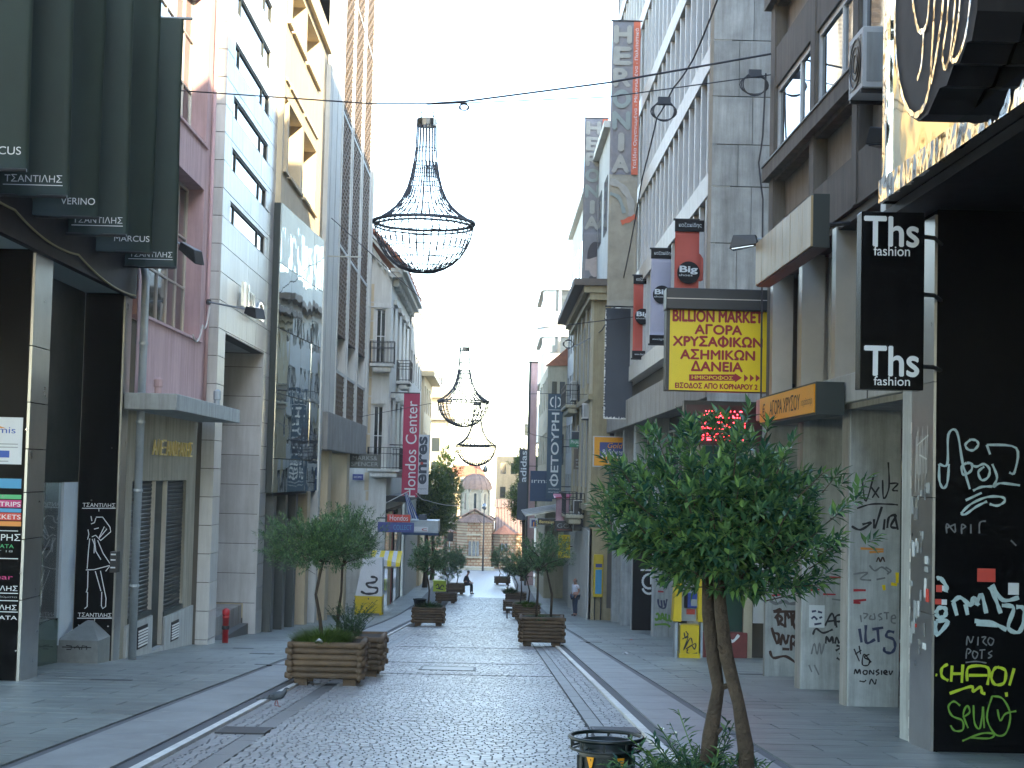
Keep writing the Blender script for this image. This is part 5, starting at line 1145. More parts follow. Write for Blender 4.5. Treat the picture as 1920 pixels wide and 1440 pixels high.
# ------------------------------------------------------------------ the church that closes the street
mat('church_stone', (.30, .25, .17), .85, var=.3, scale=1.2, bump=.2, bscale=6)
def courses(name, sc=3.2):
    m = MATS[name]; n = m.node_tree.nodes; L = m.node_tree.links.new; b = n['Principled BSDF']; src = b.inputs['Base Color'].links[0].from_socket
    tc = n.new('ShaderNodeTexCoord'); sp_ = n.new('ShaderNodeSeparateXYZ'); L(tc.outputs['Object'], sp_.inputs[0])
    ad = n.new('ShaderNodeMath'); ad.operation = 'ADD'; L(sp_.outputs[0], ad.inputs[0]); L(sp_.outputs[1], ad.inputs[1])
    cb = n.new('ShaderNodeCombineXYZ'); L(ad.outputs[0], cb.inputs[0]); L(sp_.outputs[2], cb.inputs[1])
    br = n.new('ShaderNodeTexBrick'); L(cb.outputs[0], br.inputs['Vector']); br.inputs['Scale'].default_value = sc; br.inputs['Mortar Size'].default_value = .05
    br.inputs['Color1'].default_value = (1.1, 1.1, 1.1, 1); br.inputs['Color2'].default_value = (.75, .72, .68, 1); br.inputs['Mortar'].default_value = (.62, .36, .24, 1)
    mx = n.new('ShaderNodeMix'); mx.data_type = 'RGBA'; mx.blend_type = 'MULTIPLY'; mx.inputs['Factor'].default_value = 1; L(src, mx.inputs['A']); L(br.outputs['Color'], mx.inputs['B']); L(mx.outputs['Result'], b.inputs['Base Color'])
courses('church_stone', .9)
mat('church_pale', (.34, .31, .23), .8, var=.25)
CH = thing('church', 'old domed stone church with tiled roofs at the end of the street', 'church', (-1.6, 162, gz(160)))
cy = 163.; zc = gz(158) - .1
bx(CH, 'wall', 'church_stone', -7.5, 4.6, 160.5, 172, zc - .6, -4.15)
def arch_win(fr, u, v0, v1, w, par, d=.12):
    P_ = [(u - w, v0), (u + w, v0)] + [(u + w * math.cos(a), v1 + w * math.sin(a)) for a in [math.pi * i / 8 for i in range(9)]]
    return MB().prism(fr, P_, -.02, d).build('window', 'pane_dark', par)
# central apse: three faces of a hexagon
ap = []
for a in (-60, -20, 20, 60): ap.append((-1.65 + 2.0 * math.sin(R(a)), 160.9 - 2.3 * math.cos(R(a))))
b = MB()
for (xa, ya), (xb_, yb_) in zip(ap[:-1], ap[1:]): b.face((xa, ya, zc - .5), (xb_, yb_, zc - .5), (xb_, yb_, -3.1), (xa, ya, -3.1))
A_ = b.build('apse', 'church_stone', CH)
fa = FC(ap[1][1]); 
for u in (-2.05, -1.65, -1.25): arch_win(fa, u, -6.35, -5.05, .13, A_)
for u in (-1.85, -1.45): MB().fbox(fa, u - .04, u + .04, -6.35, -5.0, .0, .14).build('mullion', 'church_pale', A_)
fb(A_, 'string_course', 'church_pale', fa, -2.4, -.9, -4.35, -4.2, 0, .1); fb(A_, 'sill', 'church_pale', fa, -2.7, -.2, -6.55, -6.42, 0, .2)
# side apse on the right
b = MB(); ap2 = [(1.35 + 1.2 * math.sin(R(a)), 160.8 - 1.2 * math.cos(R(a))) for a in (-60, -20, 20, 60)]
for (xa, ya), (xb_, yb_) in zip(ap2[:-1], ap2[1:]): b.face((xa, ya, zc - .5), (xb_, yb_, zc - .5), (xb_, yb_, -4.2), (xa, ya, -4.2))
A2 = b.build('apse', 'church_stone', CH)
for u in (1.15, 1.55): arch_win(FC(ap2[1][1]), u, -5.9, -5.2, .12, A2)
b = MB()
for (xa, ya), (xb_, yb_) in zip(ap2[:-1], ap2[1:]): b.face((xa + (xa - 1.35) * .15, ya - .2, -4.2), (xb_ + (xb_ - 1.35) * .15, yb_ - .2, -4.2), (1.35, 160.9, -3.3))
b.build('apse_roof', 'terracotta', CH)
mat('roof_tile', (.25, .165, .12), .85, var=.3, scale=3)
def tiled(name, P0, P1, P2, P3, par, rows=12):
    """roof slope with raised tile ribs running from eave (P0-P1) to ridge (P3-P2)"""
    P0, P1, P2, P3 = map(Vector, (P0, P1, P2, P3)); o = MB().face(P0, P1, P2, P3).build(name, 'roof_tile', par)
    for i in range(rows + 1):
        t = i / rows; MB().tube([P0.lerp(P1, t) + Vector((0, 0, .03)), P3.lerp(P2, t) + Vector((0, 0, .03))], .06, 5).build('tile_rib', 'roof_tile', o)
tiled('apse_roof', (ap[0][0] - .2, ap[0][1] - .1, -3.1), (ap[1][0], ap[1][1] - .25, -3.1), (-1.65, 161, -2.1), (-1.65, 161, -2.1), CH, 5); tiled('apse_roof', (ap[1][0], ap[1][1] - .25, -3.1), (ap[2][0], ap[2][1] - .25, -3.1), (-1.65, 161, -2.1), (-1.65, 161, -2.1), CH, 6); tiled('apse_roof', (ap[2][0], ap[2][1] - .25, -3.1), (ap[3][0] + .2, ap[3][1] - .1, -3.1), (-1.65, 161, -2.1), (-1.65, 161, -2.1), CH, 5)
MB().prism(FC(160.4), [(-3.6, -4.2), (.3, -4.2), (.3, -3.1), (-1.65, -1.95), (-3.6, -3.1)], -6, 0).build('gable', 'church_stone', CH)
tiled('roof', (-3.8, 160.2, -3.05), (-3.8, 171, -3.05), (-1.65, 171, -1.8), (-1.65, 160.2, -1.8), CH, 10); tiled('roof', (.5, 160.2, -3.05), (.5, 171, -3.05), (-1.65, 171, -1.8), (-1.65, 160.2, -1.8), CH, 10)
tiled('roof', (.5, 160.2, -4.1), (4.9, 160.2, -4.1), (4.9, 166, -1.7), (.5, 166, -1.7), CH, 14); tiled('roof', (-7.8, 160.2, -4.1), (-3.7, 160.2, -4.1), (-3.7, 166, -1.9), (-7.8, 166, -1.9), CH, 12)
bx(CH, 'nave_wall', 'church_stone', .4, 4.7, 166, 171, -4.1, -1.75); tiled('roof', (.3, 165.7, -1.7), (4.9, 165.7, -1.7), (4.9, 169, -.9), (.3, 169, -.9), CH, 12)
bx(CH, 'eave', 'terracotta', -7.8, 4.9, 160.2, 160.5, -4.2, -4.1)
# drum and dome
dc = (-1.66, cy, 0); n8 = 8; rD = 1.52
dr = MB().lathe((dc[0], dc[1], 0), [(rD, -2.6), (rD, .15)], 8, a0=R(22.5), a1=R(382.5)).build('drum', 'church_pale', CH)
b = MB()
for i in range(9):
    ph = math.pi / 2 * i / 8
b.lathe((dc[0], dc[1], 0), [((rD + .12) * math.cos(math.pi / 2 * i / 8) + .02, .15 + 1.55 * math.sin(math.pi / 2 * i / 8)) for i in range(9)], 16, a0=R(22.5), a1=R(382.5)); dome = b.build('dome', 'roof_tile', CH)
for i in range(16):
    a = R(22.5 * i); MB().tube([(dc[0] + ((rD + .14) * math.cos(p_) + .02) * math.cos(a), dc[1] + ((rD + .14) * math.cos(p_) + .02) * math.sin(a), .16 + 1.57 * math.sin(p_)) for p_ in [math.pi / 2 * k_ / 8 for k_ in range(8)]], .05, 4).build('tile_rib', 'roof_tile', dome)
for i in range(8):
    a = R(45 * i); nrm_ = Vector((math.cos(a), math.sin(a), 0)); U_ = Vector((-math.sin(a), math.cos(a), 0)); ap_ = rD * math.cos(R(22.5))
    fr = Fr(Vector((dc[0], dc[1], 0)) + nrm_ * ap_, U_, nrm_)
    sw = rD * math.sin(R(22.5))
    P_ = [(sw * 1.02 * math.cos(t), -.2 + sw * 1.0 * math.sin(t)) for t in [math.pi * k_ / 10 for k_ in range(11)]]; Q_ = [(u * .74, -.2 + (v + .2) * .74) for u, v in P_]
    MB().prism(fr, P_ + Q_[::-1], 0, .16).build('arch', 'church_pale', dr)
    arch_win(fr, 0, -1.9, -.35, .12, dr, .02)
    a2 = a + R(22.5); MB().tube([(dc[0] + (rD + .05) * math.cos(a2), dc[1] + (rD + .05) * math.sin(a2), -2.5), (dc[0] + (rD + .05) * math.cos(a2), dc[1] + (rD + .05) * math.sin(a2), -.2)], .1, 6).build('colonnette', 'church_pale', dr)
x_ = onY(896, 880, cy).x
MB().box(dc[0] - .03, dc[0] + .03, cy - .03, cy + .03, 1.68, 2.75).box(dc[0] - .22, dc[0] + .22, cy - .025, cy + .025, 2.3, 2.36).build('cross', 'iron', CH)
bx(CH, 'bell_cote', 'church_pale', -3.2, -2.9, 162.5, 162.8, .2, 1.2)
bx(CH, 'step', 'church_pale', -3.4, .4, 155.8, 157.4, zc - .3, zc + .28)

# ------------------------------------------------------------------ farther down the street, right
Y4 = thing('ochre_building', 'pale yellow building with deep cornice and balcony beyond the tall offices', 'building', (6, 80, g(80)))
X4 = 4.35; F4 = FRt(X4); y0, y1 = 70.6, 88.2
hw = [(72.5, 73.7, 6.0, 8.9), (76.0, 77.4, 6.0, 8.9), (79.6, 81, 6.0, 8.9), (83, 84.4, 6.0, 8.9), (72.5, 73.7, 1.2, 4.3), (76, 77.4, 1.2, 4.3), (79.6, 81, 1.2, 4.3), (83, 84.4, 1.2, 4.3)]
b = MB().wall(F4, y0, y1, -.6, 10, hw, .25); b.face((X4, y0, -6), (X4, y0, 10), (15, y0, 10), (15, y0, -6)).face((X4, y1, -6), (X4, y1, 10), (15, y1, 10), (15, y1, -6)); b.build('wall', 'ochre_wall', Y4)
for h in hw: window(Y4, F4, *h, -.12, 'frame_white', 'pane_dark', 2, 3, .08); fb(Y4, 'shutter', 'grey_wall', F4, h[0] - .55, h[0] - .05, h[2], h[3], 0, .05); fb(Y4, 'shutter', 'grey_wall', F4, h[1] + .05, h[1] + .55, h[2], h[3], 0, .05)
for i, (o_, z) in enumerate(((.25, 9.5), (.5, 9.8), (.95, 10.1))): MB().box(X4 - o_, 15, y0 - .3 - o_ * .4, y1 + .2, z, z + .3 - .003 * i).build('cornice', ('ochre_wall', 'ochre_wall', mat('eave_brown', (.16, .13, .10), .8, var=.2))[i], Y4)
for u in (70.75, 74.6, 78.4, 82, 85.6): fb(Y4, 'pilaster', 'pale_yellow', F4, u, u + .5, 0, 9.5, 0, .12)
for z in (5.1, .2): fb(Y4, 'string_course', 'ochre_wall', F4, y0 - .1, y1, z, z + .25, 0, .2)
balcony(Y4, 3.6, 4.3, 80.5, 86, 5.3, 1.0, slab='pale_yellow'); balcony(Y4, 3.45, 4.3, 74.5, 82, -.1, 1.0, slab='pale_yellow')
cr = MB(); rr = random.Random(3)
bx(Y4, 'upper_block', 'grey_wall', 5.0, 15, 72, 107, 10.4, 17.6); bx(Y4, 'upper_cornice', 'white_wall', 4.7, 15, 72, 107.3, 17.6, 17.9)
for i in range(8): MB().box(4.97, 5.0, 73 + i * 4, 75.2 + i * 4, 13, 15.6).build('window', 'pane_sky', Y4)
# white boarded ground floor
for i in range(34):
    a = y0 + .15 + i * .51; MB().fbox(F4, a, a + .47, g(a) - .1, -.7, 0, .05 + rnd.uniform(0, .02)).build('board', 'white_wall', Y4)
fb(Y4, 'ground_wall', 'grey_wall', F4, y0, y1, -6, -.6, -.1, 0)
ac_unit(4.0, 4.3, 72.0, 72.9, 4.3, 5.0, 'white air conditioner on the pale yellow facade above the balcony'); ac_unit(3.95, 4.3, 82, 83, 5.6, 6.6, 'boxy white air conditioner standing on the far balcony')
t = plain_building('shop_block', 'grey shop block with thin eaves beyond the yellow building', 4.55, 88.3, 100, 11.2, 'grey_wall', 'R', 4, 4, -.6, cornice='eave_brown')
t = plain_building('shop_block', 'cream corner block behind the tall blue vertical sign', 3.35, 100.2, 119, 8.6, 'pale_yellow', 'R', 3, 5, -2)
for z in (1.5, 4.8): MB().fbox(FC(100.2), 3.35, 4.6, z, z + .3, 0, .15).build('string_course', 'pale_yellow', t)
for a in (3.6, 4.1): MB().fbox(FC(100.2), a, a + .32, 2.4, 4.3, -.0, .03).build('window', 'pane_dark', t); MB().fbox(FC(100.2), a, a + .32, 5.6, 7.6, 0, .03).build('window', 'pane_dark', t)
MB().prism(FC(100.1), [(3.2, 8.6), (4.7, 8.6), (4.7, 9.9)], -1, 0).build('gable', 'terracotta', t)
TW = thing('rounded_tower', 'white modern block with rounded glazed corner behind the street', 'building', (5, 126, gz(126)))
def roundc(z0, z1, r, m, name):
    b = MB(); P_ = [(5.1 + r * math.cos(R(a)), 126.5 + r * math.sin(R(a))) for a in range(180, 271, 9)] + [(15, 126.5 - r), (15, 139), (5.1 - r, 139)]
    k_ = len(P_); b.v = [Vector((x, y, z0)) for x, y in P_] + [Vector((x, y, z1)) for x, y in P_]; b.f = [tuple(range(k_))[::-1], tuple(range(k_, 2 * k_))] + [(i, (i + 1) % k_, k_ + (i + 1) % k_, k_ + i) for i in range(k_)]
    return b.build(name, m, TW)
zs = [-6, 1.2, 4.4, 7.4, 9.0, 11.3, 12.6, 14.6, 16.3]
for i, (z0, z1) in enumerate(zip(zs[:-1], zs[1:])): roundc(z0, z1, (1.5, 1.38)[i % 2], ('white_wall', 'pane_sky')[i % 2], ('wall_band', 'window_band')[i % 2])
for z in (9.0, 12.6, 16.3): roundc(z - .003, z + .12, 1.58, 'white_wall', 'ledge')
MB().tube([(4.4, 126, 16.4), (4.4, 126, 18.2)], .04, 5).build('aerial', 'iron', TW)
t = thing('tall_pier', 'slim pinkish pier with dark edge beside the rounded tower', 'pier', (2.9, 119.5, gz(119)))
x0, x1, z0, z1 = rect(990, 680, 1003, 985, 119.6); bx(t, 'shaft', 'pink', x0 + .12, x1 + .1, 119.6, 120.2, gz(119) - .3, z1); bx(t, 'edge', 'frame_dark', x0 - .05, x0 + .11, 119.55, 120.1, gz(119) - .3, z1 + .02)
bx(t, 'cap', 'frame_dark', x0 - .08, x1 + .12, 119.5, 120.3, z1 + .021, z1 + .12)
# ------------------------------------------------------------------ signs and banners hung across the pavement
def flag_mesh(x0, x1, z0, z1, Y, amp=.05, nx=10, nz=18, ph=0.):
    b = MB()
    for s_ in (0, 1):
        for j in range(nz + 1):
            for i in range(nx + 1):
                s, t = i / nx, j / nz
                b.v.append(Vector((x0 + (x1 - x0) * s, Y + .012 * s_ + amp * math.sin(s * 4.5 + ph + t * 2.1) * math.sin(math.pi * min(1, t * 1.0)) + amp * .4 * math.sin(t * 9 + ph), z0 + (z1 - z0) * t)))
    N1 = (nx + 1) * (nz + 1)
    for s_ in (0, 1):
        for j in range(nz):
            for i in range(nx):
                a = s_ * N1 + j * (nx + 1) + i; b.f.append((a, a + 1, a + nx + 2, a + nx + 1))
    for j in range(nz):
        for e in (0, nx): a = j * (nx + 1) + e; b.f.append((a, a + nx + 1, N1 + a + nx + 1, N1 + a))
    for i in range(nx):
        for e in (0, nz): a = e * (nx + 1) + i; b.f.append((a, a + 1, N1 + a + 1, N1 + a))
    return b
mat('crimson', (.42, .02, .075), .55, var=.1); mat('banner_red', (.50, .085, .05), .6, var=.15, scale=1.2); mat('banner_lilac', (.42, .42, .50), .6, var=.1, scale=1.2); mat('banner_white', (.62, .63, .62), .6, var=.08)
mat('charcoal', (.05, .06, .075), .6, var=.15, scale=1.5); mat('banner_grey', (.22, .21, .21), .6, var=.2); mat('bubble_green', (.26, .30, .27), .6, var=.15); mat('bubble_pale', (.36, .35, .30), .6, var=.15); mat('navy', (.015, .05, .11), .5, var=.15); mat('slate_blue', (.03, .075, .115), .5, var=.12); mat('pharm_green', (.01, .20, .09), .45, var=.1)
mat('banner_orange', (.58, .13, .06), .6, var=.1); mat('photo_tan', (.33, .30, .22), .65, var=.35, scale=1.3); mat('skin_print', (.46, .38, .33), .65, var=.2); mat('hair_print', (.06, .05, .05), .7, var=.2)
def rods(t, x0, x1, Y, zs, xw, r=.03):
    for z in zs: MB().tube([(min(x0, xw) - .05, Y, z), (max(x1, xw) + .05, Y, z)], r, 6).build('rod', 'iron', t)
# big-shoe banners
BS = [(40, 1265, 1318, 413, 588, 'banner_red', 'red and black shoe shop banner nearest the yellow board'), (47, 1220, 1263, 467, 645, 'banner_lilac', 'lilac shoe shop banner between two red ones'), (55, 1187, 1225, 517, 672, 'banner_red', 'red and black shoe shop banner next to the blank dark board')]
for i, (Y, a, q, p0, p1, m_, lb) in enumerate(BS):
    x0, x1, z0, z1 = rect(a, p0, q, p1, Y); t = thing('shop_banner', lb, 'banner', ((x0 + x1) / 2, Y, z0), 'shoe shop banners')
    flag_mesh(x0, x1, z0 + .25, z1 - .28, Y, .045, ph=i * 2.).build('cloth', m_, t, smooth=True, fix=False)
    MB().box(x0 - .01, x1 + .01, Y - .035, Y + .04, z1 - .29, z1).build('head_band', 'black_matt', t); MB().box(x0 - .01, x1 + .01, Y - .035, Y + .04, z0, z0 + .26).build('foot_band', 'black_matt', t)
    fr = FC(Y - .08); w = x1 - x0
    text(t, 'καζακίδης', FC(Y - .036), x0 + w * .12, z1 - .2, 'white_print', w=w * .8, h=.13, n=.004); text(t, 'www.bigshoes.gr', FC(Y - .036), x0 + w * .1, z0 + .09, 'white_print', w=w * .8, h=.08, n=.004)
    cz = z0 + (z1 - z0) * (.42 if i != 1 else .5); r = w * .40
    if i == 0: cz = onY(1290, 512, Y).z
    if i == 1: cz = onY(1241, 553, Y).z
    if i == 2: cz = onY(1206, 594, Y).z
    cxx = x0 + w * .48; MB().prism(fr, [(cxx + r * math.cos(R(d)), cz + r * math.sin(R(d))) for d in range(0, 360, 15)], .0, .006).build('disc', 'black_matt', t)
    text(t, 'Big', fr, cxx - r * .8, cz - r * .15, 'white_print', w=r * 1.6, h=r * .75, n=.008, bold=.03); text(t, 'shoes', fr, cxx - r * .85, cz - r * .32, 'white_print', w=r * 1.2, h=r * .2, n=.008)
    rods(t, x0, x1, Y, (z1 + .01, z0 - .02), 5.15)
# Heronia banners
for i, (Y, a, q, p0, p1, lb) in enumerate(((57, 1143, 1196, 40, 575, 'tall grey travel banner with bubble letters and photo of ruins'), (80, 1093, 1137, 222, 575, 'tall grey travel banner with bubble letters and man telephoning'))):
    x0, x1, z0, z1 = rect(a, p0, q, p1, Y); t = thing('travel_banner', lb, 'banner', ((x0 + x1) / 2, Y, z0), 'bubble letter travel banners')
    H = z1 - z0; w = x1 - x0; zs_ = z0 + H * (.46 if i == 0 else .40)
    flag_mesh(x0, x1, zs_, z1, Y, .02, ph=i).build('cloth', 'banner_grey', t, smooth=True, fix=False)
    flag_mesh(x0, x1, z0, zs_ - .0, Y + .001, .02, ph=i).build('photo_panel', 'photo_tan' if i == 0 else 'banner_grey', t, smooth=True, fix=False)
    fr = FC(Y - .045)
    xs = x0 + w * .76; MB().fbox(fr, xs, x1, zs_, z1 - .02, 0, .006).build('side_strip', 'banner_orange', t)
    lz = (z1 - zs_ - .1) / 7
    for k_, ch in enumerate('HERONIA'):
        text(t, ch, fr, x0 + w * (.10 if ch != 'I' else .32), z1 - .1 - (k_ + 1) * lz + lz * .12, 'bubble_green' if k_ in (3, 4) else 'bubble_pale', w=w * (.56 if ch != 'I' else .14), h=lz * .76, n=.006, heavy=.07)
    text(t, 'Ταξίδια Οργανωμένα - Μεμονωμένα - Πολιτιστικά' if i == 0 else 'Ταξίδια κινήτρων-Οργάνωση Συνεδρίων', fr, xs + w * .05, zs_ + .2, 'white_print', w=w * .15, h=(z1 - zs_) * .92, n=.008, rot=1)
    if i == 0:
        strokes(t, fr, [[(x0 + .02, zs_ - .25), (x0 + w * .45, zs_ - .45), (x0 + w * .75, zs_ - .95), (x0 + w * .8, zs_ - 1.5)]], 'bubble_pale', .22, .004, 'print'); strokes(t, fr, [[(x0 + .02, zs_ - .7), (x0 + w * .35, zs_ - .85), (x0 + w * .55, zs_ - 1.4)]], 'bubble_green', .12, .006, 'print'); strokes(t, fr, [[(x0 + w * .45, zs_ - 1.75), (x0 + w * .75, zs_ - 1.62), (x1 - .04, zs_ - 1.5)]], 'banner_orange', .16, .008, 'print')
    else:                                                     # a printed man with a telephone at his ear
        zc_ = z0 + H * .24; cxx = x0 + w * .55
        MB().prism(fr, [(x0, z0), (x1, z0), (x1, z0 + H * .09), (cxx + w * .2, zc_ - H * .08), (cxx - w * .2, zc_ - H * .08), (x0 + w * .05, z0 + H * .08)], .001, .005).build('printed_suit', 'hair_print', t)
        MB().prism(fr, [(cxx + w * .30 * math.cos(R(d)), zc_ + H * .085 * math.sin(R(d))) for d in range(0, 360, 20)], .002, .007).build('printed_face', 'skin_print', t)
        MB().prism(fr, [(cxx + w * .33 * math.cos(R(d)), zc_ + .2 + H * .082 * math.sin(R(d))) for d in range(10, 200, 15)], .003, .009).build('printed_hair', 'hair_print', t)
        MB().prism(fr, [(cxx - w * .42, zc_ - H * .05), (cxx - w * .2, zc_ - H * .05), (cxx - w * .22, zc_ + H * .01), (cxx - w * .4, zc_ + H * .01)], .003, .010).build('printed_hand', 'skin_print', t)
    rods(t, x0, x1, Y, (z1 + .02, z0), 5.15)
# blank charcoal board
t = thing('blank_board', 'blank charcoal board with torn white edges below the shoe banners', 'sign', (4.65, 60, 3.9))
x0, x1, z0, z1 = rect(1134, 578, 1187, 785, 60); bx(t, 'panel', 'charcoal', x0, x1, 60, 60.15, z0, z1)
b = MB()
for i in range(40):
    z = z0 + (z1 - z0) * i / 40; b.box(x0 - .02, x0 + rnd.uniform(.0, .05), 59.985, 59.998, z, z + rnd.uniform(.03, .12)); b.box(x0 + (x1 - x0) * i / 40, x0 + (x1 - x0) * (i + 1) / 40, 59.985, 59.998, z0 - .02, z0 + rnd.uniform(0, .08))
b.build('torn_edge', 'kerb_white', t, kind='stuff'); rods(t, x0, x1, 60.08, (z0 + .4, z1 - .4), 5.2)
def board(name, lb, Y, px, m_, th=.18, frame=None, cat='sign'):
    x0, x1, z0, z1 = rect(*px, Y); t = thing(name, lb, cat, ((x0 + x1) / 2, Y, z0)); bx(t, 'panel', m_, x0, x1, Y, Y + th, z0, z1, bevel=.01)
    if frame:
        for a in ((x0 - .04, x1 + .04, z1, z1 + .04), (x0 - .04, x1 + .04, z0 - .04, z0), (x0 - .04, x0, z0, z1), (x1, x1 + .04, z0, z1)): bx(t, 'frame', frame, a[0], a[1], Y - .02, Y + th, a[2], a[3])
    xw = 5.0 if x1 > 0 else -5.4; xe = x1 if x1 > 0 else x0
    MB().tube([(xe, Y + th / 2, (z0 + z1) / 2), (xw if abs(xw) > abs(xe) else xe + .1, Y + th / 2, (z0 + z1) / 2)], .03, 5).build('bracket', 'iron', t)
    return t, FC(Y), x0, x1, z0, z1
t, fr, x0, x1, z0, z1 = board('shop_sign', 'orange framed blue sign lettered Gold & Silver behind the big tree', 66, (1114, 820, 1188, 874), 'orange_sign', frame='frame_white')
w, h = x1 - x0, z1 - z0; fb(t, 'inner_panel', mat('sign_blue', (.03, .05, .22), .4, var=.1), fr, x0 + w * .14, x1 - w * .14, z0 + h * .34, z1 - h * .18, 0, .012)
text(t, 'Gold', fr, x0 + w * .34, z0 + h * .62, 'orange_sign', w=w * .38, h=h * .18, n=.013, shear=.25); text(t, '& Silver', fr, x0 + w * .2, z0 + h * .4, 'white_print', w=w * .55, h=h * .18, n=.013)
strokes(t, fr, [[(x0 + w * .12, z0 + h * .3), (x0 + w * .4, z0 + h * .36), (x0 + w * .6, z0 + h * .3), (x1 - w * .12, z0 + h * .36)]], 'white_print', .06, .015, 'swoosh')
t, fr, x0, x1, z0, z1 = board('pharmacy_cross', 'dark grey pharmacy cross outlined in pale metal', 80, (1084, 798, 1098, 842), 'charcoal', .25)
x2, x3, z2, z3 = rect(1072, 810, 1112, 827, 80); fb(t, 'cross_bar', 'charcoal', fr, x2, x3, z2, z3, -.2, .02)
for a, q, c_, d_ in ((x2, x3, z3, z3 + .04), (x2, x3, z2 - .04, z2), (x0 - .04, x0, z0, z2), (x1, x1 + .04, z0, z2), (x0 - .04, x0, z3, z1), (x1, x1 + .04, z3, z1)): fb(t, 'outline', 'frame_white', fr, a, q, c_, d_, -.1, .04)
t, fr, x0, x1, z0, z1 = board('shop_sign', 'green PHARMACY sign with white letters under the cross', 79.5, (1068, 824, 1112, 839), 'pharm_green')
text(t, 'PHARMACY', fr, x0 + .06, z0 + .16, 'white_print', w=x1 - x0 - .12, h=.2, n=.004); strokes(t, fr, [[(x0 + .35, z0 + .08), (x1 - .15, z0 + .08)]], 'white_print', .03)
t, fr, x0, x1, z0, z1 = board('advert_board', 'brown and white advert board below the pharmacy sign', 79, (1076, 842, 1110, 880), 'brown_concrete')
for i in range(3): text(t, ('σε όλα', 'τα είδη', 'εκπτώσεις')[i], fr, x0 + .1, z0 + .42 - i * .17, 'white_print', w=(x1 - x0) * .75, h=.11, n=.004)
t, fr, x0, x1, z0, z1 = board('vertical_sign', 'tall slate blue vertical sign lettered ΦΕΤΟΥΡΗ with round emblem', 88, (1026, 738, 1054, 936), 'slate_blue')
w, h = x1 - x0, z1 - z0
text(t, 'ΦΕΤΟΥΡΗ', fr, x0 + w * .2, z0 + h * .12, 'white_print', w=w * .6, h=h * .70, n=.004, rot=1, bold=.015)
for z in (z0 + h * .09, z0 + h * .06): text(t, 'ΟΡΘΟΠΕΔΙΚΑ', fr, x0 + w * .12, z, 'white_print', w=w * .75, h=.07, n=.004)
cz = z1 - h * .08; 
for sx in (-1, 1): strokes(t, fr, [[(x0 + w * .5 + sx * (w * .14 + w * .2 * math.cos(R(d))), cz + w * .3 * math.sin(R(d))) for d in range(-90, 91, 15)]], 'white_print', .07, name='emblem')
strokes(t, fr, [[(x0 + w * .5, cz - .35), (x0 + w * .5, cz + .35)]], 'white_print', .05, name='emblem'); strokes(t, fr, [[(x0 + .03, z1 - h * .155), (x1 - .03, z1 - h * .155)]], 'white_print', .025, name='rule')
t, fr, x0, x1, z0, z1 = board('shop_sign', 'square dark blue sign with white rma letters', 92, (994, 883, 1036, 940), 'navy'); text(t, 'ırma|', fr, x0 + .08, z0 + (z1 - z0) * .55, 'white_print', w=(x1 - x0) * .9, h=.35, n=.004)
t, fr, x0, x1, z0, z1 = board('shop_sign', 'dark board lettered MIGATO half hidden by the big tree', 76, (1076, 940, 1150, 996), 'black_metal', frame='frame_white'); text(t, 'MIGATO', fr, x0 + .2, z0 + .5, 'white_print', w=1.55, h=.42, n=.004)
t, fr, x0, x1, z0, z1 = board('shop_sign', 'long black board lettered GOVECI under the MIGATO board', 77, (1040, 977, 1118, 997), 'black_metal'); text(t, 'GOVECI', fr, x0 + .12, z0 + .16, 'print_grey', w=1.4, h=.22, n=.004); strokes(t, fr, [[(x0 + .1, z0 + .08), (x1 - .2, z0 + .08)]], 'red_print', .02, name='rule')
t, fr, x0, x1, z0, z1 = board('shop_sign', 'white sign with blue n on orange square', 86, (993, 972, 1008, 990), 'banner_white'); fb(t, 'square', 'orange_sign', fr, x0 + .1, x1 - .05, z0 + .08, z1 - .1, .001, .006); text(t, 'n', fr, x0 + .1, z0 + .08, 'sign_blue', w=.24, h=.36, n=.008, bold=.04)
t, fr, x0, x1, z0, z1 = board('shop_sign', 'narrow black sign with gold letters next to the white n sign', 84, (1008, 972, 1042, 984), 'black_metal'); text(t, 'Bentaian', fr, x0 + .1, z0 + .08, 'gold_letter', w=(x1 - x0) * .8, h=.16, n=.004)
t, fr, x0, x1, z0, z1 = board('shop_sign', 'bright yellow sign with dark handwriting over the small olive trees', 84, (1047, 1003, 1069, 1046), 'yellow_sign')
for i in range(5): text(t, ('Σ', 'ΑΓΟΡΑ', 'ΧΡΥΣΟΣ', 'ΑΣΗΜΙ', 'ΛΙΡΕΣ')[i], fr, x0 + (.22 if i == 0 else .06), z1 - .24 - i * .21, 'spray_brown', w=.18 if i == 0 else .5, h=.15, n=.004)
t, fr, x0, x1, z0, z1 = board('vertical_sign', 'dark vertical sign lettered adidas beside the pinkish pier', 118, (974, 842, 989, 905), 'charcoal'); text(t, 'adidas', fr, x0 + .08, z0 + .05, 'white_print', w=(x1 - x0) * .75, h=(z1 - z0) * .93, n=.004, rot=1, bold=.01)
bx(t, 'lower_panel', 'charcoal', x0 - .1, x1, 118.02, 118.2, -1.6, z0 - .01)
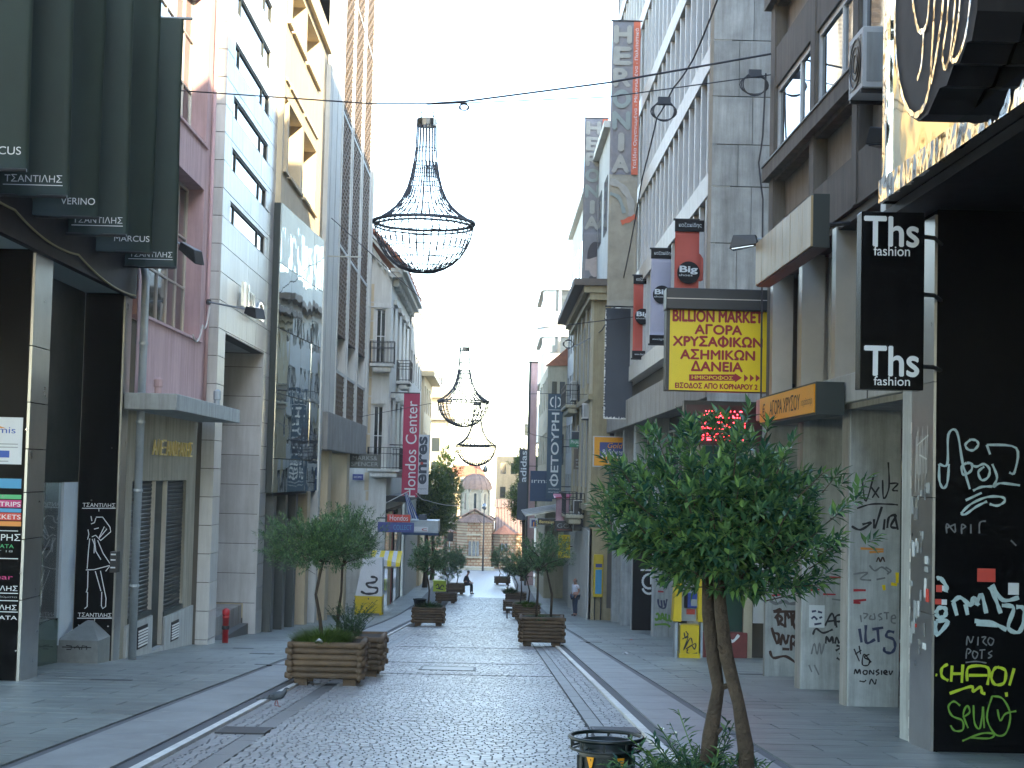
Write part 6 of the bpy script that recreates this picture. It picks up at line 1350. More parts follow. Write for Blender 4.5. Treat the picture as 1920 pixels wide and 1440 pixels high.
# pink awning and canopies over the far right pavement
t = thing('awning', 'faded pink cloth awning beside the MIGATO board', 'awning', (3.6, 79, 0))
x0, x1, z0, z1 = rect(1038, 932, 1066, 978, 79); MB().hexa([(x0, 78.6, z1 - .05), (x1, 78.6, z1 - .02), (x1 + .2, 80, z1 + .1), (x0, 80, z1 + .1), (x0 + .1, 78.6, z1), (x1, 78.6, z1 + .03), (x1 + .2, 80, z1 + .15), (x0, 80, z1 + .15)]).build('frame', 'crimson', t)
flag_mesh(x0 + .1, x1, z0, z1, 78.7, .08, 8, 8).build('cloth', mat('faded_pink', (.42, .26, .27), .8, var=.25, scale=3), t, smooth=True, fix=False)
t = thing('glass_canopy', 'pale glass and metal canopy far along the right pavement', 'canopy', (3.2, 92, -.4))
MB().hexa([(1.9, 90, -.62), (4.2, 90, -.2), (4.2, 100, -.2), (1.9, 100, -.62), (1.9, 90, -.55), (4.2, 90, -.12), (4.2, 100, -.12), (1.9, 100, -.55)]).build('panel', 'frame_alu', t)
for y in (90, 93.3, 96.6, 100): MB().tube([(1.85, y, -.5), (4.3, y, -.05)], .05, 5).build('rib', 'frame_white', t)
# ---- left side
t, fr, x0, x1, z0, z1 = board('vertical_banner', 'tall crimson banner lettered Hondos Center in white', 82, (755, 738, 785, 932), 'crimson', .06, cat='banner'); w, h = x1 - x0, z1 - z0
text(t, 'Hondos Center', fr, x0 + w * .18, z0 + .0, 'white_print', w=w * .68, h=h * .93, n=.004, rot=1); MB().tube([(-5.3, 82.03, z1 + .03), (x1, 82.03, z1 + .03)], .03, 5).build('rod', 'iron', t)
t, fr, x0, x1, z0, z1 = board('vertical_banner', 'tall white banner with grey letters and a red dot beside the crimson one', 95, (782, 815, 804, 927), 'banner_white', .06, cat='banner'); w, h = x1 - x0, z1 - z0
text(t, 'enres', fr, x0 + w * .14, z0 + h * .17, 'charcoal', w=w * .7, h=h * .80, n=.004, rot=1, bold=.03); MB().prism(fr, [(x0 + w * .4 + .09 * math.cos(R(d)), z0 + h * .52 + .09 * math.sin(R(d))) for d in range(0, 360, 30)], .004, .012).build('dot', 'print_red', t); text(t, 'magazine', fr, x0 + w * .15, z0 + h * .08, 'charcoal', w=w * .7, h=.09, n=.004)
t, fr, x0, x1, z0, z1 = board('shop_sign', 'dark green MARKS & SPENCER sign under the lattice building', 73, (650, 851, 714, 878), 'column_green'); text(t, 'MARKS&\nSPENCER', fr, x0 + .22, z0 + .1, 'print_grey', w=(x1 - x0) * .78, h=(z1 - z0) * .7, n=.004, bold=-.008)
t, fr, x0, x1, z0, z1 = board('street_plate', 'small blue street name plate on the white wall', 80.2, (661, 889, 681, 900), 'sign_blue', .04); text(t, 'ΟΔΟΣ ΕΡΜΟΥ', fr, x0 + .05, z0 + .1, 'white_print', w=(x1 - x0) * .8, h=.1, n=.004)
t, fr, x0, x1, z0, z1 = board('shop_sign', 'red sign lettered Hondos in white serif', 76, (726, 965, 769, 979), 'print_red', .3); text(t, 'Hondos', fr, x0 + .12, z0 + .07, 'white_print', w=(x1 - x0) * .8, h=(z1 - z0) * .7, n=.004)
t, fr, x0, x1, z0, z1 = board('shop_sign', 'blue sign lettered COLLECT below the red one', 76, (708, 979.5, 776, 998), 'sign_blue', .3); text(t, 'COLLECT', fr, x0 + .75, z0 + .12, 'print_sky', w=(x1 - x0) * .5, h=(z1 - z0) * .5, n=.004, bold=-.01)
t, fr, x0, x1, z0, z1 = board('shop_canopy', 'pale blue box canopy with a small white sign beside the red one', 80, (768, 976, 822, 999), 'steel_pipe', 2.5, cat='canopy'); fb(t, 'sign_plate', 'banner_white', fr, x0 + .1, x1 - .5, z0 + .06, z0 + .3, .01, .03); text(t, 'c', fr, (x0 + x1) / 2 - .1, z0 + .1, 'red_print', w=.25, h=.12, n=.035); fb(t, 'gutter', 'navy', fr, x0 - .4, x1 + .05, z0 - .12, z0 + .0, -.1, .05)
t, fr, x0, x1, z0, z1 = board('machine', 'small dark equipment box standing on the blue canopy', 80.5, (785, 965, 800, 976), 'charcoal', .5, cat='machine')
# Greek flag
t = thing('flag', 'blue and white striped flag hanging limply from its staff', 'flag', (-4.4, 79, -.4))
x0, x1, z0, z1 = rect(757, 925, 777, 972, 79); mat('flag_blue', (.03, .08, .30), .7, var=.1)
MB().tube([(-5.2, 79.2, z1 - .5), (x0 + .3, 79, z1 + .15)], .025, 5).build('staff', 'frame_white', t)
for i in range(7):
    a, q = i / 7, (i + 1) / 7; b = MB(); n_ = 10; wx = x1 - x0
    for j in range(n_ + 1):
        z = z1 - (z1 - z0) * j / n_; sh = .30 * j / n_
        for s in (a, q): b.v.append(Vector((x0 + wx * (s * (.35 + .5 * j / n_)) + sh, 79 + .12 * math.sin(s * 9 + j * .5), z)))
    for j in range(n_): b.f.append((2 * j, 2 * j + 1, 2 * j + 3, 2 * j + 2))
    b.build('stripe', 'flag_blue' if i % 2 == 0 else 'banner_white', t, smooth=True, fix=False)
# ------------------------------------------------------------------ foliage
leaf_mat('leaf_near', (.018, .075, .052), (.19, .34, .09), .25, .27)
leaf_mat('leaf_olive', (.045, .115, .055), (.19, .33, .11), .25, .42)
leaf_mat('leaf_tree', (.03, .075, .015), (.17, .23, .035), .35, .5)
leaf_mat('leaf_grass', (.03, .08, .008), (.14, .24, .02), .3, .5)
leaf_mat('leaf_shrub', (.015, .05, .015), (.08, .16, .04), .25, .45)
def leaf(b, p, d, up, L, w):
    """one pointed leaf folded along its midrib"""
    d = d.normalized(); s = d.cross(up); s = s.normalized() if s.length > 1e-4 else d.orthogonal().normalized(); n = s.cross(d)
    k = len(b.v); b.v += [p, p + d * L * .45 + s * w + n * w * .45, p + d * L - n * L * .08, p + d * L * .45 - s * w + n * w * .45, p + d * L * .5 - n * w * .1]
    b.f += [(k, k + 1, k + 4), (k + 1, k + 2, k + 4), (k + 2, k + 3, k + 4), (k + 3, k, k + 4)]
def crown(rg, c, rx, ry, rz, clumps, per, L, w, twig, flat=.25, bias=.42, spread=1., singles=0):
    """leafy twigs spread through a lobed volume; returns leaves mesh, twig mesh, list of single leaf placements"""
    b, tw, one = MB(), MB(), []
    lobes = [(Vector((rg.uniform(-1, 1), rg.uniform(-1, 1), rg.uniform(-.7, .9))).normalized(), rg.uniform(.66, 1.2)) for _ in range(16)]
    for i in range(clumps):
        d = Vector((rg.gauss(0, 1), rg.gauss(0, 1), rg.gauss(0, 1) + .15)).normalized()
        k = max(lobes, key=lambda l: l[0].dot(d)); rad = (rg.random() ** bias) * (k[1] * (.8 + .3 * max(0, k[0].dot(d)) ** 4))
        p = c + Vector((d.x * rx, d.y * ry, d.z * rz)) * rad
        if d.z < -.3: p.z += rz * .2 * rad
        if i % 14 == 0 and d.z > -.1: rad = rg.uniform(1.0, 1.22); p = c + Vector((d.x * rx, d.y * ry, d.z * rz)) * rad
        out = Vector((d.x, d.y, d.z * .6 + .55 + rg.uniform(-.2, .3))).normalized()
        tl = twig * rg.uniform(.6, 1.4); q = p + out * tl
        if i % 3 == 0: tw.tube([p - out * tl * .6, q], [.006 * L / .1, .003 * L / .1], 3)
        a0 = rg.uniform(0, 6.3); ref = out.orthogonal().normalized(); bi = out.cross(ref)
        for j in range(per):
            t = (j + .5) / per; an = a0 + j * 2.4
            side = ref * math.cos(an) + bi * math.sin(an)
            dd = out * (.35 + .75 * t) + side * (1.05 - .5 * t) * spread + Vector((0, 0, rg.uniform(-.25, .2)))
            args = (p.lerp(q, t), dd, Vector((side.x * .3, side.y * .3, 1)), L * rg.uniform(.7, 1.2), w * rg.uniform(.75, 1.2))
            if len(one) < singles and d.y < -.35 and rad > .72: one.append(args)
            else: leaf(b, *args)
    return b, tw, one
def branchy(rg, pts, radii, tips, r1):
    """trunk with limbs that fork towards points inside the crown"""
    b = MB().tube(pts, radii, 9); top = Vector(pts[-1])
    for t in tips:
        mid = top.lerp(t, .5) + Vector((rg.uniform(-1, 1), rg.uniform(-1, 1), rg.uniform(-.3, .3))) * (t - top).length * .12
        b.tube([top - Vector((0, 0, radii[-1])), mid, t], [r1, r1 * .65, r1 * .25], 6)
    return b
def small_tree(label, trunks, c, r, clumps, per, L, w, twig, m, rg, singles=0, group='potted street trees', bias=.42, tr=.03):
    c = Vector(c); base = Vector(trunks[0][0]); t = thing('olive_tree', label, 'tree', base, group)
    for pts in trunks:
        n = len(pts); tips = [c + Vector((rg.uniform(-.7, .7) * r[0], rg.uniform(-.6, .6) * r[1], rg.uniform(-.5, .5) * r[2])) for _ in range(6)]
        branchy(rg, pts, [tr * (1 - .3 * i / (n - 1)) * (1 + .12 * math.sin(i * 2.3)) for i in range(n)], tips, tr * .6).build('trunk', 'bark', t, smooth=True)
    if singles:
        for k_, (i_, dx_, dz_) in enumerate(((2, .07, .03), (3, -.05, .06), (1, .06, .05))):
            q_ = Vector(trunks[k_ % 2][i_]); MB().tube([q_, q_ + Vector((dx_ * .6, -.02, dz_ * .5)), q_ + Vector((dx_, -.03, dz_))], [.022, .016, .009], 6).build('branch_stub', 'bark', t)
    b, tw, one = crown(rg, c, *r, clumps, per, L, w, twig, singles=singles, bias=bias)
    b.build('crown', m, t, fix=False, kind='stuff'); tw.build('twigs', 'bark', t, fix=False, kind='stuff')
    if one:
        lm = MB(); leaf(lm, Vector((0, 0, 0)), Vector((0, 0, 1)), Vector((0, 1, 0)), 1., .24); me = bpy.data.meshes.new('leaf'); me.from_pydata(lm.v, [], lm.f); me.materials.append(MATS[m])
        for p, d, up, LL, ww in one:
            o = bpy.data.objects.new('leaf', me); COL.objects.link(o); o.parent = t
            d = d.normalized(); s = d.cross(up); s = s.normalized() if s.length > 1e-4 else d.orthogonal().normalized(); n_ = s.cross(d)
            o.matrix_local = Matrix.Translation(p - base) @ Matrix((s, n_, d)).transposed().to_4x4() @ Matrix.Diagonal((ww / .24, ww / .24, LL, 1))
    return t
def tuft(rg, label, x, y, z, r, h, n, m, name='planter_plant', wid=.006, lean=.6, group='greenery growing in the log planters', leafy=0):
    b = MB()
    for i in range(n):
        a = rg.uniform(0, 6.3); rr = r * rg.random() ** .5; p = Vector((x + rr * math.cos(a), y + rr * math.sin(a), z)); hh = h * rg.uniform(.5, 1.1) * (1 - .45 * rr / r)
        d = Vector((math.cos(a) * lean * rg.random(), math.sin(a) * lean * rg.random(), 1)).normalized(); s = Vector((-math.sin(a), math.cos(a), 0)) * wid * rg.uniform(.7, 1.3)
        m1 = p + d * hh * .55; tip = p + d * hh + Vector((math.cos(a), math.sin(a), -.3)) * hh * .25
        if leafy:
            b.tube([p, m1, tip], .004, 3)
            for k in range(leafy):
                t = .3 + .7 * k / leafy; q = p.lerp(m1, t / .55) if t < .55 else m1.lerp(tip, (t - .55) / .45); an = rg.uniform(0, 6.3)
                leaf(b, q, Vector((math.cos(an), math.sin(an), rg.uniform(.1, .9))), Vector((0, 0, 1)), .085 * rg.uniform(.7, 1.2), .010)
        else:
            k = len(b.v); b.v += [p - s, p + s, m1 + s * .8, m1 - s * .8, tip]; b.f += [(k, k + 1, k + 2, k + 3), (k + 3, k + 2, k + 4)]
    return b.build(name, m, label=label, cat='plant', group=group, fix=False)

# ------------------------------------------------------------------ log planters
def make_planter(x, y, label, w=1.18, d=1.12, n=6, r=.05):
    """box of stacked half round logs with overlapping corners, on short feet; (x,y) is the middle of its front"""
    z0 = gz(y) + .01; t = thing('log_planter', label, 'planter', (x, y + d / 2, z0), 'log planters along the street')
    for sx in (-1, 1):
        for yy in (y + .1, y + d - .2): bx(t, 'foot', 'wood_log', x + sx * w * .32 - .1, x + sx * w * .32 + .1, yy, yy + .12, z0 - .06, z0 + .09)
    for i in range(n):
        z = z0 + .10 + r + i * r * 1.86
        for yy in (y + r, y + d - r):
            e = .0 if i % 2 else .03
            MB().tube([(x - w / 2 - e, yy, z), (x - w / 2 - e + .02, yy, z), (x, yy + rnd.uniform(-.006, .006), z + rnd.uniform(-.004, .004)), (x + w / 2 + e - .02, yy, z), (x + w / 2 + e, yy, z)], [r * .8, r, r * rnd.uniform(.95, 1.04), r, r * .8], 10).build('log', 'wood_log', t, smooth=True)
        for xx in (x - w / 2 + r, x + w / 2 - r):
            MB().tube([(xx, y - .02, z - .01), (xx, y + d / 2, z - .01), (xx, y + d + .02, z - .01)], r * .98, 10).build('log', 'wood_log', t, smooth=True)
    bx(t, 'soil', 'soil', x - w / 2 + r, x + w / 2 - r, y + r, y + d - r, z0 + .1, z0 + .1 + n * r * 1.86 - .03)
    return t, z0 + .07 + n * r * 1.86
PLN = [(-2.52, 25.0, 'log planter of bright grass beside the pigeon', 6), (-2.38, 27.5, 'log planter tucked close behind the grassy one', 6), (-2.2, 58.4, 'single log planter with dark pot by the left kerb', 6), (-2.43, 90.6, 'log planter before the lime green kiosk', 5), (-2.2, 104.0, 'log planter where the seated person rests', 6),
       (1.40, 42.0, 'tall log planter with leaning olive trunks by the right kerb', 7), (1.62, 69.6, 'log planter next to the slatted bench', 6), (1.3, 78.5, 'log planter behind the slatted bench', 5), (1.55, 93.6, 'log planter under the row of small trees beyond the bench', 5), (.95, 120.5, 'farthest log planter on the right before the church', 5), (1.30, 8.4, 'log planter of the big tree beside the litter bin', 4)]
top = {}
for x, y, lb, n in PLN: _, top[(x, y)] = make_planter(x, y, lb, n=n)
rg = random.Random(12)
# grass and shrubs in them
z = top[(-2.52, 25.0)]; tuft(rg, 'bright green feathery grass spilling over the log planter by the pigeon', -2.62, 25.5, z - .06, .46, .42, 2600, 'leaf_grass', wid=.005, lean=1.1)
tuft(rg, 'dark upright shrub rising between the two left log planters', -2.25, 26.3, z - .1, .16, .95, 60, 'leaf_shrub', leafy=14, lean=.35)
tuft(rg, 'low green plants around the olive trunk in the single planter', -2.2, 58.9, top[(-2.2, 58.4)] - .05, .45, .4, 700, 'leaf_shrub', wid=.018, lean=1.2)
tuft(rg, 'green edging plants in the tall right-hand planter', 1.4, 42.5, top[(1.40, 42.0)] - .06, .5, .18, 900, 'leaf_shrub', wid=.012, lean=1.3)
tuft(rg, 'trailing plants covering the planter next to the bench', 1.7, 70.1, top[(1.62, 69.6)] - .08, .55, .35, 800, 'leaf_grass', wid=.02, lean=1.3)
tuft(rg, 'leafy clump in the planter under the small trees', 1.2, 94, top[(1.55, 93.6)] - .05, .4, .6, 300, 'leaf_shrub', wid=.03, lean=1.2)
tuft(rg, 'young oleander shoots at the foot of the big tree', 1.10, 8.95, top[(1.30, 8.4)] - .1, .34, .46, 150, 'leaf_near', leafy=18, lean=.7)
tuft(rg, 'dense oleander leaves behind the big tree trunks', 1.22, 9.15, top[(1.30, 8.4)] - .1, .24, .62, 90, 'leaf_near', leafy=18, lean=.45)
# big tree
def at(px, py, Y): return onY(px, py, Y)
Yn = 9.0
tr1 = [at(1322, 1470, Yn), at(1332, 1380, Yn), at(1347, 1290, Yn + .02), at(1338, 1235, Yn + .03), at(1328, 1150, Yn + .05), at(1326, 1060, Yn + .05), at(1330, 980, Yn + .05)]
tr2 = [at(1402, 1470, Yn - .1), at(1398, 1400, Yn - .1), at(1385, 1320, Yn - .09), at(1362, 1230, Yn - .07), at(1352, 1150, Yn - .05), at(1345, 1060, Yn - .02), at(1348, 980, Yn)]
small_tree('big leafy twin-trunked tree before the yellow board', [tr1, tr2], at(1358, 1010, Yn), (.675, .64, .525), 860, 13, .082, .0140, .10, 'leaf_near', rg, singles=300, bias=.36, tr=.044)
small_tree('airy olive tree leaning out of the grassy log planter', [[at(605, 1215, 25.6), at(600, 1160, 25.6), at(592, 1115, 25.6), at(600, 1075, 25.6), at(606, 1050, 25.6)]], at(590, 1030, 25.7), (.76, .7, .48), 640, 13, .075, .011, .16, 'leaf_olive', rg, bias=.45)
small_tree('slimmer olive tree rising from the second left log planter', [[at(632, 1200, 28.1), at(634, 1150, 28.1), at(640, 1110, 28.1), at(642, 1060, 28.1)]], at(650, 1022, 28.1), (.62, .6, .54), 520, 13, .075, .011, .18, 'leaf_olive', rg, bias=.5)
for px, py, Y, rx, ry, trx, ty, lb in ((804, 1052, 59, 38, 36, (802,), 1150, 'round olive tree in the single left planter'), (842, 1064, 91.2, 26, 30, (838,), 1117, 'olive tree before the lime green kiosk'), (858, 1052, 104.6, 18, 24, (856,), 1096, 'olive tree over the seated person'),
        (1020, 1046, 42.6, 56, 46, (1005, 1032), 1168, 'twin-trunked olive tree in the tall right-hand planter'), (985, 1062, 70.3, 34, 36, (975, 990), 1138, 'olive tree next to the slatted bench'), (962, 1066, 94.2, 26, 28, (950, 968), 1112, 'olive tree in the planter beyond the bench'), (935, 1048, 121, 16, 24, (935,), 1085, 'farthest olive tree on the right before the church')):
    k = Y / 3000.; c = at(px, py, Y); trs = [[at(q, ty, Y), at(q + 3, (ty + py) / 2 + 8, Y), at(q - 2 + (px - q) * .4, py + ry * .5, Y)] for q in trx]
    far = Y > 50
    small_tree(lb, trs, c, (rx * k, rx * k * .95, ry * k), 300 if not far else 240, 12, .085 if not far else .12, .014 if not far else .022, .16, 'leaf_olive', rg, bias=.45, tr=.035)
# street trees near the church
def big_tree(label, px, py, Y, rx, rz, ty, n, L=.3, name='plane_tree', m='leaf_tree'):
    k = Y / 3000.; c = at(px, py, Y); t = thing(name, label, 'tree', (c.x, Y, gz(Y)), 'street trees before the church')
    branchy(rg, [(c.x, Y, gz(Y)), (c.x + .1, Y, gz(Y) + 1.6), (c.x, Y, c.z - rz * k * .5)], [.2, .17, .12], [c + Vector((rg.uniform(-.6, .6) * rx * k, rg.uniform(-.6, .6) * rx * k, rg.uniform(-.5, .7) * rz * k)) for _ in range(9)], .09).build('trunk', 'bark', t, smooth=True)
    b, tw, _ = crown(rg, c, rx * k, rx * k, rz * k, n, 9, L, L * .24, .3, bias=.5); b.build('crown', m, t, fix=False, kind='stuff')
big_tree('dense green tree behind the white banner', 800, 945, 112, 40, 62, 1000, 700)
big_tree('taller sunlit tree reaching in front of the church dome', 836, 925, 138, 24, 75, 1000, 560)
big_tree('leafy tree hanging low before the church on the left', 812, 985, 125, 40, 34, 1000, 420)
big_tree('green tree before the church on the right', 982, 950, 128, 26, 48, 1000, 460)
big_tree('small leafy tree under the white vertical lettering', 988, 880, 140, 26, 32, 1000, 300)

# ------------------------------------------------------------------ wire chandeliers
PROF = [(.185, 0), (.19, -.22), (.197, -.45), (.225, -.72), (.27, -.98), (.33, -1.2), (.42, -1.4), (.54, -1.56), (.70, -1.70), (.84, -1.79), (.935, -1.86)]
BOWL = [(.935, -1.86), (.92, -2.0), (.885, -2.16), (.82, -2.32), (.72, -2.48), (.58, -2.62), (.42, -2.72), (.24, -2.79), (.05, -2.81)]
mat('wire', (.06, .068, .08), .6, var=.1)
def chandelier(px, py, Y, label, full=True):
    """(px,py) is the middle of the rim"""
    c = at(px, py, Y); zt = c.z + 1.86; o = Vector((c.x, Y, zt)); t = thing('wire_chandelier', label, 'chandelier', o + Vector((0, 0, -2.81)), 'wire frame chandeliers over the street')
    NR = 40 if Y < 40 else 30; rw = .0125 if Y < 40 else .019
    for i in range(NR):
        a = 2 * math.pi * i / NR; wob = rnd.uniform(-.004, .004)
        if i % 2 == 0: MB().tube([o + Vector(((r + wob) * math.cos(a), (r + wob) * math.sin(a), z)) for r, z in PROF], rw, 4).build('neck_wire', 'wire', t)
        else: MB().tube([o + Vector(((r + wob) * math.cos(a), (r + wob) * math.sin(a), z)) for r, z in PROF[3:]], rw, 4).build('neck_wire', 'wire', t)
        MB().tube([o + Vector((r * math.cos(a + .05), r * math.sin(a + .05), z)) for r, z in BOWL], rw, 4).build('bowl_wire', 'wire', t)
    def ring(r, z, w, name='ring', n=36): MB().tube([o + Vector((r * math.cos(2 * math.pi * i / n), r * math.sin(2 * math.pi * i / n), z + .003 * math.sin(i * 1.7))) for i in range(n)], w, 4, closed=True).build(name, 'wire', t)
    for r, z in ((.197, -.45), (.225, -.72), (.245, -.86), (.28, -1.02), (.33, -1.2), (.54, -1.56), (.90, -2.1), (.80, -2.36), (.64, -2.56), (.46, -2.7), (.26, -2.78), (.86, -2.22)): ring(r, z, .009 if Y < 40 else .013)
    ring(.95, -1.86, .034, 'rim'); ring(.93, -1.93, .022, 'rim')
    MB().lathe(o, [(.15, .12), (.19, .12), (.19, -.02), (.15, -.02)], 16, cap=False).build('cap', 'brushed_steel', t)
    for s in (-1, 1):
        x = s * .12; MB().tube([o + Vector((x, 0, .1)), o + Vector((x + .02, 0, .18)), o + Vector((x - .02, 0, .32)), o + Vector((x, 0, .36)), o + Vector((x + .025, 0, .3)), o + Vector((x, 0, .16))], .010, 4).build('hook', 'wire', t)
    return o
c1 = chandelier(795, 418, 30, 'nearest and largest-looking wire chandelier, hung level with the pink building'); c2 = chandelier(869, 752, 58.6, 'wire chandelier hung level with the single left planter'); c3 = chandelier(893, 835, 74, 'wire chandelier hung closest before the church dome', False)
t = thing('pendant_lamp', 'small drop shaped pendant hanging before the church cross', 'lamp', at(910, 886, 100)); p = at(910, 886, 100)
MB().lathe(p, [(.03, 0), (.13, .06), (.17, .16), (.13, .28), (.06, .42), (.02, .5)], 12).build('drop', 'brushed_steel', t, smooth=True); MB().tube([p + Vector((0, 0, .5)), p + Vector((0, 0, 1.6))], .012, 4).build('wire', 'wire', t)
# ------------------------------------------------------------------ overhead cables
W_ = 'thin support wire '
cable([(-6.85, 32.5, 9.4), at(690, 194, 30), at(810, 194, 30)], .014, 'thin wire from the pink building to the nearest chandelier')
cable([at(810, 194, 30), at(872, 190, 30), at(1140, 155, 30), (5.08, 29.8, 9.75)], .020, 'dark cable from the nearest chandelier up to the office building')
cable([at(800, 196, 30), at(1140, 182, 30), (5.08, 29.8, 9.35)], .011, 'thin lower wire running to the office building corner')
cable([at(812, 236, 30), at(865, 200, 30)], .008, 'short slack wire between coil and chandelier neck')
def coil(px, py, Y, r, lb, box=False):
    c = at(px, py, Y); b = MB()
    for i in range(3): b.tube([c + Vector((r * (1 + .12 * i) * math.cos(a), .03 * i, r * (1 - .1 * i) * math.sin(a))) for a in [2 * math.pi * k / 20 for k in range(20)]], .014, 4, closed=True)
    o = thing('cable_coil', lb, 'cable', c); b.build('loop', 'cable', o, kind='stuff')
    if box: MB().box(c.x - .12, c.x + .12, Y - .06, Y + .06, c.z + r * .6, c.z + r * .6 + .14).build('junction_box', 'charcoal', o)
coil(870, 200, 30, .075, 'small coil of cable on the line beside the nearest chandelier'); coil(1245, 208, 30.2, .2, 'loop of cable with junction box before the tall offices', True); coil(1415, 158, 30, .22, 'loop of cable with junction box at the office corner', True); coil(1066, 645, 78, .22, 'tangle of coiled cable on the yellow building corner')
cable([(-6.3, 60, 11.2), at(870, 632, 58.6), at(940, 624, 58.6), (5.08, 58.6, 7.6)], .016, 'cable carrying the middle chandelier across the street')
cable([(-6.2, 74, 4.2), at(893, 740, 74), at(1025, 738, 74), (4.3, 74, 5.5)], .013, 'cable carrying the chandelier before the church')
cable([at(915, 775, 66), at(1000, 815, 80), at(1070, 825, 88)], .014, 'sagging cable running to the slate blue vertical sign', sag=.05)
cable([at(1352, -20, 34), at(1300, 110, 38), at(1262, 165, 41), at(1232, 220, 43), at(1205, 330, 49), at(1180, 470, 54), at(1160, 560, 60), at(1128, 620, 70), at(1065, 655, 78)], .022, 'long black cable slung down across the tall office facade', sag=.05)
cable([at(690, 575, 78), at(740, 577, 80)], .03, 'white conduit bar before the neoclassical wall', m='cable_white'); cable([at(780, 925, 80), at(800, 938, 90), at(862, 948, 110)], .02, 'pale rope slung from the flag to the trees', m='cable_white', sag=.1)
cable([at(540, 478, 50), at(602, 478, 56)], .03, 'steel bar standing out from the mirrored glass front', m='steel_pipe'); cable([at(607, 480, 58), at(678, 482, 66)], .03, 'yellowish steel bar before the lattice screens', m='ochre_marble')

# ------------------------------------------------------------------ litter bin
Yb = 9.9; c = at(1137, 1382, Yb); zb = gz(Yb) + .01; t = thing('litter_bin', 'round dark green metal litter bin with raised rim ring', 'bin', (c.x, Yb, zb)); zt = c.z; rB = .165
MB().lathe((c.x, Yb, 0), [(rB * .86, zb), (rB * .9, zb + .05), (rB, zt - .1), (rB * .98, zt - .02), (rB * .9, zt - .02), (rB * .85, zt - .12)], 28, cap=False).build('body', 'bin_green', t, smooth=True)
MB().lathe((c.x, Yb, 0), [(rB * .84, zt - .14), (.001, zt - .15)], 28, cap=False).build('liner', 'black_matt', t)
for i in range(14):
    a = 2 * math.pi * i / 14; d = Vector((math.cos(a), math.sin(a), 0)); s = Vector((-d.y, d.x, 0)) * .014; o = Vector((c.x, Yb, 0))
    P_ = lambda k, z, sg_: o + d * k + s * sg_ + Vector((0, 0, z))
    MB().hexa([P_(rB * .9, zb + .06, -1), P_(rB * .9, zb + .06, 1), P_(rB * .92 + .012, zb + .06, 1), P_(rB * .92 + .012, zb + .06, -1), P_(rB, zt - .11, -1), P_(rB, zt - .11, 1), P_(rB + .014, zt - .11, 1), P_(rB + .014, zt - .11, -1)]).build('slat', 'bin_green', t)
for zz, rr, ww in ((zt, .222, .013), (zt - .065, .218, .008)):
    MB().tube([(c.x + rr * math.cos(2 * math.pi * i / 40), Yb + rr * math.sin(2 * math.pi * i / 40), zz) for i in range(40)], ww, 6, closed=True).build('rim_ring', 'bin_green', t, smooth=True)
for i in range(10):
    a = 2 * math.pi * (i + .3) / 10; d = Vector((math.cos(a), math.sin(a), 0)); o = Vector((c.x, Yb, 0))
    MB().tube([o + d * .22 + Vector((0, 0, zt)), o + d * .218 + Vector((0, 0, zt - .065)), o + d * (rB + .002) + Vector((0, 0, zt - .05))], .009, 4).build('rim_stay', 'bin_green', t)
for a in (-125, -62):
    d = Vector((math.cos(R(a)), math.sin(R(a)), 0)); U_ = Vector((-d.y, d.x, 0)); fr = Fr(Vector((c.x, Yb, 0)) + d * (rB + .008), U_, d); MB().prism(fr, [(-.03, zt - .10), (.02, zt - .10), (.0, zt - .19)], .0, .006).build('reflector', 'orange_sign', t)

# ------------------------------------------------------------------ pigeon
def skin_body(name, pts, edges, mt, parent=None, sub=2, **kw):
    b = bpy.data.meshes.new(name); base = Vector(parent['_b']) if parent is not None else Vector(kw.pop('base'))
    b.from_pydata([Vector(p[:3]) - base for p in pts], edges, []); o = bpy.data.objects.new(name, b); COL.objects.link(o); o['_b'] = tuple(base)
    if parent is not None: o.parent = parent
    else: o.location = base
    o.modifiers.new('skin', 'SKIN').use_smooth_shade = True
    for i, p in enumerate(pts):
        sv = b.skin_vertices[0].data[i]; r_ = p[3] if isinstance(p[3], tuple) else (p[3], p[3]); sv.radius = r_; sv.use_root = (i == 0)
    s = o.modifiers.new('sub', 'SUBSURF'); s.levels = sub; s.render_levels = sub
    b.materials.append(MATS[mt]); tag(o, kw.get('label'), kw.get('cat'), kw.get('group')); return o
mat('pigeon_grey', (.06, .075, .085), .6, var=.3, scale=20); mat('pigeon_dark', (.02, .025, .03), .6, var=.2); mat('pigeon_foot', (.3, .08, .06), .6, var=0)
px_, py_ = -2.70, 20.8; zp = gz(py_) + .02
t = thing('pigeon', 'grey pigeon walking on the cobbles by the white kerb', 'pigeon', (px_, py_, zp)); P_ = lambda x, y, z, r: (px_ + x, py_ + y, zp + z, r)
skin_body('body', [P_(0, 0, .125, .06), P_(.065, 0, .145, .05), P_(.105, 0, .185, .03), P_(.115, 0, .225, .024), P_(.135, 0, .228, .012), P_(.155, 0, .222, .005), P_(-.07, 0, .115, .042), P_(-.13, 0, .10, .018), P_(-.19, 0, .09, .012)], [(0, 1), (1, 2), (2, 3), (3, 4), (4, 5), (0, 6), (6, 7), (7, 8)], 'pigeon_grey', t)
MB().hexa([(px_ - .20, py_ - .025, zp + .085), (px_ - .02, py_ - .066, zp + .13), (px_ - .02, py_ - .06, zp + .165), (px_ - .19, py_ - .02, zp + .10), (px_ - .20, py_ - .018, zp + .085), (px_ - .02, py_ - .05, zp + .13), (px_ - .02, py_ - .045, zp + .165), (px_ - .19, py_ - .012, zp + .10)]).build('wing', 'pigeon_grey', t, bevel=.008)
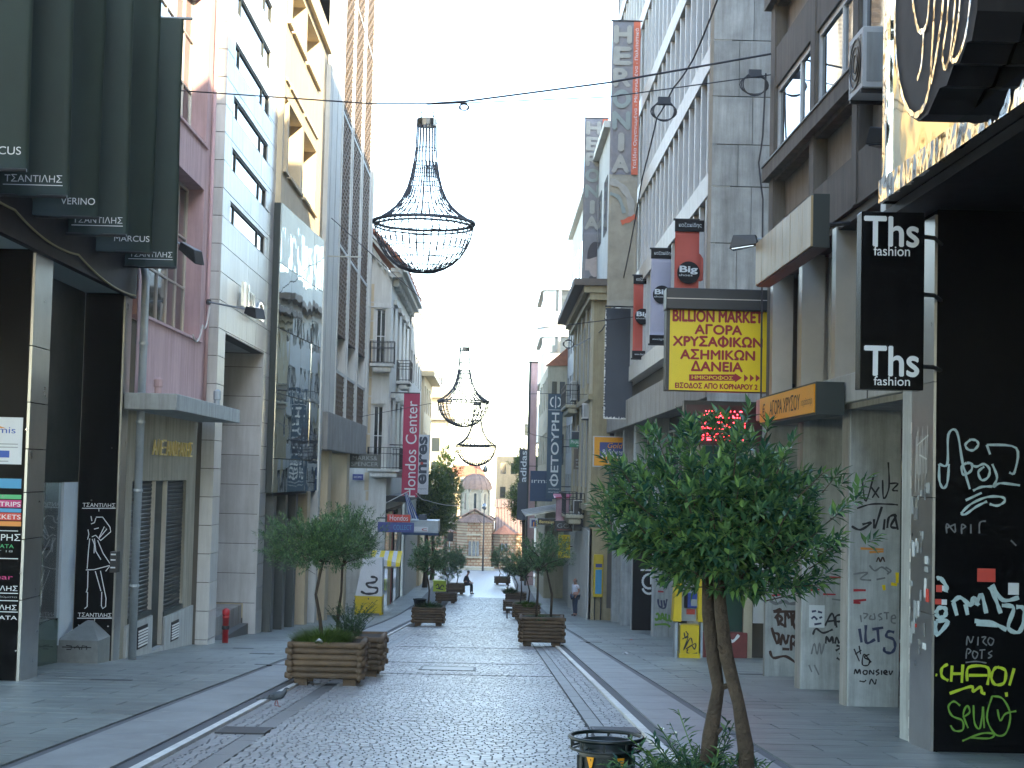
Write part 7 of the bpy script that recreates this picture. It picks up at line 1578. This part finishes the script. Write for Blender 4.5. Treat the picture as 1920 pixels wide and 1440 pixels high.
for a in (0, .04): MB().hexa([(px_ - .07 - a, py_ - .070, zp + .105), (px_ - .05 - a, py_ - .071, zp + .105), (px_ - .035 - a, py_ - .071, zp + .15), (px_ - .055 - a, py_ - .07, zp + .15), (px_ - .07 - a, py_ - .055, zp + .105), (px_ - .05 - a, py_ - .055, zp + .105), (px_ - .035 - a, py_ - .055, zp + .15), (px_ - .055 - a, py_ - .055, zp + .15)]).build('wing_bar', 'pigeon_dark', t)
MB().hexa([(px_ - .26, py_ - .02, zp + .075), (px_ - .15, py_ - .02, zp + .085), (px_ - .15, py_ + .02, zp + .085), (px_ - .26, py_ + .02, zp + .075), (px_ - .26, py_ - .02, zp + .085), (px_ - .15, py_ - .02, zp + .10), (px_ - .15, py_ + .02, zp + .10), (px_ - .26, py_ + .02, zp + .085)]).build('tail', 'pigeon_dark', t)
for s, dx in ((-1, .02), (1, -.025)): MB().tube([(px_ + dx * .3, py_ + s * .022, zp + .08), (px_ + dx, py_ + s * .022, zp + .03), (px_ + dx + .005, py_ + s * .022, zp), (px_ + dx + .035, py_ + s * .022, zp - .002)], .006, 5).build('leg', 'pigeon_foot', t)

# ------------------------------------------------------------------ people
mat('skin', (.42, .22, .15), .6, var=.08); mat('shirt_white', (.66, .68, .74), .8, var=.08, scale=8); mat('jeans', (.025, .04, .075), .85, var=.15); mat('shoe', (.015, .013, .012), .5, var=0); mat('hair_grey', (.20, .17, .15), .8, var=.2); mat('cloth_dark', (.018, .018, .024), .85, var=.2)
def face(t, o, d, r=.1):
    """nose, eyes and ears on a head at o looking along d"""
    s = Vector((-d.y, d.x, 0))
    MB().hexa([o + d * r * .8 - s * .014 + Vector((0, 0, -.03)), o + d * r * .8 + s * .014 + Vector((0, 0, -.03)), o + d * r * 1.22 + s * .012 + Vector((0, 0, -.03)), o + d * r * 1.22 - s * .012 + Vector((0, 0, -.03)), o + d * r * .8 - s * .008 + Vector((0, 0, .025)), o + d * r * .8 + s * .008 + Vector((0, 0, .025)), o + d * r * .95 + s * .006 + Vector((0, 0, .025)), o + d * r * .95 - s * .006 + Vector((0, 0, .025))]).build('nose', 'skin', t)
    for k in (-1, 1):
        e = o + d * r * .86 + s * .035 * k + Vector((0, 0, .02)); MB().lathe(e, [(.002, -.009), (.011, 0), (.002, .009)], 8).build('eye', 'black_matt', t); e = o + s * r * .82 * k; MB().lathe(e + Vector((0, 0, -.01)), [(.004, -.03), (.018, -.01), (.02, .015), (.004, .03)], 6).build('ear', 'skin', t)
    m_ = o + d * r * .9 + Vector((0, 0, -.055)); MB().tube([m_ - s * .022, m_ + s * .022], .006, 5).build('mouth', 'red_stone', t)
def hand(t, w, d, up):
    """palm with four fingers and a thumb, slightly curled"""
    w = Vector(w); d = Vector(d).normalized(); s = d.cross(Vector(up)).normalized(); n = s.cross(d)
    pts = [(*w, .026), (*(w + d * .045), (.036, .016)), (*(w + d * .085), (.038, .014))]; ed = [(0, 1), (1, 2)]
    for i, (k, L) in enumerate(((-.027, .062), (-.009, .074), (.009, .07), (.027, .055))):
        a = len(pts); b0 = w + d * .085 + s * k; pts += [(*(b0 + d * L * .5 - n * .008), .0085), (*(b0 + d * L - n * .028), .0075)]; ed += [(2, a), (a, a + 1)]
    a = len(pts); pts += [(*(w + d * .05 + s * .045), .011), (*(w + d * .085 + s * .062 - n * .012), .009)]; ed += [(1, a), (a, a + 1)]
    return skin_body('hand', pts, ed, 'skin', t, 1)
X_, Y_ = 4.02, 75.3; zg = gz(Y_) + .05; f_ = Vector((-.85, -.5, 0)).normalized(); s_ = Vector((-f_.y, f_.x, 0))
t = thing('person', 'bald person in white short sleeved shirt and dark jeans standing with hand in pocket', 'person', (X_, Y_, zg)); V = lambda a, b_, z, r: (*(Vector((X_, Y_, zg)) + f_ * a + s_ * b_ + Vector((0, 0, z))), r)
body = [V(0, 0, .95, (.15, .11)), V(0, 0, 1.15, (.15, .11)), V(.01, 0, 1.36, (.165, .105)), V(.0, 0, 1.46, .07), V(.01, 0, 1.53, .055), V(.025, 0, 1.60, (.075, .088)), V(.025, 0, 1.70, (.07, .08)), V(.015, 0, 1.76, .035), V(0, .19, 1.42, .06), V(-.05, .25, 1.17, .045), V(.06, .2, .98, .036), V(0, -.19, 1.42, .06), V(-.03, -.24, 1.16, .045), V(.08, -.22, .97, .034), V(0, .09, .9, .095), V(.02, .1, .5, .062), V(-.01, .1, .1, .042), V(.0, .1, .05, .04), V(.16, .1, .035, .034), V(0, -.09, .9, .095), V(.0, -.1, .5, .062), V(-.03, -.1, .1, .042), V(-.02, -.1, .05, .04), V(.14, -.11, .035, .034)]
skin_body('body', body, [(0, 1), (1, 2), (2, 3), (3, 4), (4, 5), (5, 6), (6, 7), (2, 8), (8, 9), (9, 10), (2, 11), (11, 12), (12, 13), (0, 14), (14, 15), (15, 16), (16, 17), (17, 18), (0, 19), (19, 20), (20, 21), (21, 22), (22, 23)], 'skin', t)
def fat(v, k=1.14): return (v[0], v[1], v[2], tuple(x * k for x in v[3]) if isinstance(v[3], tuple) else v[3] * k)
sh = [fat(body[i], 1.16) for i in (0, 1, 2, 3, 8, 11)] + [fat(V(-.03, .22, 1.27, .065)), fat(V(-.02, -.22, 1.27, .065))]
skin_body('shirt', sh, [(0, 1), (1, 2), (2, 3), (2, 4), (2, 5), (4, 6), (5, 7)], 'shirt_white', t)
tr_ = [fat(V(0, 0, .93, (.15, .115)))] + [fat(body[i], 1.2) for i in (14, 15, 16, 19, 20, 21)]
skin_body('trousers', tr_, [(0, 1), (1, 2), (2, 3), (0, 4), (4, 5), (5, 6)], 'jeans', t)
for i in (17, 22): b0 = Vector(body[i][:3]); skin_body('shoe', [(*(b0 + Vector((0, 0, 0))), .052), (*(Vector(body[i + 1][:3])), .044)], [(0, 1)], 'shoe', t, 1)
hc = Vector((X_, Y_, zg + 1.66)) + f_ * .025; face(t, hc, f_); MB().lathe(hc - f_ * .03 + Vector((0, 0, -.02)), [(.085, -.05), (.092, 0), (.086, .03)], 14, cap=False).build('hair', 'hair_grey', t, smooth=True)
hand(t, V(.06, .2, .98, 0)[:3], f_ * .6 + Vector((0, 0, -.8)), s_); hand(t, V(.08, -.22, .97, 0)[:3], f_ * .5 + Vector((0, 0, -.85)), -s_)
X_, Y_ = -1.62, 104.5; zg = gz(Y_) + .02; f_ = Vector((1, -.25, 0)).normalized(); s_ = Vector((-f_.y, f_.x, 0)); X_ += .02
t = thing('person', 'person in dark clothes sitting hunched on the planter edge', 'person', (X_, Y_, zg)); hz = .62
body = [V(0, 0, hz + .08, (.16, .12)), V(.02, 0, hz + .3, (.16, .11)), V(.1, 0, hz + .52, (.17, .11)), V(.15, 0, hz + .60, .07), V(.18, 0, hz + .66, .055), V(.22, 0, hz + .74, (.075, .09)), V(.23, 0, hz + .84, .072), V(.22, 0, hz + .89, .04), V(.1, .19, hz + .5, .06), V(.2, .2, hz + .25, .045), V(.4, .12, hz + .12, .036), V(.1, -.19, hz + .5, .06), V(.2, -.2, hz + .25, .045), V(.4, -.12, hz + .12, .036), V(.1, .1, hz + .03, .09), V(.45, .12, hz, .065), V(.47, .12, .12, .042), V(.46, .12, .05, .04), V(.6, .12, .035, .034), V(.1, -.1, hz + .03, .09), V(.44, -.12, hz, .065), V(.42, -.12, .12, .042), V(.41, -.12, .05, .04), V(.55, -.12, .035, .034)]
E_ = [(0, 1), (1, 2), (2, 3), (3, 4), (4, 5), (5, 6), (6, 7), (2, 8), (8, 9), (9, 10), (2, 11), (11, 12), (12, 13), (0, 14), (14, 15), (15, 16), (16, 17), (17, 18), (0, 19), (19, 20), (20, 21), (21, 22), (22, 23)]
skin_body('body', body, E_, 'skin', t); skin_body('jacket', [fat(body[i], 1.18) for i in (0, 1, 2, 3, 8, 9, 11, 12)] + [fat(V(.34, .15, hz + .15, .04)), fat(V(.34, -.15, hz + .15, .04))], [(0, 1), (1, 2), (2, 3), (2, 4), (4, 5), (5, 8), (2, 6), (6, 7), (7, 9)], 'cloth_dark', t)
skin_body('trousers', [fat(body[0], 1.1)] + [fat(body[i], 1.2) for i in (14, 15, 16, 19, 20, 21)], [(0, 1), (1, 2), (2, 3), (0, 4), (4, 5), (5, 6)], 'cloth_dark', t)
for i in (17, 22): skin_body('shoe', [(*body[i][:3], .052), (*body[i + 1][:3], .044)], [(0, 1)], 'shoe', t, 1)
hc = Vector((X_, Y_, zg + hz + .80)) + f_ * .22; face(t, hc, f_); MB().lathe(hc - f_ * .015 + Vector((0, 0, 0)), [(.09, -.03), (.098, .02), (.085, .07), (.04, .105), (.002, .112)], 14, cap=False).build('hair', 'hair_print', t, smooth=True)
hand(t, V(.4, .12, hz + .12, 0)[:3], f_ + Vector((0, 0, -.3)), s_); hand(t, V(.4, -.12, hz + .12, 0)[:3], f_ + Vector((0, 0, -.3)), -s_)

# ------------------------------------------------------------------ kiosks, bench and small things
t = thing('street_kiosk', 'closed yellow and white vending kiosk with black graffiti', 'kiosk', (-5.3, 70.6, gz(70))); x0, x1, z0, z1 = rect(665, 1119, 716, 1150, 70.2)
bx(t, 'base', 'phone_yellow', x0, x1, 70.2, 71.3, z0, z1, bevel=.015); bx(t, 'base_rim', 'phone_yellow', x0 - .02, x1 + .02, 70.18, 71.32, z1 - .03, z1 + .03)
for x in (x0, x1 - .1):
    for y in (70.22, 71.2): bx(t, 'leg', 'phone_yellow', x, x + .1, y, y + .1, gz(70.6) - .02, z0)
fb(t, 'lock', 'iron', FC(70.2), (x0 + x1) / 2 - .02, (x0 + x1) / 2 + .02, z1 - .12, z1 - .05, 0, .02)
zt = onY(690, 1046, 70.2).z
MB().hexa([(x0, 70.2, z1 + .03), (x1, 70.2, z1 + .03), (x1, 71.3, z1 + .03), (x0, 71.3, z1 + .03), (x0 + .3, 70.55, zt), (x1 - .04, 70.55, zt), (x1 - .04, 71.2, zt), (x0 + .3, 71.2, zt)]).build('cover', 'banner_white', t, bevel=.01)
b0, b1 = Vector((x0, 70.2, z1 + .03)), Vector((x0 + .3, 70.55, zt)); n_ = Vector((0, -(zt - z1), .35)).normalized(); fr = Fr((0, 70.19, z1 + .03), (1, 0, 0), n_, Vector((0, .35, zt - z1)).normalized())
strokes(t, fr, [[(x0 + .25, .2), (x0 + .5, .1), (x0 + .9, .15), (x0 + .95, .35), (x0 + .6, .4), (x0 + .5, .55), (x0 + .85, .62), (x0 + .9, .8), (x0 + .65, .85)]], 'spray_black', .09, .012)
aw = thing('striped_awning', 'small yellow and white striped awning over the pavement', 'awning', (-5.0, 73, -1.5)); x0, x1, z0, z1 = rect(694, 1044, 750, 1066, 73)
for i in range(7):
    a, q = x0 + (x1 - x0) * i / 7, x0 + (x1 - x0) * (i + 1) / 7; sl = lambda x: z1 - (x - x0) / (x1 - x0) * .28
    MB().hexa([(a, 73, z0 + .1), (q, 73, z0 + .1), (q, 74.6, z1 + .12), (a, 74.6, z1 + .12), (a, 73, sl(a)), (q, 73, sl(q)), (q, 74.6, z1 + .2), (a, 74.6, z1 + .2)]).build('stripe', 'yellow_sign' if i % 2 == 0 else 'banner_white', aw)
MB().tube([(x1, 73, z0 + .12), (-5.6, 74.5, z0 - .2)], .02, 5).build('arm', 'frame_white', aw)
t = thing('street_kiosk', 'lime green kiosk with black tag beyond the left planters', 'kiosk', (-3.4, 107, gz(107))); x0, x1, z0, z1 = rect(812, 1090, 836, 1112, 106.8); bx(t, 'body', mat('lime', (.45, .55, .02), .5, var=.1), x0, x1, 106.8, 107.6, gz(107), z1, bevel=.02); bx(t, 'lid', 'lime', x0 - .04, x1 + .04, 106.75, 107.65, z1, z1 + .05)
w, h = x1 - x0, z1 - z0; strokes(t, FC(106.8), [[(x0 + w * .2, z0 + h * .6), (x0 + w * .4, z0 + h * .75), (x0 + w * .5, z0 + h * .4), (x0 + w * .7, z0 + h * .7), (x0 + w * .85, z0 + h * .5)], [(x0 + w * .25, z0 + h * .4), (x0 + w * .8, z0 + h * .3)]], 'spray_black', .06)
t = thing('bench', 'dark bench with pale slatted seat at the road edge', 'bench', (1.05, 71.6, gz(71))); zs_ = gz(71) + .44
for i in range(4): bx(t, 'seat_slat', 'frame_white', .75, 1.35, 70.9 + i * .15, 71.03 + i * .15, zs_, zs_ + .04)
for x in (.78, 1.28):
    for y in (70.93, 71.4): bx(t, 'leg', 'iron', x, x + .05, y, y + .05, gz(71) - .02, zs_)
for y in (70.93, 71.4): bx(t, 'rail', 'iron', .78, 1.33, y, y + .05, zs_ - .06, zs_ - .001)
t = thing('plant_pot', 'dark round pot standing in the single left planter', 'pot', (-2.55, 59.2, top[(-2.2, 58.4)])); MB().lathe((-2.55, 59.2, top[(-2.2, 58.4)] - .05), [(.16, 0), (.24, .3), (.26, .3), (.26, .34), (.2, .34), (.18, .28)], 14).build('pot', 'bin_green', t, smooth=True)
t = thing('cash_machine', 'yellow framed machine with blue screen against the yellow building', 'machine', (4.7, 70.3, gz(70))); x0, x1, z0, z1 = rect(1113, 1040, 1131, 1120, 70.3); bx(t, 'frame', 'phone_yellow', x0, x1, 70.3, 70.58, z0, z1, bevel=.04); bx(t, 'screen', 'print_sky', x0 + .08, x1 - .06, 70.28, 70.299, z0 + .15, z1 - .65); bx(t, 'header', 'sign_blue', x0 + .08, x1 - .06, 70.28, 70.299, z1 - .55, z1 - .4)
for x in (x0 + .05, x1 - .1): bx(t, 'foot', 'iron', x, x + .05, 70.35, 70.5, gz(70) - .05, z0)
t = thing('street_lamp', 'old iron street lamp with globe before the church drum', 'lamp', (.55, 150, gz(150))); xx = onY(908, 950, 150).x
MB().tube([(xx, 150, gz(150)), (xx, 150, -1.6)], [.09, .05], 8).build('post', 'iron', t, smooth=True); MB().lathe((xx, 150, -1.6), [(.05, 0), (.2, .1), (.24, .35), (.15, .5), (.03, .6)], 10).build('globe', 'pane_sky', t, smooth=True)
t = thing('traffic_sign', 'small black sign on a post before the church wall', 'sign', (-3.3, 140, gz(140))); xx = onY(843, 1020, 140).x; MB().tube([(xx, 140, gz(140)), (xx, 140, -3.4)], .04, 6).build('post', 'steel_pipe', t); bx(t, 'panel', 'black_metal', xx - .3, xx + .3, 139.9, 139.95, -4.2, -3.4)
for i, (x, y, m_, lb) in enumerate(((4.1, 46.2, 'print_red', 'crumpled red litter on the right pavement'), (3.2, 37.5, 'banner_white', 'flattened white paper on the right pavement'), (-2.6, 24.8, 'banner_white', 'scrap of white paper on the planter grass'))):
    z = gz(y) + .05 if i < 2 else top[(-2.52, 25.0)] + .05; b = MB(); P_ = [Vector((x + .07 * math.cos(a) * rnd.uniform(.6, 1.2), y + .07 * math.sin(a), z + rnd.uniform(0, .05))) for a in [2 * math.pi * k / 7 for k in range(7)]]; cc = Vector((x, y, z + .07))
    for k in range(7): b.face(P_[k], P_[(k + 1) % 7], cc)
    b.build('litter', m_, label=lb, cat='litter')
# ------------------------------------------------------------------ the morning air between the houses
hm = bpy.data.materials.new('haze'); hm.use_nodes = True; MATS['haze'] = hm
n = hm.node_tree.nodes; n.remove(n['Principled BSDF']); pv = n.new('ShaderNodeVolumePrincipled'); pv.inputs['Color'].default_value = (.97, .96, .93, 1); pv.inputs['Density'].default_value = .0006; pv.inputs['Anisotropy'].default_value = .2
hm.node_tree.links.new(pv.outputs[0], n['Material Output'].inputs['Volume'])
MB().box(-70, 70, -70, 260, gz(260) - 2, 30).build('haze', 'haze', kind='stuff')
scene.cycles.volume_bounces = 0; scene.cycles.volume_step_rate = 4
